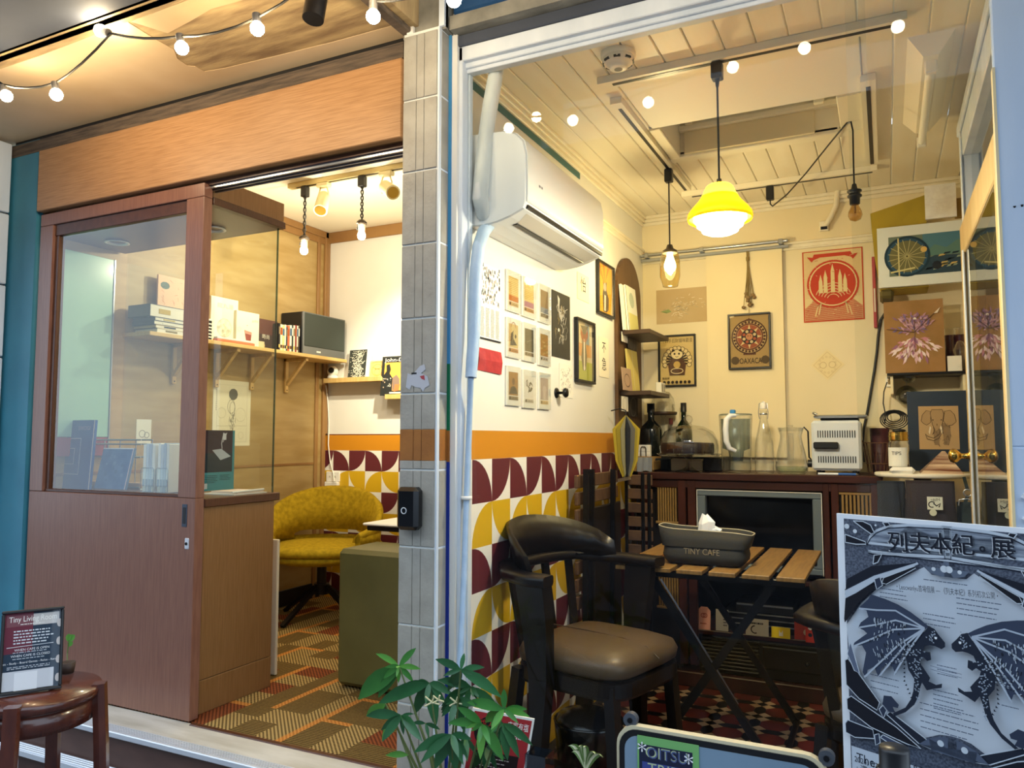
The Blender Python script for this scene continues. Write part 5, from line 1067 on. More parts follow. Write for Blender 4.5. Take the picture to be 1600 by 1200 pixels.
# yellow pendant
px_ = PY(1120, 95, 2.535); t = thing('pendant_lamp', 'yellow flared pendant lamp with glowing white stepped glass', 'pendant lamp', (px_.x, 2.535, ZC))
x, y = px_.x, 2.535; zt = PY(1120, 290, y).z; zr_ = PY(1120, 338, y).z
part('adapter', MB().bbox(x - .018, y - .02, ZC - .085, x + .018, y + .02, ZC - .028, 'black_plastic', .004).cyl((x, y, ZC - .085), (x, y, ZC - .11), .008, 'black_plastic', r1=.005), t)
part('cord', MB().cyl((x, y, ZC - .10), (x, y, zt + .02), .0035, 'black_plastic', n=8).cyl((x, y, zt + .02), (x, y, zt - .01), .008, 'black_plastic'), t)
R_ = (PY(1175, 338, y).x - PY(1073, 338, y).x) / 2
ym = shade_glass('lamp_yellow', 'f9cc00', .22)
b = MB(); b.lathe([(.0, 0), (R_ * .34, 0), (R_ * .42, -.008), (R_ * .50, -.028), (R_ * .66, -.056), (R_ * .86, -.078), (R_ * .98, -.096), (R_, -.108), (R_ * .97, -.118), (R_ * .93, -.108), (R_ * .80, -.086), (R_ * .5, -.045)], ym, (x, y, zt), 36); part('shade', b, t)
b = MB(); b.lathe([(R_ * .55, -.05), (R_ * .80, -.085), (R_ * .81, -.118), (R_ * .72, -.128), (R_ * .70, -.138), (R_ * .58, -.146), (R_ * .55, -.156), (R_ * .40, -.163), (0, -.165)], glow('milk_glow', 'fff4dc', 3.2, True), (x, y, zt), 36); part('glass_bowl', b, t)
lamp('pendant_light', 'POINT', (x, y, zt - .125), 30, WARM, .05)
# jar pendant
jy = 3.47; p = PY(1047, 262, jy); zt = PY(1047, 450, jy).z; x = -.875; jz0, jz1 = PY(1047, 392, jy).z, PY(1047, 448, jy).z
t = thing('jar_lamp', 'clear glass jar lamp on a long black cord by the arched board', 'pendant lamp', (x, jy, ZC))
part('adapter', MB().bbox(x - .018, jy - .018, ZC - .09, x + .018, jy + .018, ZC - .028, 'black_plastic', .004), t); part('cord', MB().cyl((x, jy, ZC - .09), (x, jy, jz0 + .02), .0035, 'black_plastic', n=8), t)
part('cap', MB().lathe([(0, .03), (.012, .028), (.018, .01), (.034, 0), (.034, -.012)], mat('dark_brass', '5a5040', .4, .7), (x, jy, jz0), 18), t)
H = jz0 - jz1; part('jar', MB().lathe([(.034, -.004), (.044, -.03), (.046, -.06), (.046, -H * .72), (.038, -H * .9), (.034, -H), (0, -H)], glass('jar_glass', 'f2e6c0', .05), (x, jy, jz0), 20), t)
part('bulb', MB().lathe([(.012, -.01), (.016, -.03), (.026, -.06), (.028, -.075), (.022, -.092), (0, -.1)], bulb_glow, (x, jy, jz0), 16), t); lamp('jar_light', 'POINT', (x, jy, jz0 - .065), 9, WARM, .02)
# bare bulb swagged from the rear track over a hook
a = Vector((PY(1203, 295, 3.93).x, 3.93, ZC - .028)); hk = PZ(1326, 186, ZC); sk = PY(1335, 300, hk.y)
t = thing('swag_bulb', 'unlit clear bulb on a black cord swagged over a ceiling hook', 'pendant lamp', hk)
part('adapter', MB().bbox(a.x - .018, 3.912, a.z - .07, a.x + .018, 3.948, a.z, 'black_plastic', .004), t)
b = MB(); e = a + Vector((0, 0, -.07)); m1 = a + Vector((.02, -.02, -.13)); b.tube([e, e + Vector((0, 0, -.02)), e + Vector((.012, -.01, -.035)), e.lerp(hk, .25) + Vector((0, 0, -.055)), e.lerp(hk, .5) + Vector((0, 0, -.045)), e.lerp(hk, .8) + Vector((0, 0, -.02)), hk + Vector((-.005, 0, -.012)), hk + Vector((.008, 0, -.012)), hk + Vector((.014, 0, -.05)), Vector((sk.x, hk.y, sk.z + .1)), Vector((sk.x, hk.y, sk.z + .02))], .0035, 'black_plastic', 6); part('cord', b, t)
b = MB(); b.tube([hk + Vector((0, 0, .0)), hk + Vector((0, 0, -.02)), hk + Vector((.006, 0, -.016))], .002, 'aluminium', 5); part('hook', b, t)
c = Vector((sk.x, hk.y, sk.z)); b = MB(); b.lathe([(0, .035), (.008, .032), (.012, .012), (.016, .008), (.027, .006), (.027, 0), (.022, -.002), (.022, -.012), (.027, -.014), (.027, -.02), (.02, -.022), (.019, -.05), (0, -.05)], 'black_plastic', c, 18); part('lamp_holder', b, t)
b = MB(); b.lathe([(.013, -.05), (.016, -.06), (.025, -.08), (.027, -.095), (.02, -.112), (0, -.12)], glass('bulb_glass', 'e8cf98', .1), c, 18); b.cyl(c + Vector((0, 0, -.055)), c + Vector((0, 0, -.085)), .004, 'dry_head'); part('bulb', b, t)
# bent conduit and small wall bits under the rear cornice
b = MB(); yq = YB - .03; b.tube([PY(1309, 298, yq), PY(1306, 322, yq), PY(1298, 340, yq), PY(1290, 352, yq)], .014, 'plank_paint', 10); t = thing('conduit', 'cream bent cable conduit coming down the back wall by the bare bulb', 'conduit', PY(1300, 320, YB)); part('pipe', b, t)
a = PY(1288, 356, YB); part('junction_box', MB().bbox(a.x - .022, YB - .03, a.z - .022, a.x + .022, YB, a.z + .03, 'plank_paint', .004).box(a.x - .016, YB - .032, a.z - .016, a.x + .016, YB - .03, a.z, 'black_metal'), t)
# ================================================================== old television console used as the counter
mat('rosewood', '4a231a', .35, var='38190f', var_scale=7, stretch=(2, 2, .4)); mat('rosewood_h', '43201a', .35, var='32170f', var_scale=7, stretch=(.4, 2, 2)); mat('black_wood', '1d1715', .4, var='161110', var_scale=8); mat('grille_wood', '9c7a44', .5, var='8a6a38', var_scale=9)
CY = 3.82; CT = PY(1200, 741, CY).z; cx0, cx1 = PY(1003, 760, CY).x, PY(1372, 760, CY).x
t = thing('television_console', 'dark rosewood television console with slatted speaker grilles serving as cafe counter', 'cabinet', ((cx0 + cx1) / 2, 4.05, ZF))
def X(px, y=800): return PY(px, y, CY).x
def Z(py, x=1150): return PY(x, py, CY).z
part('top', MB().bbox(cx0 - .02, CY - .01, CT - .035, cx1 + .02, YB - .02, CT, 'rosewood_h', .004), t)
for xx in (cx0, cx1 - .03): part('side_panel', MB().bbox(xx, CY, ZF, xx + .03, YB - .02, CT - .035, 'rosewood', .003), t)
part('back_panel', MB().box(cx0 + .03, YB - .05, ZF, cx1 - .03, YB - .03, CT - .04, 'black_wood'), t)
sx = [X(1059), X(1071), X(1074), X(1087), X(1286), X(1296), X(1299), X(1311)]
zlow = PY(1100, 985, CY).z; zmid = PY(1100, 898, CY).z
for k in range(0, 8, 2): part('stile', MB().bbox(sx[k], CY + .002, ZF + .1, sx[k + 1], CY + .035, CT - .035, 'rosewood', .003), t)
part('rail', MB().bbox(cx0 + .03, CY + .004, CT - .075, cx1 - .03, CY + .03, CT - .036, 'rosewood_h', .003), t)
part('base_rail', MB().bbox(cx0 - .01, CY - .012, ZF + .0, cx1 + .01, CY + .03, ZF + .07, 'rosewood_h', .004), t)
part('shelf', MB().bbox(sx[3], CY + .01, zlow - .02, sx[4], YB - .05, zlow, 'rosewood_h', .002), t); part('shelf', MB().bbox(sx[3], CY + .012, zmid - .02, sx[4], YB - .05, zmid, 'rosewood_h', .002), t)
gl = [(X(1026), X(1057), PY(1042, 815, CY).z, PY(1042, 762, CY).z), (X(1026), X(1058), PY(1042, 948, CY).z, PY(1042, 895, CY).z), (X(1314), X(1364), PY(1340, 830, CY).z, PY(1340, 774, CY).z), (X(1314), X(1364), PY(1340, 965, CY).z, PY(1340, 900, CY).z)]
for (xa_, xb_, za, zb) in gl:
    f = MB(); f.box(xa_ - .012, CY + .03, za - .012, xb_ + .012, CY + .05, zb + .012, 'black_wood'); f.bbox(xa_ - .008, CY + .008, zb, xb_ + .008, CY + .03, zb + .012, 'grille_wood', .002); f.bbox(xa_ - .008, CY + .008, za - .012, xb_ + .008, CY + .03, za, 'grille_wood', .002); g = part('speaker_grille', f, t)
    n = 8
    for k in range(n): w_ = (xb_ - xa_) / n; s_m = MB(); s_m.bbox(xa_ + k * w_ + w_ * .18, CY + .010, za, xa_ + k * w_ + w_ * .80, CY + .026, zb, 'grille_wood', .0015); sub('slat', s_m, g)
part('panel', MB().box(sx[6] + .01, CY + .05, ZF + .07, cx1 - .03, CY + .06, CT - .06, 'black_wood'), t); part('panel', MB().box(cx0 + .03, CY + .05, ZF + .07, sx[0], CY + .06, CT - .06, 'black_wood'), t)
# base cupboards with louvres
part('base_panel', MB().box(sx[3], CY + .04, ZF + .07, sx[4], CY + .055, zlow - .02, 'black_wood'), t)
for k in range(9): z = ZF + .085 + k * (zlow - .03 - ZF - .085) / 9; part('louvre', MB().bbox(sx[3] + .01, CY + .02, z, (sx[3] + sx[4]) / 2 - .01, CY + .04, z + .012, 'black_wood', .003), t)
d = MB(); xm = (sx[3] + sx[4]) / 2; d.bbox(xm + .01, CY + .018, ZF + .12, sx[4] - .02, CY + .04, zlow - .05, 'black_wood', .006); dr_w = part('drawer', d, t)
d = MB(); d.bar((xm + .01, CY + .016, zlow - .05), (sx[4] - .02, CY + .016, zlow - .05), .006, .006, mat('grey_edge', '6d6e6c', .4, .3)); d.bar((sx[4] - .02, CY + .016, zlow - .05), (sx[4] - .02, CY + .016, ZF + .12), .006, .006, 'grey_edge', (0, -1, 0)); sub('edge', d, dr_w)
d = MB(); d.sphere(((xm + sx[4]) / 2 + .06, CY + .008, (ZF + zlow) / 2 + .03), .012, 'black_metal', 12, 8); sub('knob', d, dr_w)
# television in the middle bay
bz0, bz1 = PY(1180, 893, CY).z, PY(1180, 768, CY).z; bx0, bx1 = X(1089), X(1284)
t = thing('television', 'old tube television with silver bezel and dark screen inside the console', 'television', ((bx0 + bx1) / 2, CY + .1, zmid))
m = mat('silver_bezel', '6a767e', .5, .2); f = MB(); bw = .04
f.bbox(bx0, CY + .006, bz0, bx1, CY + .05, bz0 + bw * .7, m, .004); f.bbox(bx0, CY + .006, bz1 - bw * .7, bx1, CY + .05, bz1, m, .004); f.bbox(bx0, CY + .006, bz0 + bw * .7, bx0 + bw, CY + .05, bz1 - bw * .7, m, .004); f.bbox(bx1 - bw, CY + .006, bz0 + bw * .7, bx1, CY + .05, bz1 - bw * .7, m, .004); part('bezel', f, t)
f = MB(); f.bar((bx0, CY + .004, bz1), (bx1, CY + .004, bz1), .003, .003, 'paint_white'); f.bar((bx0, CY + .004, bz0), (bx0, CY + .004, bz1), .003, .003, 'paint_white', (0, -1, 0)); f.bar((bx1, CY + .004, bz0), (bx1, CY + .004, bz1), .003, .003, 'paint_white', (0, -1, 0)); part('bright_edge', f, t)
f = MB(); R = []; N = 8
for j in range(N + 1): R.append([(bx0 + bw + (bx1 - bx0 - 2 * bw) * i / N, CY + .045 - .02 * math.sin(math.pi * i / N) * math.sin(math.pi * j / N), bz0 + bw * .7 + (bz1 - bz0 - 1.4 * bw) * j / N) for i in range(N + 1)])
V = [p for r in R for p in r]; f.add(V, [(j * (N + 1) + i, j * (N + 1) + i + 1, (j + 1) * (N + 1) + i + 1, (j + 1) * (N + 1) + i) for j in range(N) for i in range(N)], mat('crt', '06080c', .2, spec=.3), True); part('screen', f, t)
part('tube_housing', MB().bbox(bx0 + .02, CY + .06, zmid + .001, bx1 - .02, CY + .36, bz1 - .02, 'black_plastic', .02), t)
# player and cards in the bay below
a, c = PY(1140, 978, CY + .08), PY(1212, 938, CY + .08)
t = thing('disc_player', 'dark disc player with silver bars in the bay under the television', 'player', ((a.x + c.x) / 2, CY + .15, zlow)); part('body', MB().bbox(bx0 + .1, CY + .08, zlow, bx1 - .08, CY + .36, zlow + .085, 'black_plastic', .004), t)
for z in (.03, .055, .08): part('trim_bar', MB().bbox(bx0 + .11, CY + .076, zlow + z, bx1 - .09, CY + .081, zlow + z + .006, 'aluminium', .001), t)
t = thing('set_top_box', 'black set-top box standing on the disc player', 'player', ((a.x + c.x) / 2, CY + .15, zlow + .086)); part('body', MB().bbox(bx0 + .16, CY + .09, zlow + .086, bx1 - .14, CY + .3, zlow + .13, 'black_plastic', .004), t); part('trim_bar', MB().bbox(bx0 + .165, CY + .087, zlow + .12, bx1 - .145, CY + .091, zlow + .128, 'aluminium', .001), t)
def card(x0, yt, yb_, x1, Y, z, col, name, lab, draw=None, chop=False):
    a, c = PY(x0, yb_, Y), PY(x1, yt, Y); S = Sheet((a.x, Y, z), (1, 0, 0), (0, .1, 1), c.x - a.x, c.z - a.z)
    if chop: w, h = S.w, S.h; S.mb.prism([(0, 0), (w, 0), (w, h * .84), (w * .75, h), (w * .25, h), (0, h * .84)], -.002, 0, flat(col))
    else: S.base(flat(col), .002, -.002)
    if draw: draw(S, S.w, S.h)
    S.done(name, lab, 'card')
def dk(S, w, h): S.ring(w * .42, h * .62, w * .16, .004, 'a8503c', 10); S.ring(w * .58, h * .62, w * .16, .004, 'a8503c', 10); S.scribble(w * .2, h * .2, w * .85, h * .32, 1, 'a8503c', .003, 2)
card(1090, 930, 963, 1109, CY + .02, zlow, 'e2a08a', 'peach_card', 'peach tag shaped card with red hearts in the console bay', dk, True)
card(1118, 934, 965, 1137, CY + .03, zlow, 'e9e6dc', 'white_card', 'tall white card standing beside the peach tag card', lambda S, w, h: S.scribble(w * .6, h * .2, w * .9, h * .6, 3, '3a3a3a', .003, 1))
card(1165, 950, 972, 1200, CY + .012, zlow, 'e4e0d2', 'sign_card', 'white card with black marks in front of the disc player', lambda S, w, h: (S.scribble(w * .15, h * .6, w * .8, h * .85, 1, '222222', .004, 3), S.arc(w * .4, h * .35, w * .16, 90, 300, .005, '222222')))
card(1205, 963, 977, 1234, CY + .008, zlow, 'f0d21c', 'yellow_card', 'small yellow card with white cat ears mark in the console bay', lambda S, w, h: S.poly([(w * .4, h * .2), (w * .42, h * .75), (w * .48, h * .5), (w * .54, h * .5), (w * .6, h * .75), (w * .62, h * .2)], 'f3efe0'))
card(1241, 960, 984, 1268, CY + .02, zlow, 'b6432f', 'red_card', 'red card with pale round mark at the bay end', lambda S, w, h: S.disc(w * .7, h * .45, w * .2, 'd9c8b4', 10))
card(1257, 897, 932, 1293, CY - .012, zlow - .0, 'c03a2c', 'red_leaflet', 'red leaflet with small dark and white dots on the console front, behind the second chair', lambda S, w, h: [S.disc(w * (.2 + .3 * (i % 3)), h * (.3 + .28 * (i // 3)), w * .09, ('20242a', 'efe9de')[i % 2], 9) for i in range(6)])
# ================================================================== table, armchairs, folded chairs
mat('slat_wood', '8f6c38', .5, var='795a2e', var_scale=9, stretch=(10, 1, 4), bump=.06); mat('dark_chair', '0d0807', .34, var='140c09', var_scale=6, stretch=(3, 3, 1), spec=.35); mat('seat_leather', '54432f', .42, var='4a3a2c', var_scale=3, bump=.05, bump_scale=150, spec=.4)
TZ1 = -.48; tx0, tx1, ty0, ty1 = -.955, -.255, 2.85, 3.57
t = thing('slatted_table', 'folding table with golden wooden slats on crossed black steel legs', 'table', ((tx0 + tx1) / 2, (ty0 + ty1) / 2, ZF)); me = MB(); me.bbox(-.047, -.37, -.008, .047, .37, .008, 'slat_wood', .002); sl = me.mesh('slat')
for i in range(6): piece('slat', sl, t, Matrix.Translation((tx0 - (tx0 + tx1) / 2 + .058 + i * (tx1 - tx0 - .116) / 5, 0, TZ1 - .008 - ZF)))
for y in (ty0 + .1, ty1 - .1): part('cross_bar', MB().bbox(tx0 + .02, y - .015, TZ1 - .05, tx1 - .02, y + .015, TZ1 - .026, 'black_metal', .003), t)
for y in (ty0 + .07, ty1 - .07):
    for s in (0, 1): xa_, xb_ = (tx0 + .12, tx1 - .12)[::(1, -1)[s]]; part('leg', MB().bar((xa_, y + s * .03, TZ1 - .03), (xb_ , y + s * .03, ZF + .008), .028, .016, 'black_metal', (0, 1, 0)), t)
for x in (tx0 + .12, tx1 - .12): part('foot_rail', MB().cyl((x, ty0 + .05, ZF + .012), (x, ty1 - .05, ZF + .012), .012, 'black_metal', n=10), t)
b = MB(); b.bar((tx0 + .17, ty0 + .05, TZ1 - .05), (tx0 + .42, ty0 + .2, ZF + .2), .006, .006, 'aluminium'); part('stay_rod', b, t)
# tissue bag
bx = PZ(1100, 882, TZ1); t = thing('tissue_bag', 'dark olive canvas tissue holder bag with folded rim on the slatted table', 'bag', (-.62, 3.0, TZ1)); mat('canvas', '262622', .75, var='201f1d', var_scale=5, bump=.12, bump_scale=120); mat('canvas_light', 'b8ad92', .8)
fd = PY(1100, 885, 2.97); ax, cx_ = PY(1036, 870, 2.97).x, PY(1165, 880, 2.97).x; wx = (cx_ - ax) / 2; xm = (ax + cx_) / 2; zr0 = PY(1100, 852, 2.97).z; zt0 = PY(1100, 833, 2.97).z; b = MB(); R = []; yc = 3.03
def bagring(kx, ky, z, tilt=0): return [(xm + math.copysign(abs(math.cos(a)) ** .3, math.cos(a)) * wx * kx, yc + math.copysign(abs(math.sin(a)) ** .4, math.sin(a)) * .085 * ky, z + tilt * math.cos(a)) for a in [2 * math.pi * i / 32 for i in range(32)]]
H = zr0 - TZ1; b.rings([bagring(.9, .9, TZ1 + .004), bagring(1.0, 1.05, TZ1 + .02), bagring(1.02, 1.05, TZ1 + H * .5), bagring(1.0, .9, zr0 - .012), bagring(1.02, .82, zr0)], 'canvas', True, True); part('body', b, t)
b = MB(); b.rings([bagring(1.05, .95, zr0 - .008), bagring(1.09, .92, zr0 + .012, -.002), bagring(1.16, .75, zt0 + .008, -.012), bagring(1.13, .68, zt0 + .008, -.012), bagring(1.0, .75, zr0 + .002)], 'canvas', True, False, False); part('rim', b, t)
b = MB(); b.tube([tuple(p) for p in bagring(1.145, .73, zt0 + .0085, -.012)] + [tuple(bagring(1.145, .73, zt0 + .0085, -.012)[0])], .0025, 'canvas_light', 5); part('rim_binding', b, t)
Sx = Sheet((ax, yc - .085 * 1.06, TZ1), (1, 0, 0), (0, 0, 1), 2 * wx, H); Sx.text('TINY CAFE', wx * 1.0, H * .58, .032, '8c806a', width=wx * .86); o = bpy.data.objects.new('lettering', Sx.mb.mesh('lettering')); COL.objects.link(o); o.parent = t; o.matrix_parent_inverse = ROOTS[t.name].inverted(); o.matrix_basis = Sx.M
b = MB(); q = random.Random(4); tx = PY(1104, 830, yc).x; zt_ = PY(1104, 803, yc).z; mat('tissue', 'eef0f2', .9)
for s, (dx, zt2) in enumerate(((0, zt_), (.03, zt_ - .045))):
    base = [(tx + dx + .045 * math.cos(a) * (.8 - .2 * s), yc + .03 * math.sin(a), zt0 - .03) for a in [2 * math.pi * i / 9 for i in range(9)]]; mid = [(tx + dx + .040 * math.cos(a + .3) * (.9 - .2 * s) + q.uniform(-.006, .006), yc + .026 * math.sin(a), (zt0 + zt2) / 2 + q.uniform(-.008, .008)) for a in [2 * math.pi * i / 9 for i in range(9)]]; top = [(tx + dx - .006 + .010 * math.cos(a), yc + .008 * math.sin(a), zt2 + q.uniform(-.012, .004)) for a in [2 * math.pi * i / 9 for i in range(9)]]; b.rings([base, mid, top], 'tissue', False, True)
put(b, 'tissue', 'white paper tissue sticking out of the canvas bag', 'tissue')
# captain's armchair, facing local +X
def armchair(M, lab):
    t = thing('armchair', lab, 'armchair', M=M, group='dark captain armchairs at the slatted table'); m = 'dark_chair'; sh, ah = .455, .745
    def sq(k, z, w=.22, e=.42): return [(math.copysign(abs(math.cos(a)) ** e, math.cos(a)) * w * k, math.copysign(abs(math.sin(a)) ** e, math.sin(a)) * w * k * 1.02, z) for a in [2 * math.pi * i / 40 for i in range(40)]]
    b = MB(); b.rings([sq(.9, sh - .015), sq(1.0, sh), sq(1.02, sh + .025), sq(.97, sh + .05), sq(.75, sh + .068), sq(.3, sh + .075), sq(.02, sh + .075)], 'seat_leather', True, True); cu = part('cushion', b, t, True)
    b = MB(); b.tube([(-.2, .0, sh + .075), (-.05, 0, sh + .077), (.1, 0, sh + .074), (.19, 0, sh + .06), (.235, 0, sh + .03)], .002, 'seat_leather', 5); sub('seam', b, cu)
    b = MB(); b.rings([sq(.98, sh - .07), sq(1.0, sh - .06), sq(1.0, sh - .018), sq(.96, sh - .014)], m, False, True); part('apron', b, t, True)
    path = [(-.0, -.285), (-.05, -.292), (-.10, -.288), (-.17, -.265), (-.245, -.19), (-.275, -.08), (-.28, .0), (-.275, .08), (-.245, .19), (-.17, .265), (-.08, .288), (.0, .295), (.08, .29)]
    b = MB(); R = []
    for i, (x, y) in enumerate(path):
        a_ = Vector(path[max(i - 1, 0)]); c_ = Vector(path[min(i + 1, len(path) - 1)]); d = (c_ - a_).normalized(); n_ = Vector((-d.y, d.x)); w_ = .034 if i in (0, 12) else (.045 if i in (1, 11) else .036); zz = ah + (.012 if 4 <= i <= 8 else 0)
        R.append([(x + n_.x * w_ * cx, y + n_.y * w_ * cx, zz + cz) for cx, cz in ((-1, -.008), (-.8, -.018), (.8, -.018), (1, -.008), (1, .010), (.8, .016), (-.8, .016), (-1, .010))])
    b.rings(R[::-1], m, True, True); part('arm_rail', b, t, True)
    b = MB(); R = []
    for i in range(15):
        a = math.pi * (.60 + .80 * i / 14); x, y = .275 * math.cos(a) - .012, .275 * math.sin(a) * .98; hh = .155 * max(0, math.sin(math.pi * (i + .35) / 14.7)) ** .42; lean = .04 * hh / .155
        R.append([(x + .012, y, ah + .01), (x - .012, y, ah + .01), (x - .012 - lean, y * 1.03, ah + .012 + hh), (x + .008 - lean, y * 1.03, ah + .014 + hh)])
    b.rings(R[::-1], m, True, True); part('backrest', b, t, True)
    for (x, y, xt, yt) in ((-.20, -.15, -.25, -.17), (-.225, -.05, -.275, -.055), (-.225, .05, -.275, .055), (-.20, .15, -.25, .17)):
        b = MB(); b.bar((x, y, sh - .02), (xt, yt, ah - .01), .036, .012, m, (1, 0, 0)); part('back_slat', b, t, True)
    for s in (-1, 1):
        b = MB(); b.rings([[((-.06 if s < 0 else .0) + dx * w_, s * (.245 + oy) + dy * .022, z) for dx, dy in ((-1, -1), (1, -1), (1, 1), (-1, 1))] for z, w_, oy in ((0, .020, .03), (.2, .024, .015), (.42, .036, .0), (.6, .05, .02), (ah - .018, .055, .045))], m, False, True); part('leg', b, t, True)
        b = MB(); b.bar((-.19, s * .20, sh - .03), (-.24, s * .22, 0), .04, .035, m, (1, 0, 0)); part('leg', b, t, True)
        b = MB(); b.bar((.17, s * .185, sh - .03), (.20, s * .20, 0), .04, .035, m, (1, 0, 0)); part('leg', b, t, True)
        b = MB(); b.bar((.14, s * .25, .16), (-.22, s * .21, .16), .03, .016, m); part('stretcher', b, t, True)
    return t
ac = armchair(Matrix.Translation((-.915, 2.565, ZF)) @ Matrix.Rotation(math.radians(-14), 4, 'Z'), 'dark wooden captain armchair with brown leather seat against the patterned wall')
dup(ac, Matrix.Translation((.045, 2.52, ZF)) @ Matrix.Rotation(math.radians(68), 4, 'Z') @ Matrix.Scale(.9, 4), 'dark captain armchair turned away, half hidden behind the dragon poster')
# black bin under the chair
c = Vector((-.93, 2.50, ZF)); t = thing('waste_bin', 'glossy black round bin under the nearer armchair', 'bin', c); part('body', MB().lathe([(0, .0), (.095, 0), (.115, .25), (.118, .26), (.11, .26), (.09, .02), (0, .02)], 'gloss_black', c, 28), t); part('lid', MB().lathe([(.112, .255), (.10, .275), (.05, .29), (0, .293)], 'gloss_black', c, 28), t)
# folded slatted chairs leaning at the wall
mat('chair_slat', '664b36', .55, var='523b2e', var_scale=8, stretch=(2, 8, 2))
XF = XW + .05; t = thing('folded_chair', 'folded slatted wooden chair with black frame leaning on the patterned wall', 'folding chair', (XF, 3.3, ZF)); ys0, ys1 = PX(897, 800, XF).y, PX(961, 780, XF).y
for k in range(8):
    z1 = PX(903, 742, XF).z - k * .072; yy = ys1 if k in (0, 1) else ys0 + .12; part('slat', MB().bbox(XF, ys0, z1 - .055, XF + .016, yy, z1, 'chair_slat', .003), t)
for (x0, x1_) in ((916, 913), (925, 921), (958, 955)): b = MB(); p0, p1 = PX(x0, 733, XF + .045), PX(x1_, 960, XF + .045); b.bar(p0, Vector((p0.x, p1.y, ZF + .01)), .018, .022, 'black_metal', (1, 0, 0)); part('frame_bar', b, t)
b = MB(); b.bbox(XF + .02, PX(927, 800, XF + .03).y, -.95, XF + .035, ys1 - .02, -.30, 'black_wood', .004); part('folded_seat', b, t)
YC2 = 3.70; t = thing('folded_chair', 'darker folded slatted chair standing against the console end', 'folding chair', (PY(990, 800, YC2).x, YC2, ZF)); xa_, xm_, xb_ = PY(976, 800, YC2).x, PY(1003, 800, YC2).x, PY(1019, 800, YC2).x
for k in range(8): z1 = PY(990, 742, YC2).z - k * .068; part('slat', MB().bbox(xa_, YC2, z1 - .05, xb_, YC2 + .016, z1, 'chair_slat', .003), t)
for x in (xa_ + .012, xm_ + .008, xb_ - .012): part('frame_bar', MB().bbox(x - .008, YC2 - .012, ZF, x + .008, YC2 - .001, PY(990, 738, YC2).z, 'black_metal', .003), t)
YW = 3.64; t = thing('bentwood_frame', 'cream bentwood folded chair frame between the two slatted chairs', 'folding chair', (PY(965, 800, YW).x, YW, ZF)); pth = [(960, 960), (958, 900), (957, 850), (956, 800), (955, 765), (958, 755), (964, 751), (974, 749), (984, 747)]
P = [PY(x, y, YW) for x, y in pth]; P[0] = Vector((P[0].x, YW, ZF + .004)); b = MB(); b.rings([[p + Vector((dx, dy, 0)) if i < 6 else p + Vector((0, dy, dx)) for dx, dy in ((-.008, -.02), (.008, -.02), (.008, .02), (-.008, .02))] for i, p in enumerate(P)], flat('c9bfa6'), False, True); part('side_band', b, t)
b = MB(); b.rings([[p + Vector((dx, dy, 0)) for dx, dy in ((-.006, -.015), (.006, -.015), (.006, .015), (-.006, .015))] for p in (PY(956, 872, YW - .03), PY(951, 850, YW - .03), PY(950, 830, YW - .03), PY(952, 815, YW - .03))], flat('b9ad92'), False, True); part('rear_band', b, t)
# ================================================================== things on the console top
def on(px, py, z=None): return PZ(px, py, CT if z is None else z)
def rad(px0, px1, p): d = p.dot(_fw); return (px1 - px0) / 2 * d / F
def hz(px, py, p): return PY(px, py, p.y).z
GW = GLASS_WARE
RB = PY(1070, 713, 4.14).z                        # little dark riser board at the back of the top
xr0, xr1 = PY(1013, 715, 4.1).x, PY(1135, 715, 4.1).x
t = thing('riser_board', 'dark board raised on small boxes along the back of the console', 'board', ((xr0 + xr1) / 2, 4.15, RB)); part('board', MB().bbox(xr0, 4.045, RB - .012, xr1, 4.25, RB, 'black_wood', .002), t)
for xx in (xr0 + .005, xr1 - .02): part('foot', MB().bbox(xx, 4.06, CT, xx + .015, 4.24, RB - .012, 'black_wood', .002), t)
def stackbox(x0, x1, yt, Y, col, lab, m=None, d=.055):
    a, c = PY(x0, 735, Y), PY(x1, yt, Y); put(MB().bbox(a.x, Y, CT, c.x, Y + d, c.z, m or flat(col), .006), 'small_box', lab, 'box')
stackbox(1023, 1046, 716, 3.985, '18222e', 'dark navy folded cloth pack next to the grey cloth', mat('navy_cloth', '1b2633', .9, bump=.3))
stackbox(1048, 1073, 717, 3.985, 'd8d0bc', 'left cream box under the cake stand', mat('cream_box', 'cfc7b2', .7))
stackbox(1076, 1097, 718, 3.985, 'd8d0bc', 'right cream box under the cake stand', mat('cream_box', 'cfc7b2', .7))
stackbox(1099, 1126, 715, 3.985, '131316', 'black box between cake stand and water pitcher', mat('black_box', '15151a', .6))
# grey cloth hung over an open wooden box
a, c = PY(985, 742, 3.87), PY(1023, 714, 3.87)
t = thing('wooden_crate', 'small pale wooden box with grey cloth over its rim at the console end', 'crate', ((a.x + c.x) / 2, 3.9, CT))
b = MB(); b.bbox(a.x, 3.85, CT, c.x, 4.0, CT + .012, 'grille_wood', .002); b.bbox(a.x, 3.85, CT, a.x + .01, 4.0, c.z - .01, 'grille_wood', .002); b.bbox(c.x - .01, 3.85, CT, c.x, 4.0, c.z - .02, 'grille_wood', .002); b.bbox(a.x, 3.99, CT, c.x, 4.0, c.z, 'grille_wood', .002); part('body', b, t)
b = MB(); n = 8; V = []
for j in range(5):
    for i in range(n + 1): V.append((a.x + .045 + (c.x - a.x - .05) * i / n, 3.845 - .006 * math.sin(i * 1.9) - .012 * (j / 4), c.z - .002 - (c.z - CT - .004) * j / 4 - (.004 * math.sin(i) if j == 4 else 0)))
b.add(V, [(j * (n + 1) + i, (j + 1) * (n + 1) + i, (j + 1) * (n + 1) + i + 1, j * (n + 1) + i + 1) for j in range(4) for i in range(n)], mat('grey_cloth', '7d828c', .95, bump=.3, bump_scale=200), True)
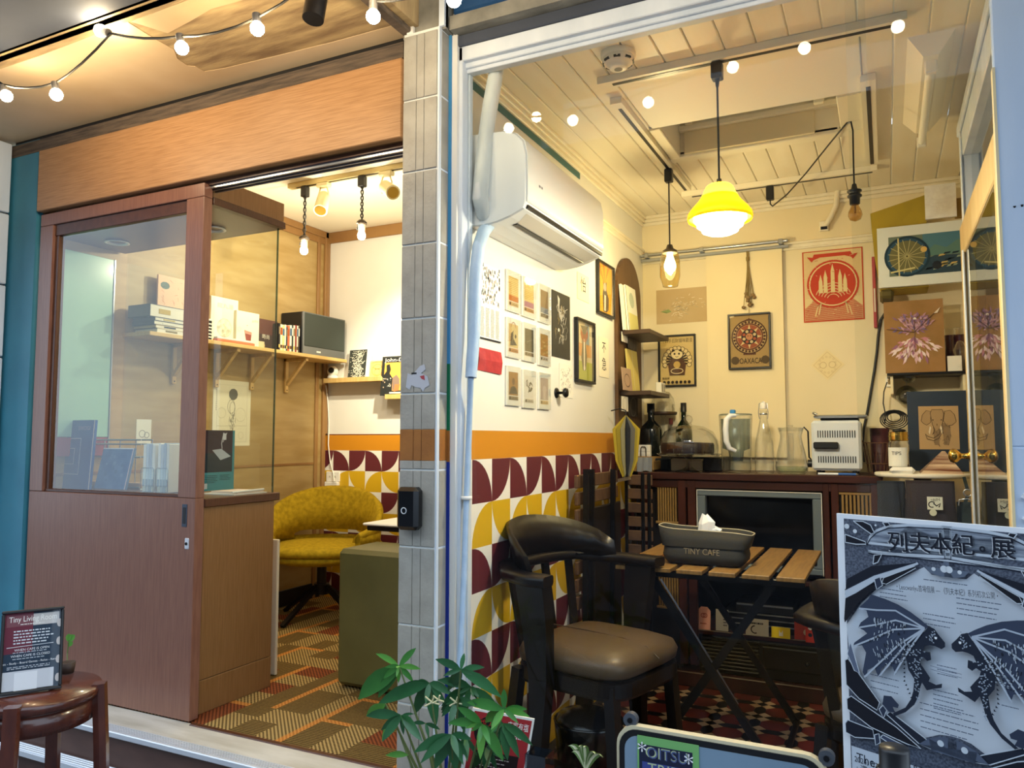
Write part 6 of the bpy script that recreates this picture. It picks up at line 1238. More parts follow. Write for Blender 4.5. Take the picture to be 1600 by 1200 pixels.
put(b, 'grey_cloth', 'grey folded cloth hanging over the front of the pale wooden box', 'cloth')
# card rack
p = PY(1004, 718, 4.0); a, c = PY(993, 720, 4.0), PY(1015, 695, 4.0); cz0 = hz(1004, 722, Vector((0, 4.0, 0)))
t = thing('card_rack', 'white cards in a black wire rack behind the grey cloth', 'card rack', (p.x, 4.0, CT)); part('cards', MB().bbox(a.x, 4.01, CT, c.x, 4.035, c.z, 'paint_white', .002), t)
for i in range(3): part('card_line', MB().box(a.x, 4.0085, CT + .06 + i * .02, c.x, 4.0095, CT + .0615 + i * .02, flat('b8b4a6')), t)
b = MB(); xm = p.x + .005; b.tube([(xm - .014, 4.0, CT), (xm - .014, 4.0, c.z - .02), (xm - .008, 4.0, c.z - .01), (xm + .008, 4.0, c.z - .01), (xm + .014, 4.0, c.z - .02), (xm + .014, 4.0, CT)], .0025, 'black_metal', 6); part('wire', b, t)
# dark bottle
def bottle(px, yb_, yt, hw, z, Y, m, name, lab, neck=.36, shoulder=.28, cap=None, nr=.3):
    c = Vector((PY(px, yb_, Y).x, Y, z)); H = PY(px, yt, Y).z - z; r = rad(-hw, hw, c)
    t = thing(name, lab, 'bottle', c); b = MB(); b.lathe([(0, .002), (r * .9, 0), (r, .01), (r, H * (1 - neck - shoulder * .5)), (r * .9, H * (1 - neck - shoulder * .2)), (r * .55, H * (1 - neck + .03)), (r * nr, H * (1 - neck + .09)), (r * nr, H * .93), (r * nr * 1.15, H * .94), (r * nr * 1.15, H)], m, c, 22); part('body', b, t)
    b = MB(); b.lathe([(r * nr * 1.2, H * (1 - neck * .42)), (r * nr * 1.2, H + .002), (0, H + .002)], cap or 'black_plastic', c, 16); part('cap', b, t); return t, c, r, H
dark = mat('dark_bottle', '10140f', .12, coat=.6)
bottle(1018, 712, 631, 17, RB, 4.12, dark, 'dark_bottle', 'dark green black liquor bottle at the left end of the counter', .40, .2)
bottle(1069, 700, 630, 13, RB, 4.20, GLASS_GREEN, 'green_bottle', 'green glass bottle with black cap standing behind the glass cake dome', .40, .3)
t, c, r, H = bottle(1049, 700, 654, 9, RB, 4.22, GW, 'small_decanter', 'small clear bottle with reddish stopper between dark and green bottles', .38, .3, flat('6a3430'))
# tall cake stand at the back
c = Vector((PY(1037, 712, 4.19).x, 4.19, RB)); zp = PY(1037, 645, 4.19).z; zt = PY(1037, 611, 4.19).z; r = rad(1016, 1058, c)
t = thing('tall_cake_stand', 'tall dark cake stand under a small clear glass dome at the back', 'cake stand', c)
part('stem', MB().lathe([(0, 0), (r * .7, 0), (r * .65, .008), (.01, .02), (.009, zp - RB - .03), (.02, zp - RB - .012)], GW, c, 18), t); part('plate', MB().lathe([(0, zp - RB - .012), (r * .98, zp - RB - .012), (r * 1.04, zp - RB), (r * 1.0, zp - RB + .005), (0, zp - RB + .003)], 'dark_walnut', c, 26), t)
h = zt - zp; part('dome', MB().lathe([(r * .86, .006), (r * .88, h * .35), (r * .8, h * .66), (r * .5, h * .93), (.006, h), (.006, h + .012), (.011, h + .02), (.008, h + .03), (0, h + .032)], GW, (c.x, c.y, zp), 26), t)
# main cake stand with chocolate cake under a glass dome
c = on(1078, 737); c.y = max(c.y, 3.9); c = Vector((PY(1077, 735, 3.90).x, 3.90, CT)); zp = PY(1077, 711, 3.90).z; r = rad(1027, 1126, c)
t = thing('cake_stand', 'wide glass cake stand with domed lid on the counter', 'cake stand', c)
part('foot', MB().lathe([(0, 0), (r * .45, 0), (r * .42, .006), (r * .2, .016), (.012, .03), (.011, zp - CT - .02), (.03, zp - CT - .006)], GW, c, 24), t)
b = MB(); b.rings([[(c.x + rr * (1 + (.02 * math.sin(14 * a) if rr > r * .9 else 0)) * math.cos(a), c.y + rr * (1 + (.02 * math.sin(14 * a) if rr > r * .9 else 0)) * math.sin(a), zp + z) for a in [2 * math.pi * i / 84 for i in range(84)]] for rr, z in ((.02, -.006), (r * .9, -.006), (r, .006), (r * .97, .009), (r * .88, 0), (.02, 0))], GW, True, False); part('plate', b, t)
zt = PY(1077, 664, 3.90).z; h = zt - zp; rd_ = r * .92
part('dome', MB().lathe([(rd_ * .97, .004), (rd_, h * .25), (rd_ * .97, h * .5), (rd_ * .82, h * .78), (rd_ * .5, h * .95), (.016, h), (.014, h + .012)], GW, (c.x, c.y, zp), 30), t); part('knob', MB().sphere((c.x, c.y, zp + h + .028), .022, GW, 16, 10), t)
b = MB(); b.lathe([(0, .003), (r * .80, .003), (r * .83, .02), (r * .83, .052), (r * .80, .062), (0, .066)], mat('chocolate', '2a1712', .5, var='20110d', var_scale=30, bump=.3), (c.x - .008, c.y, zp), 30); put(b, 'chocolate_cake', 'flat dark chocolate cake on the glass cake stand', 'cake')
# water pitcher
c = Vector((PY(1151, 738, 3.93).x, 3.93, CT)); H = PY(1151, 649, 3.93).z - CT; r = rad(1127, 1175, c)
t = thing('water_pitcher', 'clear water filter pitcher with white handle and blue cap', 'pitcher', c)
def oval(k, z, w=1.): return [(c.x + r * k * w * math.cos(a), c.y + r * .72 * k * math.sin(a), c.z + z) for a in [2 * math.pi * i / 28 for i in range(28)]]
part('jug', MB().rings([oval(.1, .003), oval(.88, .002), oval(.93, .02), oval(1.0, H * .6), oval(1.08, H)], GW, True, False), t); part('funnel', MB().rings([oval(.95, H * .94), oval(.86, H * .42), oval(.5, H * .38), oval(.42, H * .2), oval(.05, H * .2)], glass('frosted', 'c9d3d8', .12, .3), True, False), t)
part('lid', MB().rings([oval(1.06, H), oval(1.06, H * 1.02), oval(.9, H * 1.03), oval(.05, H * 1.03)], glass('frosted', 'c9d3d8', .12, .3), True, False), t)
b = MB(); hx = PY(1140, 700, c.y - .06).x; yy = c.y - .075; b.tube([(hx + .03, yy + .02, CT + H * .99), (hx + .008, yy, CT + H * .99), (hx - .008, yy - .01, CT + H * .92), (hx - .012, yy - .012, CT + H * .75), (hx - .010, yy - .012, CT + H * .55), (hx + .002, yy - .006, CT + H * .43), (hx + .03, yy + .01, CT + H * .38)], [.009, .012, .014, .014, .014, .012, .009], flat('e9edf2'), 10); part('handle', b, t)
b = MB(); bp = PY(1145, 645, c.y); b.bbox(bp.x - .013, c.y - .012, CT + H * 1.02, bp.x + .013, c.y + .012, CT + H * 1.10, flat('3f86c8'), .004); part('blue_cap', b, t)
# swing-top bottle
c = Vector((PY(1195, 737, 3.94).x, 3.94, CT)); H = PY(1195, 645, 3.94).z - CT; r = rad(1181, 1210, c)
t = thing('swing_top_bottle', 'tall clear empty swing-top glass bottle', 'bottle', c)
part('body', MB().lathe([(0, .004), (r * .9, 0), (r, .012), (r * 1.02, H * .3), (r * .95, H * .5), (r * .55, H * .78), (r * .36, H * .92), (r * .33, H), (r * .38, H * 1.01), (r * .38, H * 1.04)], GW, c, 22), t)
b = MB(); z = CT + H; b.lathe([(r * .36, .02), (r * .36, .035), (r * .28, .05), (0, .052)], flat('e6e2dc'), (c.x, c.y, z), 14); part('stopper', b, t)
b = MB()
for s in (-1, 1): b.tube([(c.x + s * r * .42, c.y, z - .03), (c.x + s * r * .5, c.y - .005, z + .0), (c.x + s * r * .42, c.y, z + .045), (c.x, c.y, z + .055)], .002, 'aluminium', 5)
b.lathe([(r * .40, -.01), (r * .42, -.006), (r * .40, -.002)], 'aluminium', (c.x, c.y, z), 14); part('wire_clip', b, t)
# water jug
c = Vector((PY(1237, 741, 3.90).x, 3.90, CT)); H = PY(1237, 668, 3.90).z - CT; r = rad(1213, 1262, c)
t = thing('water_jug', 'clear glass jug with a little water in front of the white oven', 'jug', c)
part('body', MB().lathe([(0, .005), (r * .8, .0), (r * .98, .015), (r, H * .16), (r * .86, H * .45), (r * .68, H * .72), (r * .64, H * .82), (r * .78, H * .97), (r * .80, H)], GW, c, 26), t); part('lid', MB().lathe([(r * .7, H * .92), (r * .72, H * .99), (.01, H * 1.01), (.012, H * 1.05), (0, H * 1.055)], GW, c, 22), t)
part('water', MB().lathe([(0, .007), (r * .78, .007), (r * .93, .02), (r * .94, H * .16), (0, H * .16)], glass('water', 'e6efe6', .08), c, 22), t); part('infuser', MB().cyl((c.x, c.y, CT + H * .3), (c.x, c.y, CT + H * .88), .012, GW, n=12, cap=False), t)
# white roaster with slots
p0 = Vector((PY(1268, 735, 3.9).x, 3.9, CT)); x0, x1 = PY(1268, 700, 3.9).x, PY(1346, 700, 3.9).x; zt = PY(1300, 657, 3.9).z
t = thing('slotted_oven', 'white slotted metal oven with black side handle on the counter', 'oven', ((x0 + x1) / 2, 3.98, CT)); mw = mat('oven_white', 'd7dde4', .4)
part('body', MB().bbox(x0, 3.9, CT + .018, x1, 4.16, zt, mw, .012), t)
for k in range(16):
    for (fz0, fz1) in ((.66, .80), (.16, .29)):
        xx = x0 + (x1 - x0) * (.14 + .74 * k / 15); b = MB(); b.box(xx - .0022, 3.8985, CT + .018 + (zt - CT - .018) * fz0, xx + .0022, 3.9005, CT + .018 + (zt - CT - .018) * fz1, 'black_plastic'); part('slot', b, t)
hz_ = PY(1290, 696, 3.88).z; part('handle', MB().bbox(PY(1271, 696, 3.88).x, 3.87, hz_ - .016, PY(1310, 696, 3.88).x, 3.905, hz_ + .016, 'black_plastic', .005), t)
for xx in (x0 + .03, x1 - .03):
    for yy in (3.92, 4.13): part('foot', MB().cyl((xx, yy, CT), (xx, yy, CT + .02), .012, 'black_plastic', n=10), t)
b = MB(); b.tube([(x0 + .004, 3.96, CT + .05), (x0 - .016, 3.95, CT + .08), (x0 - .018, 3.95, zt - .05), (x0 - .035, 3.94, zt - .03), (x0 - .045, 3.94, zt - .045)], .004, 'black_metal', 6); b.cyl((x0 - .02, 3.93, CT + .05), (x0 + .002, 3.93, CT + .05), .018, 'black_plastic', n=14); part('side_lever', b, t)
b = MB(); b.bbox(x0 + .04, 3.93, zt + .001, x1 - .01, 4.13, zt + .012, 'black_metal', .003); b.bbox(x0 + .012, 3.90, zt + .012, x1 + .03, 4.15, zt + .026, 'aluminium', .005); b.tube([(x0 + .02, 3.9, zt + .03), (x0 + .015, 3.88, zt + .035), (x0 + .03, 3.88, zt + .028)], .006, 'aluminium', 8); put(b, 'metal_tray', 'thin metal tray lying on top of the white slotted oven', 'tray')
a, c = PY(1278, 740, 3.835), PY(1342, 740, 3.835); t = thing('pen', 'blue and white pen lying on the counter edge', 'pen', (a + c) / 2); b = MB(); b.cyl((a.x, 3.84, CT + .006), (a.x + (c.x - a.x) * .5, 3.838, CT + .006), .0055, flat('e6ebf2'), n=10); part('barrel', b, t); b = MB(); b.cyl((a.x + (c.x - a.x) * .5, 3.838, CT + .006), (c.x - .012, 3.836, CT + .006), .0055, flat('3f69b4'), n=10); b.cyl((c.x - .012, 3.836, CT + .006), (c.x, 3.836, CT + .006), .0055, 'aluminium', r1=.001, n=10); part('grip', b, t)

# ================================================================== right corner: round table, pictures, jars
TX, TYc = .17, 3.86; TZ = PY(1440, 741, 3.70).z; TR = rad(1374, 1510, Vector((TX, TYc, TZ)))
cc = PY(1441, 738, TYc); TX = cc.x
t = thing('round_table', 'round white topped table with dark stand in the right corner', 'table', (TX, TYc, ZF))
part('top', MB().lathe([(0, -.018), (TR * .97, -.018), (TR, -.012), (TR, -.003), (TR * .985, 0), (0, 0)], flat('e8e2d4'), (TX, TYc, TZ), 40), t); part('column', MB().cyl((TX, TYc, ZF), (TX, TYc, TZ - .018), .035, 'black_metal'), t); part('base', MB().lathe([(0, .03), (.05, .03), (.2, .012), (.21, 0), (0, 0)], 'black_metal', (TX, TYc, ZF), 28), t)
# jar of tips
c = Vector((PY(1405, 727, 3.82).x, 3.82, TZ)); H = PY(1405, 675, 3.82).z - TZ; r = rad(1390, 1420, c)
t = thing('tip_jar', 'glass jar with handwritten white tips label and gold rim', 'jar', c)
part('glass', MB().lathe([(0, .004), (r * .95, 0), (r, .01), (r, H * .68), (r * .9, H * .76), (r * .88, H * .8)], GW, c, 24), t); part('rim', MB().lathe([(r * .9, H * .78), (r * .96, H * .82), (r * .9, H * .86), (r * .96, H * .9), (r * .9, H * .94), (r * .92, H)], 'brass', c, 24), t); part('contents', MB().lathe([(0, .006), (r * .9, .006), (r * .9, H * .2), (0, H * .22)], 'dark_walnut', c, 18), t)
b = MB(); n = 10; V = []
for i in range(n + 1): a = math.radians(-90 - 62 + 124 * i / n - 14); V += [(c.x + r * 1.01 * math.cos(a), c.y + r * 1.01 * math.sin(a), c.z + H * .16), (c.x + r * 1.01 * math.cos(a), c.y + r * 1.01 * math.sin(a), c.z + H * .62)]
b.add(V, [(2 * i, 2 * i + 2, 2 * i + 3, 2 * i + 1) for i in range(n)], flat('e9e9e2')); lb = part('paper_label', b, t)
for body, fz, sz in (('TIPS', .44, .022), ('= #%s', .24, .016)):
    Vt, Ft = text_geo(body if body == 'TIPS' else 'for coffee'); b = MB(); b.add([(c.x + r * 1.03 * math.cos(math.radians(-104) + v[0] * sz * (1.0 if body == 'TIPS' else .8) / r), c.y + r * 1.03 * math.sin(math.radians(-104) + v[0] * sz * (1.0 if body == 'TIPS' else .8) / r), c.z + H * fz + v[1] * sz) for v in Vt], Ft, flat('23262c'))
    if body == 'TIPS': sub('lettering', b, lb)
b = MB(); b.sphere((c.x + .004, c.y, c.z + H + .006), r * .55, 'black_plastic', 12, 8, (1.2, .9, .35)); part('lump_on_rim', b, t)
# white stone, pyramid
c = PY(1410, 735, 3.73); put(MB().bbox(PY(1390, 735, 3.73).x, 3.70, TZ, PY(1430, 735, 3.73).x, 3.77, TZ + .028, flat('efeeea'), .012), 'white_pouch', 'small white rounded pouch at the front of the round table', 'pouch')
mat('agate', '6b3524', .3, var='d8c0a4', var_scale=7, stretch=(.6, .6, 9), detail=6, bump=.1); a, c, e = PY(1438, 737, 3.78), PY(1506, 737, 3.78), PY(1474, 705, 3.86)
b = MB(); xc = e.x; b.add([(a.x, 3.76, TZ), (c.x, 3.76, TZ), (c.x, 3.96, TZ), (a.x, 3.96, TZ), (xc - .006, 3.855, e.z), (xc + .006, 3.855, e.z), (xc + .006, 3.867, e.z), (xc - .006, 3.867, e.z)], [(3, 2, 1, 0), (0, 1, 5, 4), (1, 2, 6, 5), (2, 3, 7, 6), (3, 0, 4, 7), (4, 5, 6, 7)], 'agate'); put(b, 'banded_pyramid', 'brown and white banded stone pyramid on the round table', 'pyramid')
# wire basket with dark red pot
a, c = PY(1350, 730, 4.0), PY(1392, 692, 4.0); t = thing('wire_basket', 'small brown wire basket beside the white oven', 'basket', ((a.x + c.x) / 2, 4.0, CT)); b = MB(); rr = (c.x - a.x) / 2; xc = (a.x + c.x) / 2
for k, z in ((.7, CT + .004), (.85, CT + .05), (1., c.z - .0)): b.tube([(xc + rr * k * math.cos(q_), 4.04 + rr * k * math.sin(q_), z) for q_ in [2 * math.pi * i / 20 for i in range(21)]], .0022, flat('6a4a3a'), 5)
for i in range(14): q_ = 2 * math.pi * i / 14; b.tube([(xc + rr * .7 * math.cos(q_), 4.04 + rr * .7 * math.sin(q_), CT + .004), (xc + rr * math.cos(q_ + .2), 4.04 + rr * math.sin(q_ + .2), c.z)], .0018, flat('6a4a3a'), 5)
part('wires', b, t)
for (sx_, sn) in ((-1, 'handle'), (1, 'handle')): b = MB(); b.tube([(xc + sx_ * rr, 4.03, c.z), (xc + sx_ * rr * 1.1, 4.04, c.z + .01), (xc + sx_ * rr, 4.05, c.z)], .0022, flat('6a4a3a'), 5); part(sn, b, t)
c = Vector((PY(1375, 704, 4.12).x, 4.13, CT)); r = rad(1362, 1390, c); zt = PY(1375, 669, 4.12).z; zb = PY(1375, 704, 4.12).z
put(MB().lathe([(0, 0), (r * .8, 0), (r * .82, .01), (r * 1.02, zt - CT), (r * .92, zt - CT), (r * .75, .03), (0, .03)], mat('maroon_pot', '4a2026', .5), c, 24), 'maroon_pot', 'dark maroon pot standing behind the wire basket', 'pot')
# elephant picture
S = sheet_back(1421, 612, 735, 1512, 4.02); 
S.o.z = TZ + .002; S.h = PY(1465, 611, 4.02).z - S.o.z; S.M[2][3] = S.o.z
if True:
    S.base(mat('navy_mount', '14263c', .5, var='182d46', var_scale=3), .012, -.012); w, h = S.w, S.h; x0, y0 = S.p(1437, 702); x1, y1 = S.p(1497, 634); S.rect(x0, y0, x1, y1, 'b99a70')
    def e_(u, v): return (x0 + (x1 - x0) * u, y0 + (y1 - y0) * v)
    ol = '4a3a2c'; ft_ = 'ab8d66'
    S.poly([e_(*q_) for q_ in ((.38, .1), (.36, .5), (.4, .62), (.78, .6), (.8, .3), (.74, .1), (.62, .1), (.6, .36), (.52, .34), (.5, .1))], '8f7658')
    for P in ([(.06, .66), (.1, .8), (.2, .9), (.32, .88), (.3, .62), (.2, .56), (.12, .6)], [(.94, .64), (.9, .8), (.8, .9), (.66, .88), (.62, .66), (.7, .54), (.84, .56)]): S.poly([e_(*q_) for q_ in P], ft_); S.line([e_(*q_) for q_ in P], .0022, ol, close=True)
    P = [(.3, .84), (.34, .92), (.6, .92), (.64, .82), (.6, .62), (.56, .5), (.5, .34), (.36, .26), (.22, .3), (.16, .36), (.2, .24), (.36, .2), (.5, .26), (.58, .4), (.6, .5)]; S.poly([e_(*q_) for q_ in P[:6] + [(.42, .42), (.34, .56)]], ft_); S.line([e_(*q_) for q_ in P], .0024, ol)
    S.line([e_(.3, .84), e_(.34, .58), e_(.4, .46), e_(.34, .34)], .002, ol); S.poly([e_(*q_) for q_ in ((.28, .54), (.24, .4), (.27, .34), (.31, .5))], 'e2d4b8'); S.poly([e_(*q_) for q_ in ((.56, .56), (.6, .42), (.57, .34), (.53, .5))], 'e2d4b8'); S.disc(*e_(.36, .68), .003, ol, 7); S.disc(*e_(.57, .68), .003, ol, 7)
    q = random.Random(3); S.lift()
    for i in range(34): u, v = q.uniform(.36, .78), q.uniform(.08, .6); S.line([e_(u, v), e_(u + q.uniform(-.02, .04), v - .04)], .0012, ol, True)
    S.done('elephant_picture', 'elephant pencil drawing on tan paper in a wide navy mount', 'picture')
# shelf, butterfly board and glassware on it
SY = 4.06; sz = PY(1450, 581, SY).z; a, c = PY(1386, 583, SY), PY(1515, 578, SY)
t = thing('wall_shelf', 'thin black shelf on the right of the cafe back wall', 'shelf', ((a.x + c.x) / 2, 4.15, sz)); part('board', MB().bbox(a.x, SY, sz - .012, c.x + .06, YB, sz, 'black_metal', .002), t)
for xx in (a.x + .02, c.x - .02): part('bracket', MB().bbox(xx - .006, SY + .02, sz - .1, xx + .006, YB, sz - .012, 'cream_paint', .002), t)
S = sheet_back(1384, 471, 582, 1476, SY + .012); zt = S.o.z + S.h; S = Sheet((S.o.x, SY + .012, sz), (1, 0, 0), (0, .06, 1), S.w, zt - sz); S.base(mat('kraft_board', 'a27a4c', .85, var='95703f', var_scale=10), .004, -.004); w, h = S.w, S.h
q = random.Random(14)
def petal(cx_, cy_, a, L, wd, m, same): S.poly([(cx_, cy_), (cx_ + L * .5 * math.cos(a) - wd * math.sin(a), cy_ + L * .5 * math.sin(a) + wd * math.cos(a)), (cx_ + L * math.cos(a), cy_ + L * math.sin(a)), (cx_ + L * .5 * math.cos(a) + wd * math.sin(a), cy_ + L * .5 * math.sin(a) - wd * math.cos(a))], m, same)
for i in range(90): a = math.radians(q.uniform(205, 335)); r_ = q.uniform(0, .11); petal(w * .5 + r_ * math.cos(a), h * .5 + r_ * math.sin(a), a + q.uniform(-.4, .4), q.uniform(.02, .045), .006, ('d9b4c0', 'c98a9c', 'efdde2', '9a6a8c', 'e8c8d0')[i % 5], i % 6 > 0)
for i in range(110): a = math.radians(q.choice((q.uniform(25, 75), q.uniform(85, 170)))); r_ = q.uniform(.01, .09); petal(w * .5 + r_ * math.cos(a), h * .54 + r_ * math.sin(a), a + q.uniform(-1.2, 1.2), q.uniform(.015, .035), .0045, ('a87a94', '8f6a8c', 'c9a0b0', 'b58a98', '7d6a9a')[i % 5], i % 6 > 0)
S.line([(w * .5, h * .55), (w * .68, h * .68), (w * .92, h * .85)], .003, '5a4638'); S.line([(w * .5, h * .55), (w * .3, h * .58), (w * .04, h * .61)], .003, '5a4638'); S.poly([(w * .84, h * .8), (w * .95, h * .88), (w * .9, h * .8)], 'e9dccb'); S.disc(w * .52, h * .74, .006, 'efe8de', 8); S.line([(w * .5, h * .28), (w * .52, h * .74)], .002, '6a5060')
S.done('butterfly_board', 'kraft board with pink flower butterfly drawing on the black shelf', 'drawing')
S = sheet_back(1481, 556, 578, 1503, SY + .008); zt = S.o.z + S.h; S = Sheet((S.o.x, SY + .008, sz), (1, 0, 0), (0, .08, 1), S.w, zt - sz); S.base(flat('e9e6de'), .003, -.003).done('blank_card', 'small white square card standing at the shelf front edge', 'card')
for k, (x0, x1) in enumerate(((1476, 1494), (1492, 1512))):
    c = Vector((PY((x0 + x1) / 2, 560, 4.17).x, 4.17 + .0 * k, sz)); r = rad(x0, x1, c) * .94; H = PY(1485, 513, 4.17).z - sz; t = thing('glass_tumbler', 'tall glass of dark red drink on the shelf, %s' % ('beside the butterfly board' if k == 0 else 'nearest the glazed door'), 'glass', c, 'tumblers on the black shelf'); part('glass', MB().lathe([(0, .004), (r * .9, 0), (r, H)], GW, c, 20), t); part('drink', MB().lathe([(0, .006), (r * .86, .006), (r * .93, H * .84), (0, H * .84)], mat('red_drink', '4a1a22', .3), c, 20), t)
c = Vector((PY(1502, 578, 4.09).x, 4.10, sz)); put(MB().lathe([(0, 0), (.03, 0), (.036, .02), (.02, .06), (.03, .10), (.012, .14), (0, .145)], GW, c, 8, False), 'crystal_ornament', 'faceted clear glass ornament next to the small white card', 'ornament')
# hanging glass globes
for k, (px, py, r_, zt_) in enumerate(((1420, 588, .032, sz - .012), (1417, 618, .05, sz - .012))):
    c = PY(px, py, 4.16 + .08 * k); t = thing('glass_globe', ('smaller clear glass globe tight under the black shelf' if k == 0 else 'larger clear glass globe half behind the elephant picture'), 'globe', c); part('globe', MB().sphere(c, r_, glass('globe_glass', 'cfd3ce', .14), 20, 12), t); part('thread', MB().cyl(c + Vector((0, 0, r_)), (c.x, c.y, zt_), .0012, 'aluminium', n=5), t)
# water wheel picture, olive cloth bag, textured tile
WYp = 4.03
S = sheet_back(1373, 401, 449, 1512, WYp); a = S.p(1374, 450); zt = PY(1374, 357, WYp).z; S = Sheet((S.o.x, WYp, PY(1374, 450, WYp).z), (1, 0, 0), (0, 0, 1), S.w, zt - PY(1374, 450, WYp).z)
S.base(flat('dfe3df'), .02, -.02); w, h = S.w, S.h
def im(u, v): return (w * (.13 + .87 * u), h * (.17 + .66 * v))
S.poly([im(0, 0), im(1, 0), im(1, 1), im(0, 1)], '6c7a6c'); S.poly([im(.45, .45), im(1, .45), im(1, 1), im(.45, 1)], '4f7a8e'); S.poly([im(.45, .5), im(.6, .72), im(.75, .62), im(.9, .8), im(1, .7), im(1, .45), im(.45, .45)], '5c7f78'); S.poly([im(0, .6), im(.2, .6), im(.2, .25), im(0, .25)], '8a8a72'); S.poly([im(0, .7), im(.2, .85), im(.2, .75), im(0, .6)], 'c9c6a4')
S.poly([im(.35, 0), im(1, 0), im(1, .42), im(.6, .45), im(.4, .3)], '2f4454'); S.lift()
q = random.Random(2)
for i in range(18): u, v = q.uniform(.45, .95), q.uniform(.08, .45); S.poly([im(u, v), im(u + .08, v + .02), im(u + .1, v + .06), im(u + .02, v + .05)], ('c2a866', '1f2c38', '8c9a86')[i % 3], True)
cx_, cy_ = im(.24, .48); Rw = w * .22; S.disc(cx_, cy_, Rw, '6f6c48', 26, Rw * .95); S.ring(cx_, cy_, Rw, .012, '2f5068'); S.ring(cx_, cy_, Rw * 1.13, .01, '203848'); S.lift()
for k in range(8): a = math.pi * k / 8 + .2; S.line([(cx_ - Rw * math.cos(a), cy_ - Rw * math.sin(a)), (cx_ + Rw * math.cos(a), cy_ + Rw * math.sin(a))], .0025, 'b9b07a', True)
S.line([im(.13, 0), im(.13, .95)], .006, 'cfc48a'); S.poly([im(.02, .08), im(.34, .16), im(.34, .2), im(.02, .12)], 'cfc48a'); S.disc(*im(.46, .62), .014, 'd8b46a', 9); S.disc(*im(.62, .2), .02, '262a32', 9)
S.done('water_wheel_picture', 'wide framed picture of a water wheel landscape with broad pale mount', 'picture')
a, c = PY(1360, 338, 4.12), PY(1450, 470, 4.12); mat('olive_cloth', 'b39a22', .7, var='a28a1a', var_scale=4, bump=.1, bump_scale=15); mat('olive_dark', '5e5224', .8)
t = thing('olive_cover', 'mustard cloth cover with dark corner hanging behind the water wheel picture', 'cloth', (a.x, 4.15, c.z)); xr = PY(1446, 330, 4.12).x; z0 = PY(1385, 455, 4.12).z
b = MB(); b.add([(a.x, 4.07, a.z), (xr, 4.07, a.z + .06), (xr, 4.07, z0), (a.x + .035, 4.07, z0), (a.x + .012, 4.08, (a.z + z0) / 2), (a.x, 4.26, a.z + .01), (xr, 4.26, a.z + .07), (xr, 4.26, z0), (a.x + .035, 4.26, z0), (a.x + .012, 4.26, (a.z + z0) / 2)], [(0, 4, 3, 2, 1), (5, 6, 7, 8, 9), (0, 1, 6, 5), (0, 5, 9, 4), (4, 9, 8, 3), (1, 2, 7, 6), (3, 8, 7, 2)], 'olive_cloth'); part('cover', b, t)
z1 = PY(1385, 469, 4.12).z; b = MB(); b.bbox(a.x + .03, 4.06, z1 - .0, a.x + .09, 4.24, z0 - .001, 'olive_dark', .012); part('dark_corner', b, t)
S = sheet_back(1446, 292, 344, 1494, 4.04).base(mat('stucco', 'e9e6e4', .6, var='f6f5f3', var_scale=30, bump=1.0, bump_scale=35), .015); S.done('textured_tile', 'rough white textured square panel above the water wheel picture', 'panel art')
S = sheet_back(1492, 312, 342, 1503, 4.08).base(flat('9a7a34'), .02); S.done('brown_board', 'narrow brown board edge beside the white textured square', 'board')
# cables
b = MB(); yq = YB - .012; b.tube([PY(*p, yq) for p in ((1383, 489), (1376, 500), (1372, 525), (1370, 550), (1366, 580), (1361, 610), (1356, 640), (1350, 668), (1347, 700), (1350, 722))], .0065, 'black_plastic', 7); put(b, 'black_cable', 'thick black cable running down the back wall behind the oven', 'cable')
b = MB(); yq = 4.18; b.tube([PY(*p, yq) for p in ((1386, 597), (1381, 612), (1380, 630), (1384, 650), (1382, 662))], .003, 'black_plastic', 5); cc = PY(1397, 652, yq)
for k in range(5): b.tube([(cc.x + (.03 + .008 * k) * math.cos(a + k), yq - .004 * k, cc.z + (.022 + .006 * k) * math.sin(a + k) - .003 * k) for a in [2 * math.pi * i / 18 for i in range(19)]], .003, 'black_plastic', 5)
put(b, 'coiled_cable', 'thin black cable with a coiled loop hanging above the jar', 'cable')
b = MB(); a = PY(1390, 597, YB); b.bbox(a.x - .018, YB - .014, a.z - .025, a.x + .018, YB, a.z + .025, 'paint_white', .003); t = thing('light_switch', 'white light switch on the cream wall under the shelf end', 'switch', a); part('plate', b, t); part('rocker', MB().bbox(a.x - .008, YB - .019, a.z - .012, a.x + .008, YB - .013, a.z + .012, flat('8c7a58'), .002), t)
S = sheet_left(0, 0, 1, 1, 1) if False else None
a, c = PY(1362, 403, YB), PY(1371, 513, YB); put(MB().bbox(a.x, YB - .03, c.z, c.x, YB - .004, a.z, flat('b5525a'), .003).box(a.x + .004, YB - .031, c.z + .08, c.x - .004, YB - .0301, c.z + .2, flat('e3d6c8')), 'rolled_poster', 'narrow reddish rolled poster hanging beside the mustard cloth', 'poster')
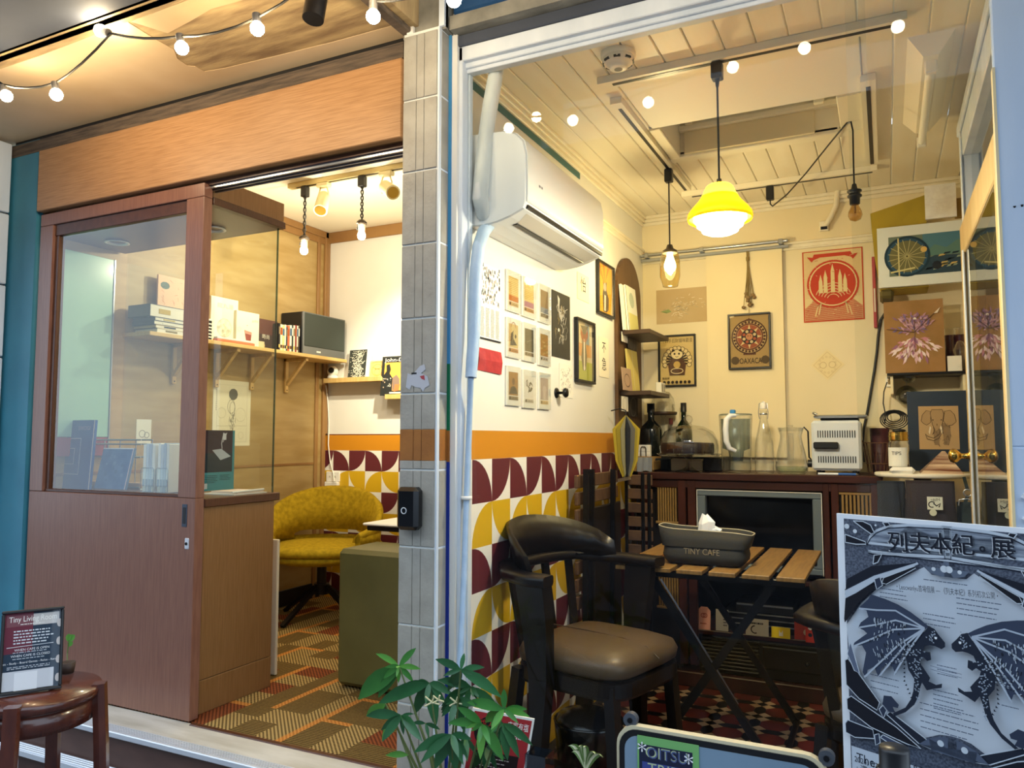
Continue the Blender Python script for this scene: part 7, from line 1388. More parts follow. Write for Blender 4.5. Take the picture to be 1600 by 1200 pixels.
# bags hung on the round table
mat('bag_cloth', '2a2026', .9, var='1f1a22', var_scale=6, bump=.3, bump_scale=20); mat('bag_blue', '232a38', .9, var='1a202c', var_scale=6, bump=.3, bump_scale=20); mat('green_bag', '1d2c2c', .85, bump=.2)
def bag(x0, yt, x1, yb_, Y, m, name, lab, d=.10, taper=.1):
    a, c = PY(x0, yb_, Y), PY(x1, yt, Y); t = thing(name, lab, 'bag', ((a.x + c.x) / 2, Y, a.z)); R = []; H = c.z - a.z; W_ = c.x - a.x
    for k in range(9):
        f = k / 8; ww = W_ * (1 - taper * f) / 2; dd = d * (1 - .75 * f ** 2) / 2 + .006; R.append([((a.x + c.x) / 2 + math.copysign(abs(math.cos(q_)) ** .55, math.cos(q_)) * ww + .008 * math.sin(5 * q_ + 3 * f), Y + math.copysign(abs(math.sin(q_)) ** .7, math.sin(q_)) * dd, a.z + H * f) for q_ in [2 * math.pi * i / 24 for i in range(24)]])
    b = MB(); b.rings(R, m, True, True); part('body', b, t); return t, a, c, H
t, a, c, H = bag(1418, 752, 1492, 880, 3.56, 'bag_cloth', 'apron_bag', 'dark purple-grey cloth bag with white square badge hanging at the round table', .10, .1)
S = sheet_back(1449, 776, 796, 1473, 3.505); S.M = S.M.copy(); S.base(flat('cfd2c4'), .002); S.arc(S.w * .3, S.h * .4, S.w * .2, 30, 300, .004, '23262c'); S.text('2BIN', S.w * .55, S.h * .66, .016, '23262c', rot=.2); S.line([(S.w * .4, S.h * .5), (S.w * .6, S.h * .3), (S.w * .85, S.h * .5), (S.w * .75, S.h * .2)], .005, '23262c')
o = bpy.data.objects.new('badge', S.mb.mesh('badge')); COL.objects.link(o); o.parent = t; o.matrix_parent_inverse = ROOTS[t.name].inverted(); o.matrix_basis = S.M
b = MB(); cb = PY(1458, 801, 3.505); b.cyl(cb, cb + Vector((0, -.003, 0)), .013, flat('c9ccb8'), n=14); part('button', b, t)
bag(1376, 752, 1412, 880, 3.60, 'bag_blue', 'blue_grey_bag', 'folded blue-grey cloth bag beside the console end', .08, .05)
t, a, c, H = bag(1500, 785, 1528, 880, 3.60, 'green_bag', 'green_black_bag', 'dark green bag with silver buckles beside the glazed door', .06, .1)
b = MB(); cb = PY(1512, 770, 3.55)
b.tube([cb + Vector((.014 * math.cos(a), 0, .014 * math.sin(a))) for a in [2 * math.pi * i / 14 for i in range(15)]], .003, 'aluminium', 6); part('ring', b, t)
b = MB(); b.tube([PY(1498, 790, 3.55), PY(1499, 781, 3.55), PY(1512, 779, 3.55), PY(1519, 783, 3.55), PY(1518, 792, 3.55)], .003, 'aluminium', 6); part('buckle', b, t)
b = MB(); b.bar(cb + Vector((.0, 0, .01)), PY(1506, 745, 3.55), .012, .004, 'green_bag', (0, -1, 0)); b.bar(cb + Vector((0, 0, -.01)), PY(1508, 785, 3.55), .012, .004, 'green_bag', (0, -1, 0)); part('strap', b, t)
# ================================================================== on the pavement
# --- string of globe bulbs under the canopy, running on above the shop window
SY_ = 1.60
string_glow = glow('string_bulb', 'fff0d0', 22.0)
t = thing('string_lights', 'string of glowing globe bulbs on dark cable under the canopy', 'string lights', (-1.5, SY_, 1.3))
direct = [((10, 150), (4, 132), 0), ((88, 148), (86, 130), 0), ((157, 48), (173, 52), 0), ((284, 75), (281, 57), 0), ((402, 45), (401, 28), 0)]
pts = []
for (bx_, by_), (sx_, sy_), _ in direct: pts.append((PY(bx_, by_, SY_), PY(sx_, sy_, SY_)))
for (rx, ry) in ((795, 200), (895, 188), (1013, 160), (1145, 105), (1257, 75), (1403, 35)):
    m_ = PY(rx, ry, 2 * 2.182 - 1.74); p = Vector((m_.x, 1.74, m_.z)); pts.append((p, p + Vector((0, 0, .045))))
extra = Vector((pts[4][0].x + .36, SY_, pts[4][0].z + .12)); pts.insert(5, (extra, extra + Vector((0, 0, .045))))
for i, (c, s) in enumerate(pts):
    d = (s - c).normalized(); b = MB(); b.sphere(c, .0205, string_glow, 14, 10); part('bulb', b, t)
    b = MB(); b.cyl(c + d * .018, c + d * .045, .0125, mat('bulb_socket', '6a6560', .5) if i < 5 else 'bulb_socket', n=12); part('socket', b, t)
    lamp('string_light', 'POINT', c, 2.5 if i < 6 else .28, (1, .76, .44), .02)
b = MB(); P = [PY(-40, 100, SY_)]
for i in range(len(pts)):
    s = pts[i][1]; P.append(s)
    if i + 1 < len(pts): e = pts[i + 1][1]; L = (e - s).length; P += [s.lerp(e, k) + Vector((0, 0, -.10 * L * 4 * k * (1 - k) * (.35 if i in (2,) else .5))) for k in (.25, .5, .75)]
b.tube(P, .0042, mat('cable_grey', '3c3830', .6), 6); part('cable', b, t)
# --- black spotlight under the canopy
a = PY(497, -14, 1.75); e = PY(489, 30, 1.73); d = (e - a).normalized(); t = thing('canopy_spotlight', 'black cylindrical spotlight hanging under the canopy at the top edge', 'spotlight', a); b = MB(); b.cyl(a - d * .05, e, .032, 'black_metal', n=22); part('head', b, t); b = MB(); b.tube([a - d * .03, Vector((a.x, a.y, 1.37))], .008, 'black_metal', 8); part('stem', b, t)
# --- round stool with framed menu
sc = PD(55, 1076, 2.1); rts, fws = Vector((_rt.x, _rt.y, 0)), Vector((_fw.x, _fw.y, 0)).normalized(); SR = .165; SZ = sc.z
mat('stool_wood', '5a2c1e', .25, var='47221a', var_scale=5, stretch=(2, 8, 2), coat=.35)
t = thing('round_stool', 'dark reddish brown round wooden stool by the sliding door', 'stool', (sc.x, sc.y, ZST))
part('seat', MB().lathe([(0, -.03), (SR * .93, -.03), (SR * .99, -.02), (SR, -.008), (SR * .97, 0), (0, .001)], 'stool_wood', sc, 40), t); part('apron', MB().lathe([(SR * .86, -.085), (SR * .9, -.085), (SR * .9, -.03), (SR * .86, -.03)], 'stool_wood', sc, 40), t)
for k in range(4):
    a = math.radians(14 + 90 * k); dv = rts * math.cos(a) - fws * (-math.sin(a)) if False else rts * math.cos(a) + fws * math.sin(a); p = Vector((sc.x, sc.y, 0)) + dv * (SR * .98); tn = Vector((-dv.y, dv.x, 0))
    R = [[p + dv * dx * .016 + dv * o_ + tn * dy * .020 + Vector((0, 0, z)) for dx, dy in ((-1, -.8), (0, -1), (1, -.8), (1, .8), (0, 1), (-1, .8))] for z, o_ in ((ZST, .03), (SZ - .16, .008), (SZ - .03, 0), (SZ + .004, -.002))]; b = MB(); b.rings(R, 'stool_wood', False, True); part('leg', b, t)
u = ray(2850, 685); u.z = 0; u.normalize(); nb = Vector((0, 0, 1)).cross(u); v = (Vector((0, 0, 1)) * math.cos(.2) + nb * math.sin(.2)); bl = PZ(-4, 1089, SZ + .002); S = Sheet(bl, u, v, .2, .2)
S.w = S.p(96, 1079)[0]; S.h = S.p(108, 946)[1]
def menu(S):
    w, h = S.w, S.h; S.rect(.008, .008, w - .008, h - .008, '27384a'); S.rect(.008, h * .48, w * .5, h - .008, '6a2c3c'); S.rect(w * .08, h * .80, w * .92, h * .94, 'c9c4c0'); S.rect(w * .08, h * .80, w * .5, h * .94, '7a4a52')
    S.text('Tiny Living Room', w * .5, h * .855, .021, 'f1efe9', width=w * .76); S.scribble(w * .3, h * .81, w * .7, h * .835, 1, 'e9e6e0', .001, 1)
    S.scribble(w * .2, h * .58, w * .84, h * .76, 5, 'd5dbe2', .0016, 7); S.line([(w * .1, h * .555), (w * .84, h * .565)], .0015, 'd5dbe2'); S.text('WHEN CAFE IS OPEN', w * .5, h * .505, .0085, 'e6eaef'); S.scribble(w * .2, h * .475, w * .8, h * .5, 1, 'b9c2cc', .001, 9); S.text('WHEN CAFE IS CLOSED', w * .48, h * .435, .0085, 'e6eaef'); S.scribble(w * .2, h * .40, w * .76, h * .425, 1, 'b9c2cc', .001, 11); S.text('Music - Study - Board Games - Relax - Rental', w * .46, h * .355, .0075, 'e6eaef'); S.scribble(w * .12, h * .29, w * .84, h * .33, 2, 'b9c2cc', .001, 13)
    S.rect(.008, .01, w * .86, h * .27, 'c9ccd2'); S.rect(w * .24, h * .04, w * .60, h * .25, 'dfe1e5')
    for k in range(4): S.disc(w * .93, h * (.14 + .22 * k), w * .045, 'c9bfb8', 12, h * .05)
mt = frame_print(S, 'menu_frame', 'black framed Tiny Living Room sign leaning on the round stool', 'sign', .008, .014, 'black_plastic', flat('27384a'), menu, None, True)
b = MB(); b.bar((S.w * .8, S.h * .22, -.004), (S.w * .98, .0, -.075), .016, .004, 'black_metal', (0, 0, 1)); part('prop', b, mt, True)
# --- little plant behind the menu
mat('leaf_green', '4f9440', .4, var='3f7f38', var_scale=9); mat('leaf_light', '6fae4a', .4, var='4f9238', var_scale=9); mat('leaf_dark', '2c5f38', .38, var='3a7444', var_scale=9); mat('stem_green', '5c6b3a', .6)
def blade(c, tip, wd, droop, m, fold=.25, N=5):
    c, tip = Vector(c), Vector(tip); d = tip - c; side = d.cross(_fw).normalized(); up_ = side.cross(d).normalized(); V = []
    for i in range(N + 1):
        f = i / N; p = c + d * f + up_ * 0 + Vector((0, 0, droop * 4 * f * (1 - f))); w_ = wd * (math.sin(math.pi * min(1, f * .97 + .02)) ** .8) * (1 - .15 * f); V += [p + side * w_ - up_ * w_ * fold, p, p - side * w_ - up_ * w_ * fold]
    b = MB(); b.add(V, [(3 * i, 3 * i + 1, 3 * i + 4, 3 * i + 3) for i in range(N)] + [(3 * i + 1, 3 * i + 2, 3 * i + 5, 3 * i + 4) for i in range(N)], m, True); return b
dp = 2.3; t = thing('seedling', 'small green leafy seedling behind the framed sign on the stool', 'plant', PD(106, 1045, dp))
c0 = PD(105, 1046, 2.24); b = MB(); b.lathe([(0, 0), (.018, 0), (.022, .03), (.02, .03), (0, .026)], mat('pot_brown', '3a2a22', .6), (c0.x, c0.y, SZ + .001), 14); part('pot', b, t)
b = MB(); b.tube([(c0.x, c0.y, SZ + .02), PD(105, 1020, dp), PD(108, 1000, dp)], .002, 'stem_green', 5); part('stem', b, t)
for (p, q_, w_) in (((107, 1002), (117, 992), .011), ((107, 1003), (108, 990), .009), ((106, 1010), (114, 1003), .008)): part('leaf', blade(PD(*p, dp), PD(*q_, dp), w_, .002, 'leaf_light'), t)
# --- money tree
PYt = 1.74; t = thing('money_tree', 'leafy green money tree in a pot in front of the tiled pillar', 'plant', (PY(700, 1230, PYt).x, PYt, ZST)); q = random.Random(23)
pc = Vector((PY(690, 1210, PYt).x, PYt, ZST)); part('pot', MB().lathe([(0, 0), (.10, 0), (.135, .26), (.14, .27), (.125, .27), (.115, .24), (0, .24)], mat('pot_clay', '6a655c', .7), pc, 28), t)
Z4 = lambda x, y: (540 + x / 4, 980 + y / 4)
CL = [((335, 245), 'leaf_green', [(190, 165), (440, 130), (470, 262), (425, 345), (80, 452), (205, 440), (330, 350)]), ((720, 268), 'leaf_dark', [(562, 200), (742, 162), (610, 305), (868, 250), (975, 440), (640, 400)]), ((525, 350), 'leaf_dark', [(200, 485), (330, 390), (565, 625), (672, 422), (430, 545), (500, 480)]), ((348, 552), 'leaf_dark', [(228, 715), (480, 712), (222, 645), (130, 556), (400, 640)]), ((785, 375), 'leaf_dark', [(575, 330), (960, 520), (822, 452), (600, 492), (700, 420)]), ((690, 465), 'leaf_dark', [(600, 560), (650, 620), (822, 482), (760, 560), (745, 660)]), ((990, 515), 'leaf_green', [(990, 385), (1135, 512), (1150, 558), (908, 640), (1080, 600), (760, 470)]), ((852, 606), 'leaf_green', [(842, 825), (905, 735), (700, 500), (985, 835), (640, 600)]), ((985, 602), 'leaf_dark', [(1168, 738), (1085, 818), (1012, 832), (958, 720), (920, 650)]), ((662, 672), 'leaf_dark', [(428, 782), (468, 850), (560, 885), (690, 900), (735, 860), (790, 700)]), ((390, 800), 'leaf_green', [(250, 800)]), ((880, 752), 'leaf_dark', [(800, 880), (945, 890), (1000, 822), (870, 900)]), ((500, 600), 'leaf_dark', [(520, 690), (420, 600), (590, 640)]), ((250, 480), 'leaf_light', [(130, 555), (210, 540)]), ((750, 690), 'leaf_dark', [(700, 800), (820, 800), (760, 840)]), ((300, 560), 'leaf_light', [(228, 712)])]
for i, (c, m, tips) in enumerate(CL):
    yy = PYt + q.uniform(-.08, .06); cc = PY(*Z4(*c), yy); s = MB(); r0 = pc + Vector((q.uniform(-.03, .03), q.uniform(-.03, .03), .24)); s.tube([r0, r0.lerp(cc, .5) + Vector((0, .02, .03)), cc], [.006, .004, .002], 'stem_green', 6); part('stem', s, t)
    for tp in list(tips) + [(c[0] + q.uniform(-120, 120), c[1] + q.uniform(-30, 150)) for _ in range(4 if len(tips) > 3 else 0)]:
        e = PY(*Z4(*tp), yy + q.uniform(-.06, .04)); L = (e - cc).length; part('leaf', blade(cc, e, L * q.uniform(.125, .165), L * .06, ('leaf_light' if (m == 'leaf_green' and q.random() < .35) else m)), t)
b = MB()
for (x, y, r) in ((540, 470, .012), (580, 455, .009), (690, 470, .01)): cc = PY(*Z4(x, y), PYt - .05); [b.tube([cc, cc + Vector((r * 2 * math.cos(k), -.004, r * 1.6 * math.sin(k)))], .0022, flat('d9d3a8'), 5) for k in (0, 1.2, 2.4, 3.8)]
o = part('sprouts', b, t); o['kind'] = 'stuff'
# --- red flyer on a white board behind the tree
c = PY(830, 1140, 1.92); u = (rts * math.cos(math.radians(-10)) + Vector((0, 0, 1)) * math.sin(math.radians(-10))).normalized(); v = (-rts * math.sin(math.radians(-10)) + Vector((0, 0, 1)) * math.cos(math.radians(-10))).normalized()
S = Sheet(c, u, v, .1, .1); a0, a1 = S.p(739, 1106), S.p(833, 1122); S.o = S.o + S.u * a0[0] + S.v * (a1[1] - .26); S = Sheet(S.o, u, v, a1[0] - a0[0] + .004, .26); w, h = S.w, S.h
S.base('paint_white', .006); S.rect(.006, .006, w - .006, h - .006, 'a52c30'); S.disc(w * .34, h * .79, w * .26, '1a1516', 24, w * .25); S.rect(w * .12, h * .30, w * .85, h * .60, '241618')
S.text('店家有塩', w * .76, h * .865, .022, 'f4eeea', width=w * .34); S.text('相談', w * .78, h * .775, .020, 'f4eeea', width=w * .22); S.text('塩人メ', w * .32, h * .84, .022, 'c0392e', width=w * .32); S.text('有塩', w * .3, h * .75, .022, 'c0392e', width=w * .22)
S.text('03.19(四)', w * .26, h * .19, .018, 'f4eeea', width=w * .36); S.text('23:00', w * .2, h * .10, .015, 'f4eeea'); S.text('03.19', w * .72, h * .16, .015, 'f4eeea'); S.scribble(w * .1, h * .24, w * .8, h * .28, 1, 'e6cfca', .0012, 3); S.scribble(w * .2, h * .36, w * .8, h * .56, 5, 'b9a9a4', .0012, 5)
S.done('event_flyer', 'red event flyer with white lettering on a tilted white board behind the money tree', 'flyer')
# --- rounded display board with green card
YB2 = 1.74; S = Sheet((PY(960, 1260, YB2).x, YB2, PY(960, 1300, YB2).z), (1, 0, 0), (0, 0, 1), .5, .3); W2 = S.p(1294, 1200)[0]; x0 = S.p(964, 1200)[0]; H2 = S.p(990, 1134)[1]; w = W2 - x0
S = Sheet(S.o + Vector((x0, 0, 0)), (1, 0, 0), (0, 0, 1), w, H2 - .0); rr = .045
def rrect(i, rad_): return [(i, 0), (w - i, 0)] + [(w - i - rad_ + rad_ * math.cos(a), H2 - i - rad_ + rad_ * math.sin(a)) for a in [math.pi / 2 * k / 6 for k in range(7)]] + [(i + rad_ + rad_ * math.cos(a), H2 - i - rad_ + rad_ * math.sin(a)) for a in [math.pi / 2 + math.pi / 2 * k / 6 for k in range(7)]]
t = thing('display_board', 'blue-grey display board with rounded cream rim on the pavement', 'board', M=S.M)
b = MB(); b.prism(rrect(0, .045), -.02, 0, mat('rim_cream', 'cfc4a4', .4)); part('rim', b, t, True); b = MB(); b.prism(rrect(.007, .042), 0, .003, 'black_plastic'); part('dark_edge', b, t, True); b = MB(); b.prism(rrect(.020, .032), .003, .004, mat('board_blue', '8098ac', .3, var='748ca1', var_scale=3)); part('face', b, t, True)
for xx in (.03, w - .03): b = MB(); b.bar((xx, .01, -.012), (xx, -(S.o.z - ZST), -.06), .02, .015, 'black_metal', (0, 0, 1)); part('leg', b, t, True)
for (px, py) in ((983, 1127), (1291, 1187)): a = S.p(px, py); b = MB(); b.cyl((a[0], a[1], -.024), (a[0], a[1], -.006), .016, mat('wheel_grey', '4a4f58', .3), n=18); b.cyl((a[0], a[1], -.006), (a[0], a[1], -.003), .006, 'black_metal', n=10); part('roller', b, t, True)
S2 = Sheet(S.o + Vector((0, -.0045, 0)), (1, 0, 0), (0, 0, 1), 1, 1); x0, y1 = S2.p(996, 1148); x1, _ = S2.p(1092, 1162); y0 = y1 - .11; C2 = Sheet(S2.o + Vector((x0, 0, y0)), (1, 0, 0), (0, 0, 1), x1 - x0, y1 - y0); w_, h_ = C2.w, C2.h
C2.base(flat('76b06a'), .002); C2.rect(w_ * .03, 0, w_ * .90, h_ * .84, '20243c'); C2.rect(w_ * .08, 0, w_ * .84, h_ * .5, '3f4a8c'); C2.text('OITSU', w_ * .48, h_ * .60, .034, 'b8c49a', width=w_ * .68); C2.text('OITSU', w_ * .48 + .0015, h_ * .60 - .0015, .034, '4e5c8a', width=w_ * .64); C2.text('TRIP', w_ * .42, h_ * .28, .034, 'b8c49a', width=w_ * .50)
for (a, c_) in ((.08, .74), (.84, .66), (.12, .2), (.82, .3)): C2.text('*', w_ * a, h_ * c_ - .02, .05, 'f0f0f4')
C2.done('trip_card', 'green bordered card lettered OITSU TRIP stuck on the blue-grey board', 'card')
# --- small pale-striped plant, glass cup, black cap
t = thing('striped_plant', 'small plant with white striped leaves beside the rounded board', 'plant', (PY(915, 1215, 1.7).x, 1.7, PY(915, 1215, 1.7).z)); c = PY(916, 1206, 1.7); part('pot', MB().lathe([(0, 0), (.04, 0), (.045, c.z - ZST + .0 - .015), (.038, c.z - ZST - .02), (0, c.z - ZST - .02)], 'pot_clay', (c.x, c.y, ZST), 18), t)
mat('leaf_stripe', '6f8f4a', .45); mat('leaf_pale', 'd9dcb4', .45)
for (mx, my, ex, ey) in ((900, 1172, 888, 1165), (908, 1174, 905, 1166), (914, 1178, 913, 1167), (922, 1182, 931, 1178), (928, 1185, 943, 1183), (904, 1186, 893, 1176)):
    m_, e = PY(mx, my, 1.69), PY(ex, ey, 1.68); o = part('leaf', blade(c, e, .009, .022, 'leaf_stripe', .5, 6), t); sub('stripe', blade(c + Vector((0, -.003, .0)), e + Vector((0, -.003, 0)), .0035, .022, 'leaf_pale', .5, 6), o)
a, c = PY(820, 1178, 1.66), PY(852, 1182, 1.66); b = MB(); x0, x1, zt = a.x, c.x, a.z; t = thing('glass_cup', 'square clear glass cup next to the red flyer', 'glass', ((x0 + x1) / 2, 1.68, zt - .12))
R = [[(x0 + k, 1.66 + k, z), (x1 - k, 1.66 + k, z), (x1 - k, 1.66 + (x1 - x0) - k, z), (x0 + k, 1.66 + (x1 - x0) - k, z)] for k, z in ((.004, zt - .12), (0, zt - .11), (0, zt), (.003, zt), (.006, zt - .10))]; b.rings(R, glass('cup_glass', 'b9c3cc', .12), False, False); part('glass', b, t)
part('stand', MB().bbox(x0 - .03, 1.63, ZST, x1 + .03, 1.78, zt - .12, mat('dark_stand', '1a1b20', .5), .004), t)
c = PD(1397, 1167, 1.12); t = thing('black_flask', 'black flask with ribbed lid in front of the dragon poster', 'flask', (c.x, c.y, ZST)); r = .0205
part('lid', MB().lathe([(0, 0), (r * .95, 0), (r, -.004), (r, -.028), (r * 1.06, -.030)], 'black_plastic', c, 30), t)
for k in range(18): a = 2 * math.pi * k / 18; b = MB(); p = c + Vector((r * 1.1 * math.cos(a), r * 1.1 * math.sin(a), -.034)); b.sphere(p, .0034, 'black_metal', 8, 6); part('rib', b, t)
part('body', MB().lathe([(r * 1.06, -.030), (r * 1.12, -.036), (r * 1.1, -.05), (r * 1.3, -.08), (r * 1.35, c.z * -1 - 1.36 + .02 if False else -(c.z - ZST))], 'gloss_black', c, 24), t)
# --- dragon poster on a board
u = ray(-155, 685) * -1; u.z = 0; u.normalize(); P0 = PD(1307, 802, 1.50); S = Sheet(P0, u, (0, 0, 1), 1, 1); w = S.p(1706, 880)[0]; h = -S.p(1310, 1300)[1]
S = Sheet(P0 - Vector((0, 0, h)), u, (0, 0, 1), w, h); paper = mat('poster_paper', 'c3ccd6', .6, var='b4bfcc', var_scale=2.5); PI_, PL = '1b2233', 'b9c4d0'
S.base(flat('dde3ea'), .006, -.006); S.z0 = 0.
def z7(P): return [S.p(1280 + x / 5, 790 + y / 5) for x, y in P]
xl_, yt_ = z7([(192, 100)])[0]; mid = z7([(1030, 1000)])[0][0]; xr_ = 2 * mid - xl_
S.poly([(xl_, .02), (xr_, .02), (xr_, yt_), (xl_, yt_)], mat('poster_hatch', '566072', .6, var='2e374a', var_scale=240, detail=1)); 
def both(P, m, **k): A = z7(P); S.poly(A, m); S.poly([(2 * mid - x, y) for x, y in A], m, True)
def bothl(P, wd, m): A = z7(P); S.line(A, wd, m); S.line([(2 * mid - x, y) for x, y in A], wd, m, True)
# pale field, title cartouche
A = z7([(1030, 560), (880, 540), (820, 480), (440, 660), (330, 760), (215, 930), (240, 1190), (480, 1590), (800, 1820), (850, 1810), (940, 1790), (1030, 1800)]); S.poly(A + [(2 * mid - x, y) for x, y in A[::-1]], paper)
def lp(x, y): return z7([(x, y)])[0]
cA = z7([(375, 290), (400, 240), (450, 195), (540, 160), (700, 152), (1030, 168), (1030, 402), (700, 385), (450, 372), (385, 355)]); ct = cA + [(2 * mid - x, y) for x, y in cA[::-1]]
S.poly(ct, mat('poster_wood', '9aa6b4', .6, var='4b566a', var_scale=14, stretch=(1, 12, 1), detail=6)); S.line(ct, .0045, PL, close=True); S.line([(x, y - .004) for x, y in ct], .0015, PI_)
ang = math.atan2(lp(1440, 350)[1] - lp(610, 290)[1], lp(1440, 350)[0] - lp(610, 290)[0])
for ch, x, y, sz in (('列', 618, 345, .0385), ('夫', 788, 352, .0385), ('本', 955, 360, .0385), ('紀', 1130, 372, .0385), ('展', 1445, 398, .0395)):
    a = lp(x, y); S.text(ch, a[0] - .001, a[1] - .0012, sz, 'd3dae2', rot=ang); S.text(ch, a[0], a[1], sz, '141a28', rot=ang); S.text(ch, a[0] + .0012, a[1] + .0006, sz, '141a28', rot=ang)
a = lp(1283, 338); S.ring(a[0], a[1], .0035, .003, '141a28', 12)
# corner ornaments
for P in ([(275, 118), (350, 122), (410, 150), (440, 210), (415, 220), (350, 175)], [(212, 222), (260, 240), (370, 280), (375, 300), (300, 300), (215, 285)], [(505, 130), (550, 130), (565, 155), (530, 165)], [(432, 455), (440, 385), (500, 380), (470, 440)]): both(P, '101522'); bothl(P + [P[0]], .0018, PL)
for (x, y, r) in ((228, 160, .0050), (292, 198, .0040), (453, 152, .002)): a = lp(x, y); S.disc(a[0], a[1], r, 'c9d2da', 14); S.disc(2 * mid - a[0], a[1], r, 'c9d2da', 14, None, True)
both([(215, 690), (230, 570), (420, 470), (760, 445), (700, 500), (460, 590), (250, 720)], '141a28'); both([(215, 660), (440, 545), (780, 440), (790, 455), (460, 580), (220, 730)], 'b4bfcc'); bothl([(215, 655), (440, 540), (770, 440)], .0018, PI_); both([(210, 880), (220, 720), (440, 610), (450, 640), (330, 750), (215, 910)], '10141f')
both([(445, 570), (490, 555), (510, 620), (465, 650)], '2b3448'); bothl([(445, 570), (490, 555), (510, 620), (465, 650), (445, 570)], .0018, PL); both([(505, 600), (520, 560), (760, 470), (770, 485), (540, 610)], '10141f'); bothl([(505, 600), (520, 560), (760, 470), (770, 485), (540, 610), (505, 600)], .0012, PL)
A = z7([(840, 470), (880, 520), (960, 550), (1030, 555), (1030, 440)]); S.poly(A + [(2 * mid - x, y) for x, y in A[::-1]], '5b677a')
for (x, r) in ((990, .006), (910, .0035)): a = lp(x, 492); S.disc(a[0], a[1], r, 'c9d2da', 14); S.disc(2 * mid - a[0], a[1], r, 'c9d2da', 14, None, True)
for (P, m) in (([(220, 1200), (245, 1190), (490, 1530), (470, 1590), (330, 1500), (230, 1390)], '10141f'), ([(235, 1500), (270, 1480), (620, 1720), (815, 1890), (700, 1850), (420, 1720), (240, 1580)], '10141f'), ([(545, 1620), (575, 1600), (850, 1810), (980, 1930), (800, 1850)], '1a2130'), ([(225, 1690), (245, 1665), (440, 1740), (450, 1810), (300, 1800), (230, 1760)], '141a28'), ([(500, 1800), (520, 1780), (680, 1860), (620, 1880)], '39435a'), ([(490, 1580), (520, 1550), (550, 1590), (525, 1650)], '2b3448'), ([(455, 1780), (490, 1770), (500, 1840), (465, 1860)], '2b3448'), ([(245, 1150), (270, 1060), (340, 1300), (300, 1280)], '59647a')): both(P, m); bothl(P + [P[0]], .0017, PL)
A = z7([(800, 1850), (880, 1805), (960, 1795), (1030, 1800), (1030, 1900), (900, 1900)]); S.poly(A + [(2 * mid - x, y) for x, y in A[::-1]], '4d586c')
a = lp(972, 1845); S.disc(a[0], a[1], .0055, 'bcc7d1', 14); S.disc(2 * mid - a[0], a[1], .0055, 'bcc7d1', 14, None, True)
# the two facing dragons
WING = [(880, 935), (820, 885), (740, 825), (640, 765), (540, 722), (430, 686), (412, 720), (385, 745), (330, 795), (395, 812), (410, 862), (350, 905), (330, 945), (372, 965), (400, 990), (300, 1062), (290, 1092), (360, 1082), (392, 1140), (365, 1290), (392, 1338), (405, 1275), (455, 1250), (490, 1335), (515, 1262), (560, 1228), (600, 1250), (622, 1312), (645, 1240), (690, 1105), (760, 1040)]
BODY = [(700, 1090), (780, 1010), (850, 975), (880, 930), (905, 945), (925, 955), (965, 1010), (1008, 1062), (1008, 1095), (980, 1112), (930, 1088), (888, 1082), (850, 1088), (832, 1130), (892, 1135), (900, 1195), (868, 1205), (838, 1172), (805, 1180), (822, 1232), (862, 1290), (892, 1335), (880, 1362), (938, 1390), (985, 1380), (982, 1412), (920, 1420), (866, 1432), (828, 1372), (816, 1405), (800, 1482), (770, 1542), (700, 1602), (620, 1632), (598, 1612), (700, 1565), (742, 1500), (760, 1440), (768, 1345), (722, 1272), (704, 1180)]
both(WING, '333d52'); both(BODY, '1c2434'); both([(530, 1472), (590, 1478), (648, 1545), (640, 1570), (600, 1560), (620, 1605), (570, 1600), (520, 1540)], '2b3448')
sh = [(840, 935), (700, 870)]
for tip in ((335, 795), (335, 945), (295, 1090), (380, 1330), (490, 1330), (615, 1305)):
    tx_, ty_ = tip; bothl([(850, 950), ((850 + tx_) / 2 + 30, (950 + ty_) / 2 - 60), ((850 + 3 * tx_) / 4 + 10, (950 + 3 * ty_) / 4 - 25), tip], .0030, 'a5b1c0')
q = random.Random(77); S.lift()
for i in range(170):
    f, g = q.uniform(.35, .95), q.random(); k = int(g * 5); tips = [(335, 795), (335, 945), (295, 1090), (380, 1330), (490, 1330), (615, 1305)]; a_, b_ = tips[k], tips[k + 1]; fr = g * 5 - k; fr = .15 + .7 * fr; ex, ey = a_[0] + (b_[0] - a_[0]) * fr, a_[1] + (b_[1] - a_[1]) * fr; x, y = 850 + (ex - 850) * f * .82, 950 + (ey - 950) * f * .82
    A = z7([(x, y), (x + (b_[0] - a_[0]) * .10, y + (b_[1] - a_[1]) * .10 + 6)]); S.line(A, .0013, ('a9b5c3', '10141f')[i % 3 == 0], True); S.line([(2 * mid - px, py) for px, py in A], .0013, ('a9b5c3', '10141f')[i % 3 == 0], True)
for (x, y) in [(720 + q.gauss(60, 28), 1110 + 200 * q.random()) for _ in range(46)] + [(790 + q.gauss(0, 12), 1300 + 220 * q.random()) for _ in range(26)] + [(900 + q.gauss(0, 26), 1010 + q.gauss(0, 24)) for _ in range(20)]:
    A = z7([(x, y), (x + 10, y + 6)]); S.line(A, .0018, '97a4b5', True); S.line([(2 * mid - px, py) for px, py in A], .0018, '97a4b5', True)
a = lp(938, 1025); S.disc(a[0], a[1], .0022, 'e3e9ee', 10); S.disc(2 * mid - a[0], a[1], .0022, 'e3e9ee', 10, None, True)
for k in range(12): x, y = 703 - (k < 5) * 2 + (k > 7) * (k - 7) * 14, 1130 + 32 * k; both([(x, y - 8), (x - 16, y + 4), (x + 2, y + 10)], '1c2434')
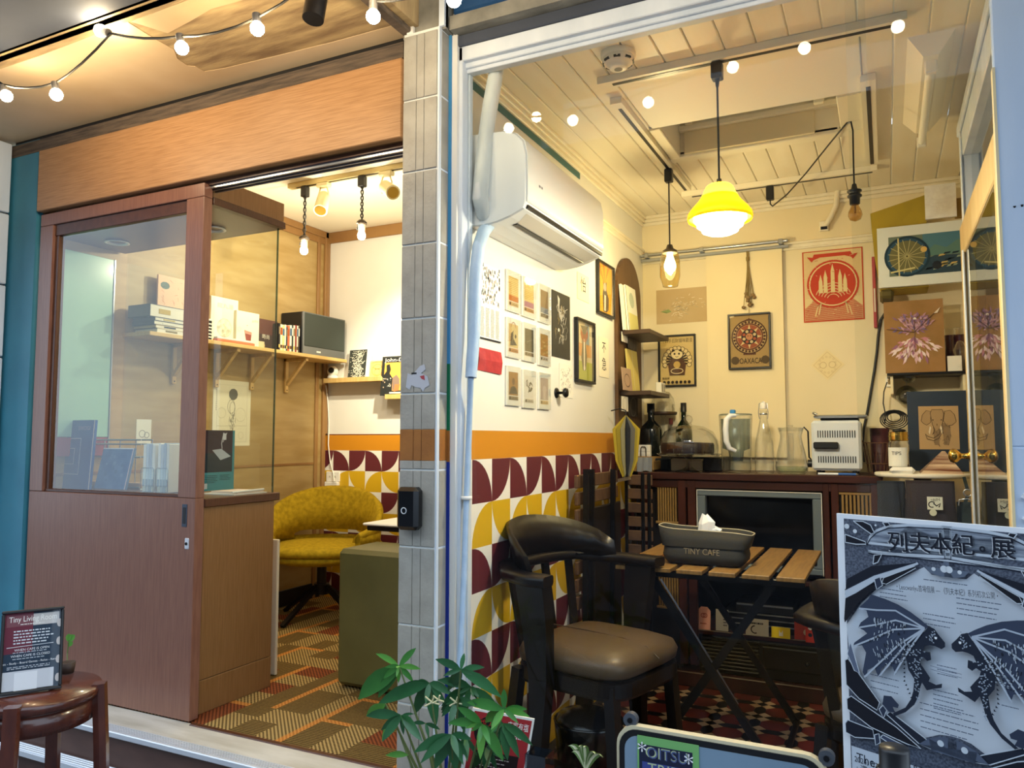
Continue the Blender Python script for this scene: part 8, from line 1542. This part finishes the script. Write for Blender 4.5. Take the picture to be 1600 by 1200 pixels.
# caption lines and captions
a0, a1 = lp(640, 625), lp(1430, 700); S.text('・Leocwanlyu首場個展 — 《列夫本紀》系列初次公開・', (a0[0] + a1[0]) / 2, (a0[1] + a1[1]) / 2 - .004, .0125, '1b2233', width=a1[0] - a0[0], rot=math.atan2(a1[1] - a0[1], a1[0] - a0[0]))
def scr(x0, y0, x1, y1, rows, sd): A, B = lp(x0, y1), lp(x1, y0); S.scribble(A[0], min(A[1], B[1]), B[0], max(A[1], B[1]), rows, '465268', .0007, sd, .5)
scr(850, 570, 1200, 610, 1, 1); scr(510, 655, 750, 715, 3, 2); scr(1110, 745, 1480, 850, 4, 3); scr(850, 855, 1110, 925, 3, 4); scr(440, 1340, 700, 1425, 3, 5); scr(930, 1460, 1170, 1580, 5, 6); scr(830, 1615, 1290, 1730, 5, 7); scr(1460, 1540, 1600, 1570, 1, 8)
for (x0, y0, x1, y1) in ((905, 1235, 1150, 1330),): A, B = lp(x0, y0), lp(x1, y1); S.line([(A[0], A[1]), (B[0], A[1] - .003), (B[0], B[1]), (A[0], B[1] + .003)], .0008, '59647a', close=True)
scr(960, 1250, 1130, 1310, 3, 9)
yb0 = lp(330, 1960)[1]; S.rect(xl_ + .012, .02, xr_ - .012, lp(330, 1850)[1] - .004, 'b4bfcc'); S.text('The', lp(402, 1930)[0], yb0 - .004, .024, '1b2233', width=.034); S.text('World of Lef : Collection', lp(395, 1930)[0] + .125, yb0 - .018, .024, '1b2233', width=.19, rot=-.08); S.text('2024. 7/27', lp(420, 1990)[0], lp(420, 2000)[1] - .002, .014, '1b2233', width=.05); S.text('~ 8/20(日)', lp(860, 2060)[0], lp(860, 2060)[1] - .004, .016, '1b2233', width=.06); S.text('· 週休 ·', lp(420, 2040)[0], lp(420, 2052)[1] - .004, .014, '1b2233')
t = thing('dragon_poster', 'large black and white exhibition poster with two facing dragons', 'poster', M=S.M); part('print', S.mb, t, True)
for xx in (.08, w - .08): b = MB(); b.bar((xx, h * .5, -.012), (xx, -(S.o.z - ZST) + .0, -.14), .025, .015, 'dark_stand', (0, 0, 1)); part('easel_leg', b, t, True)
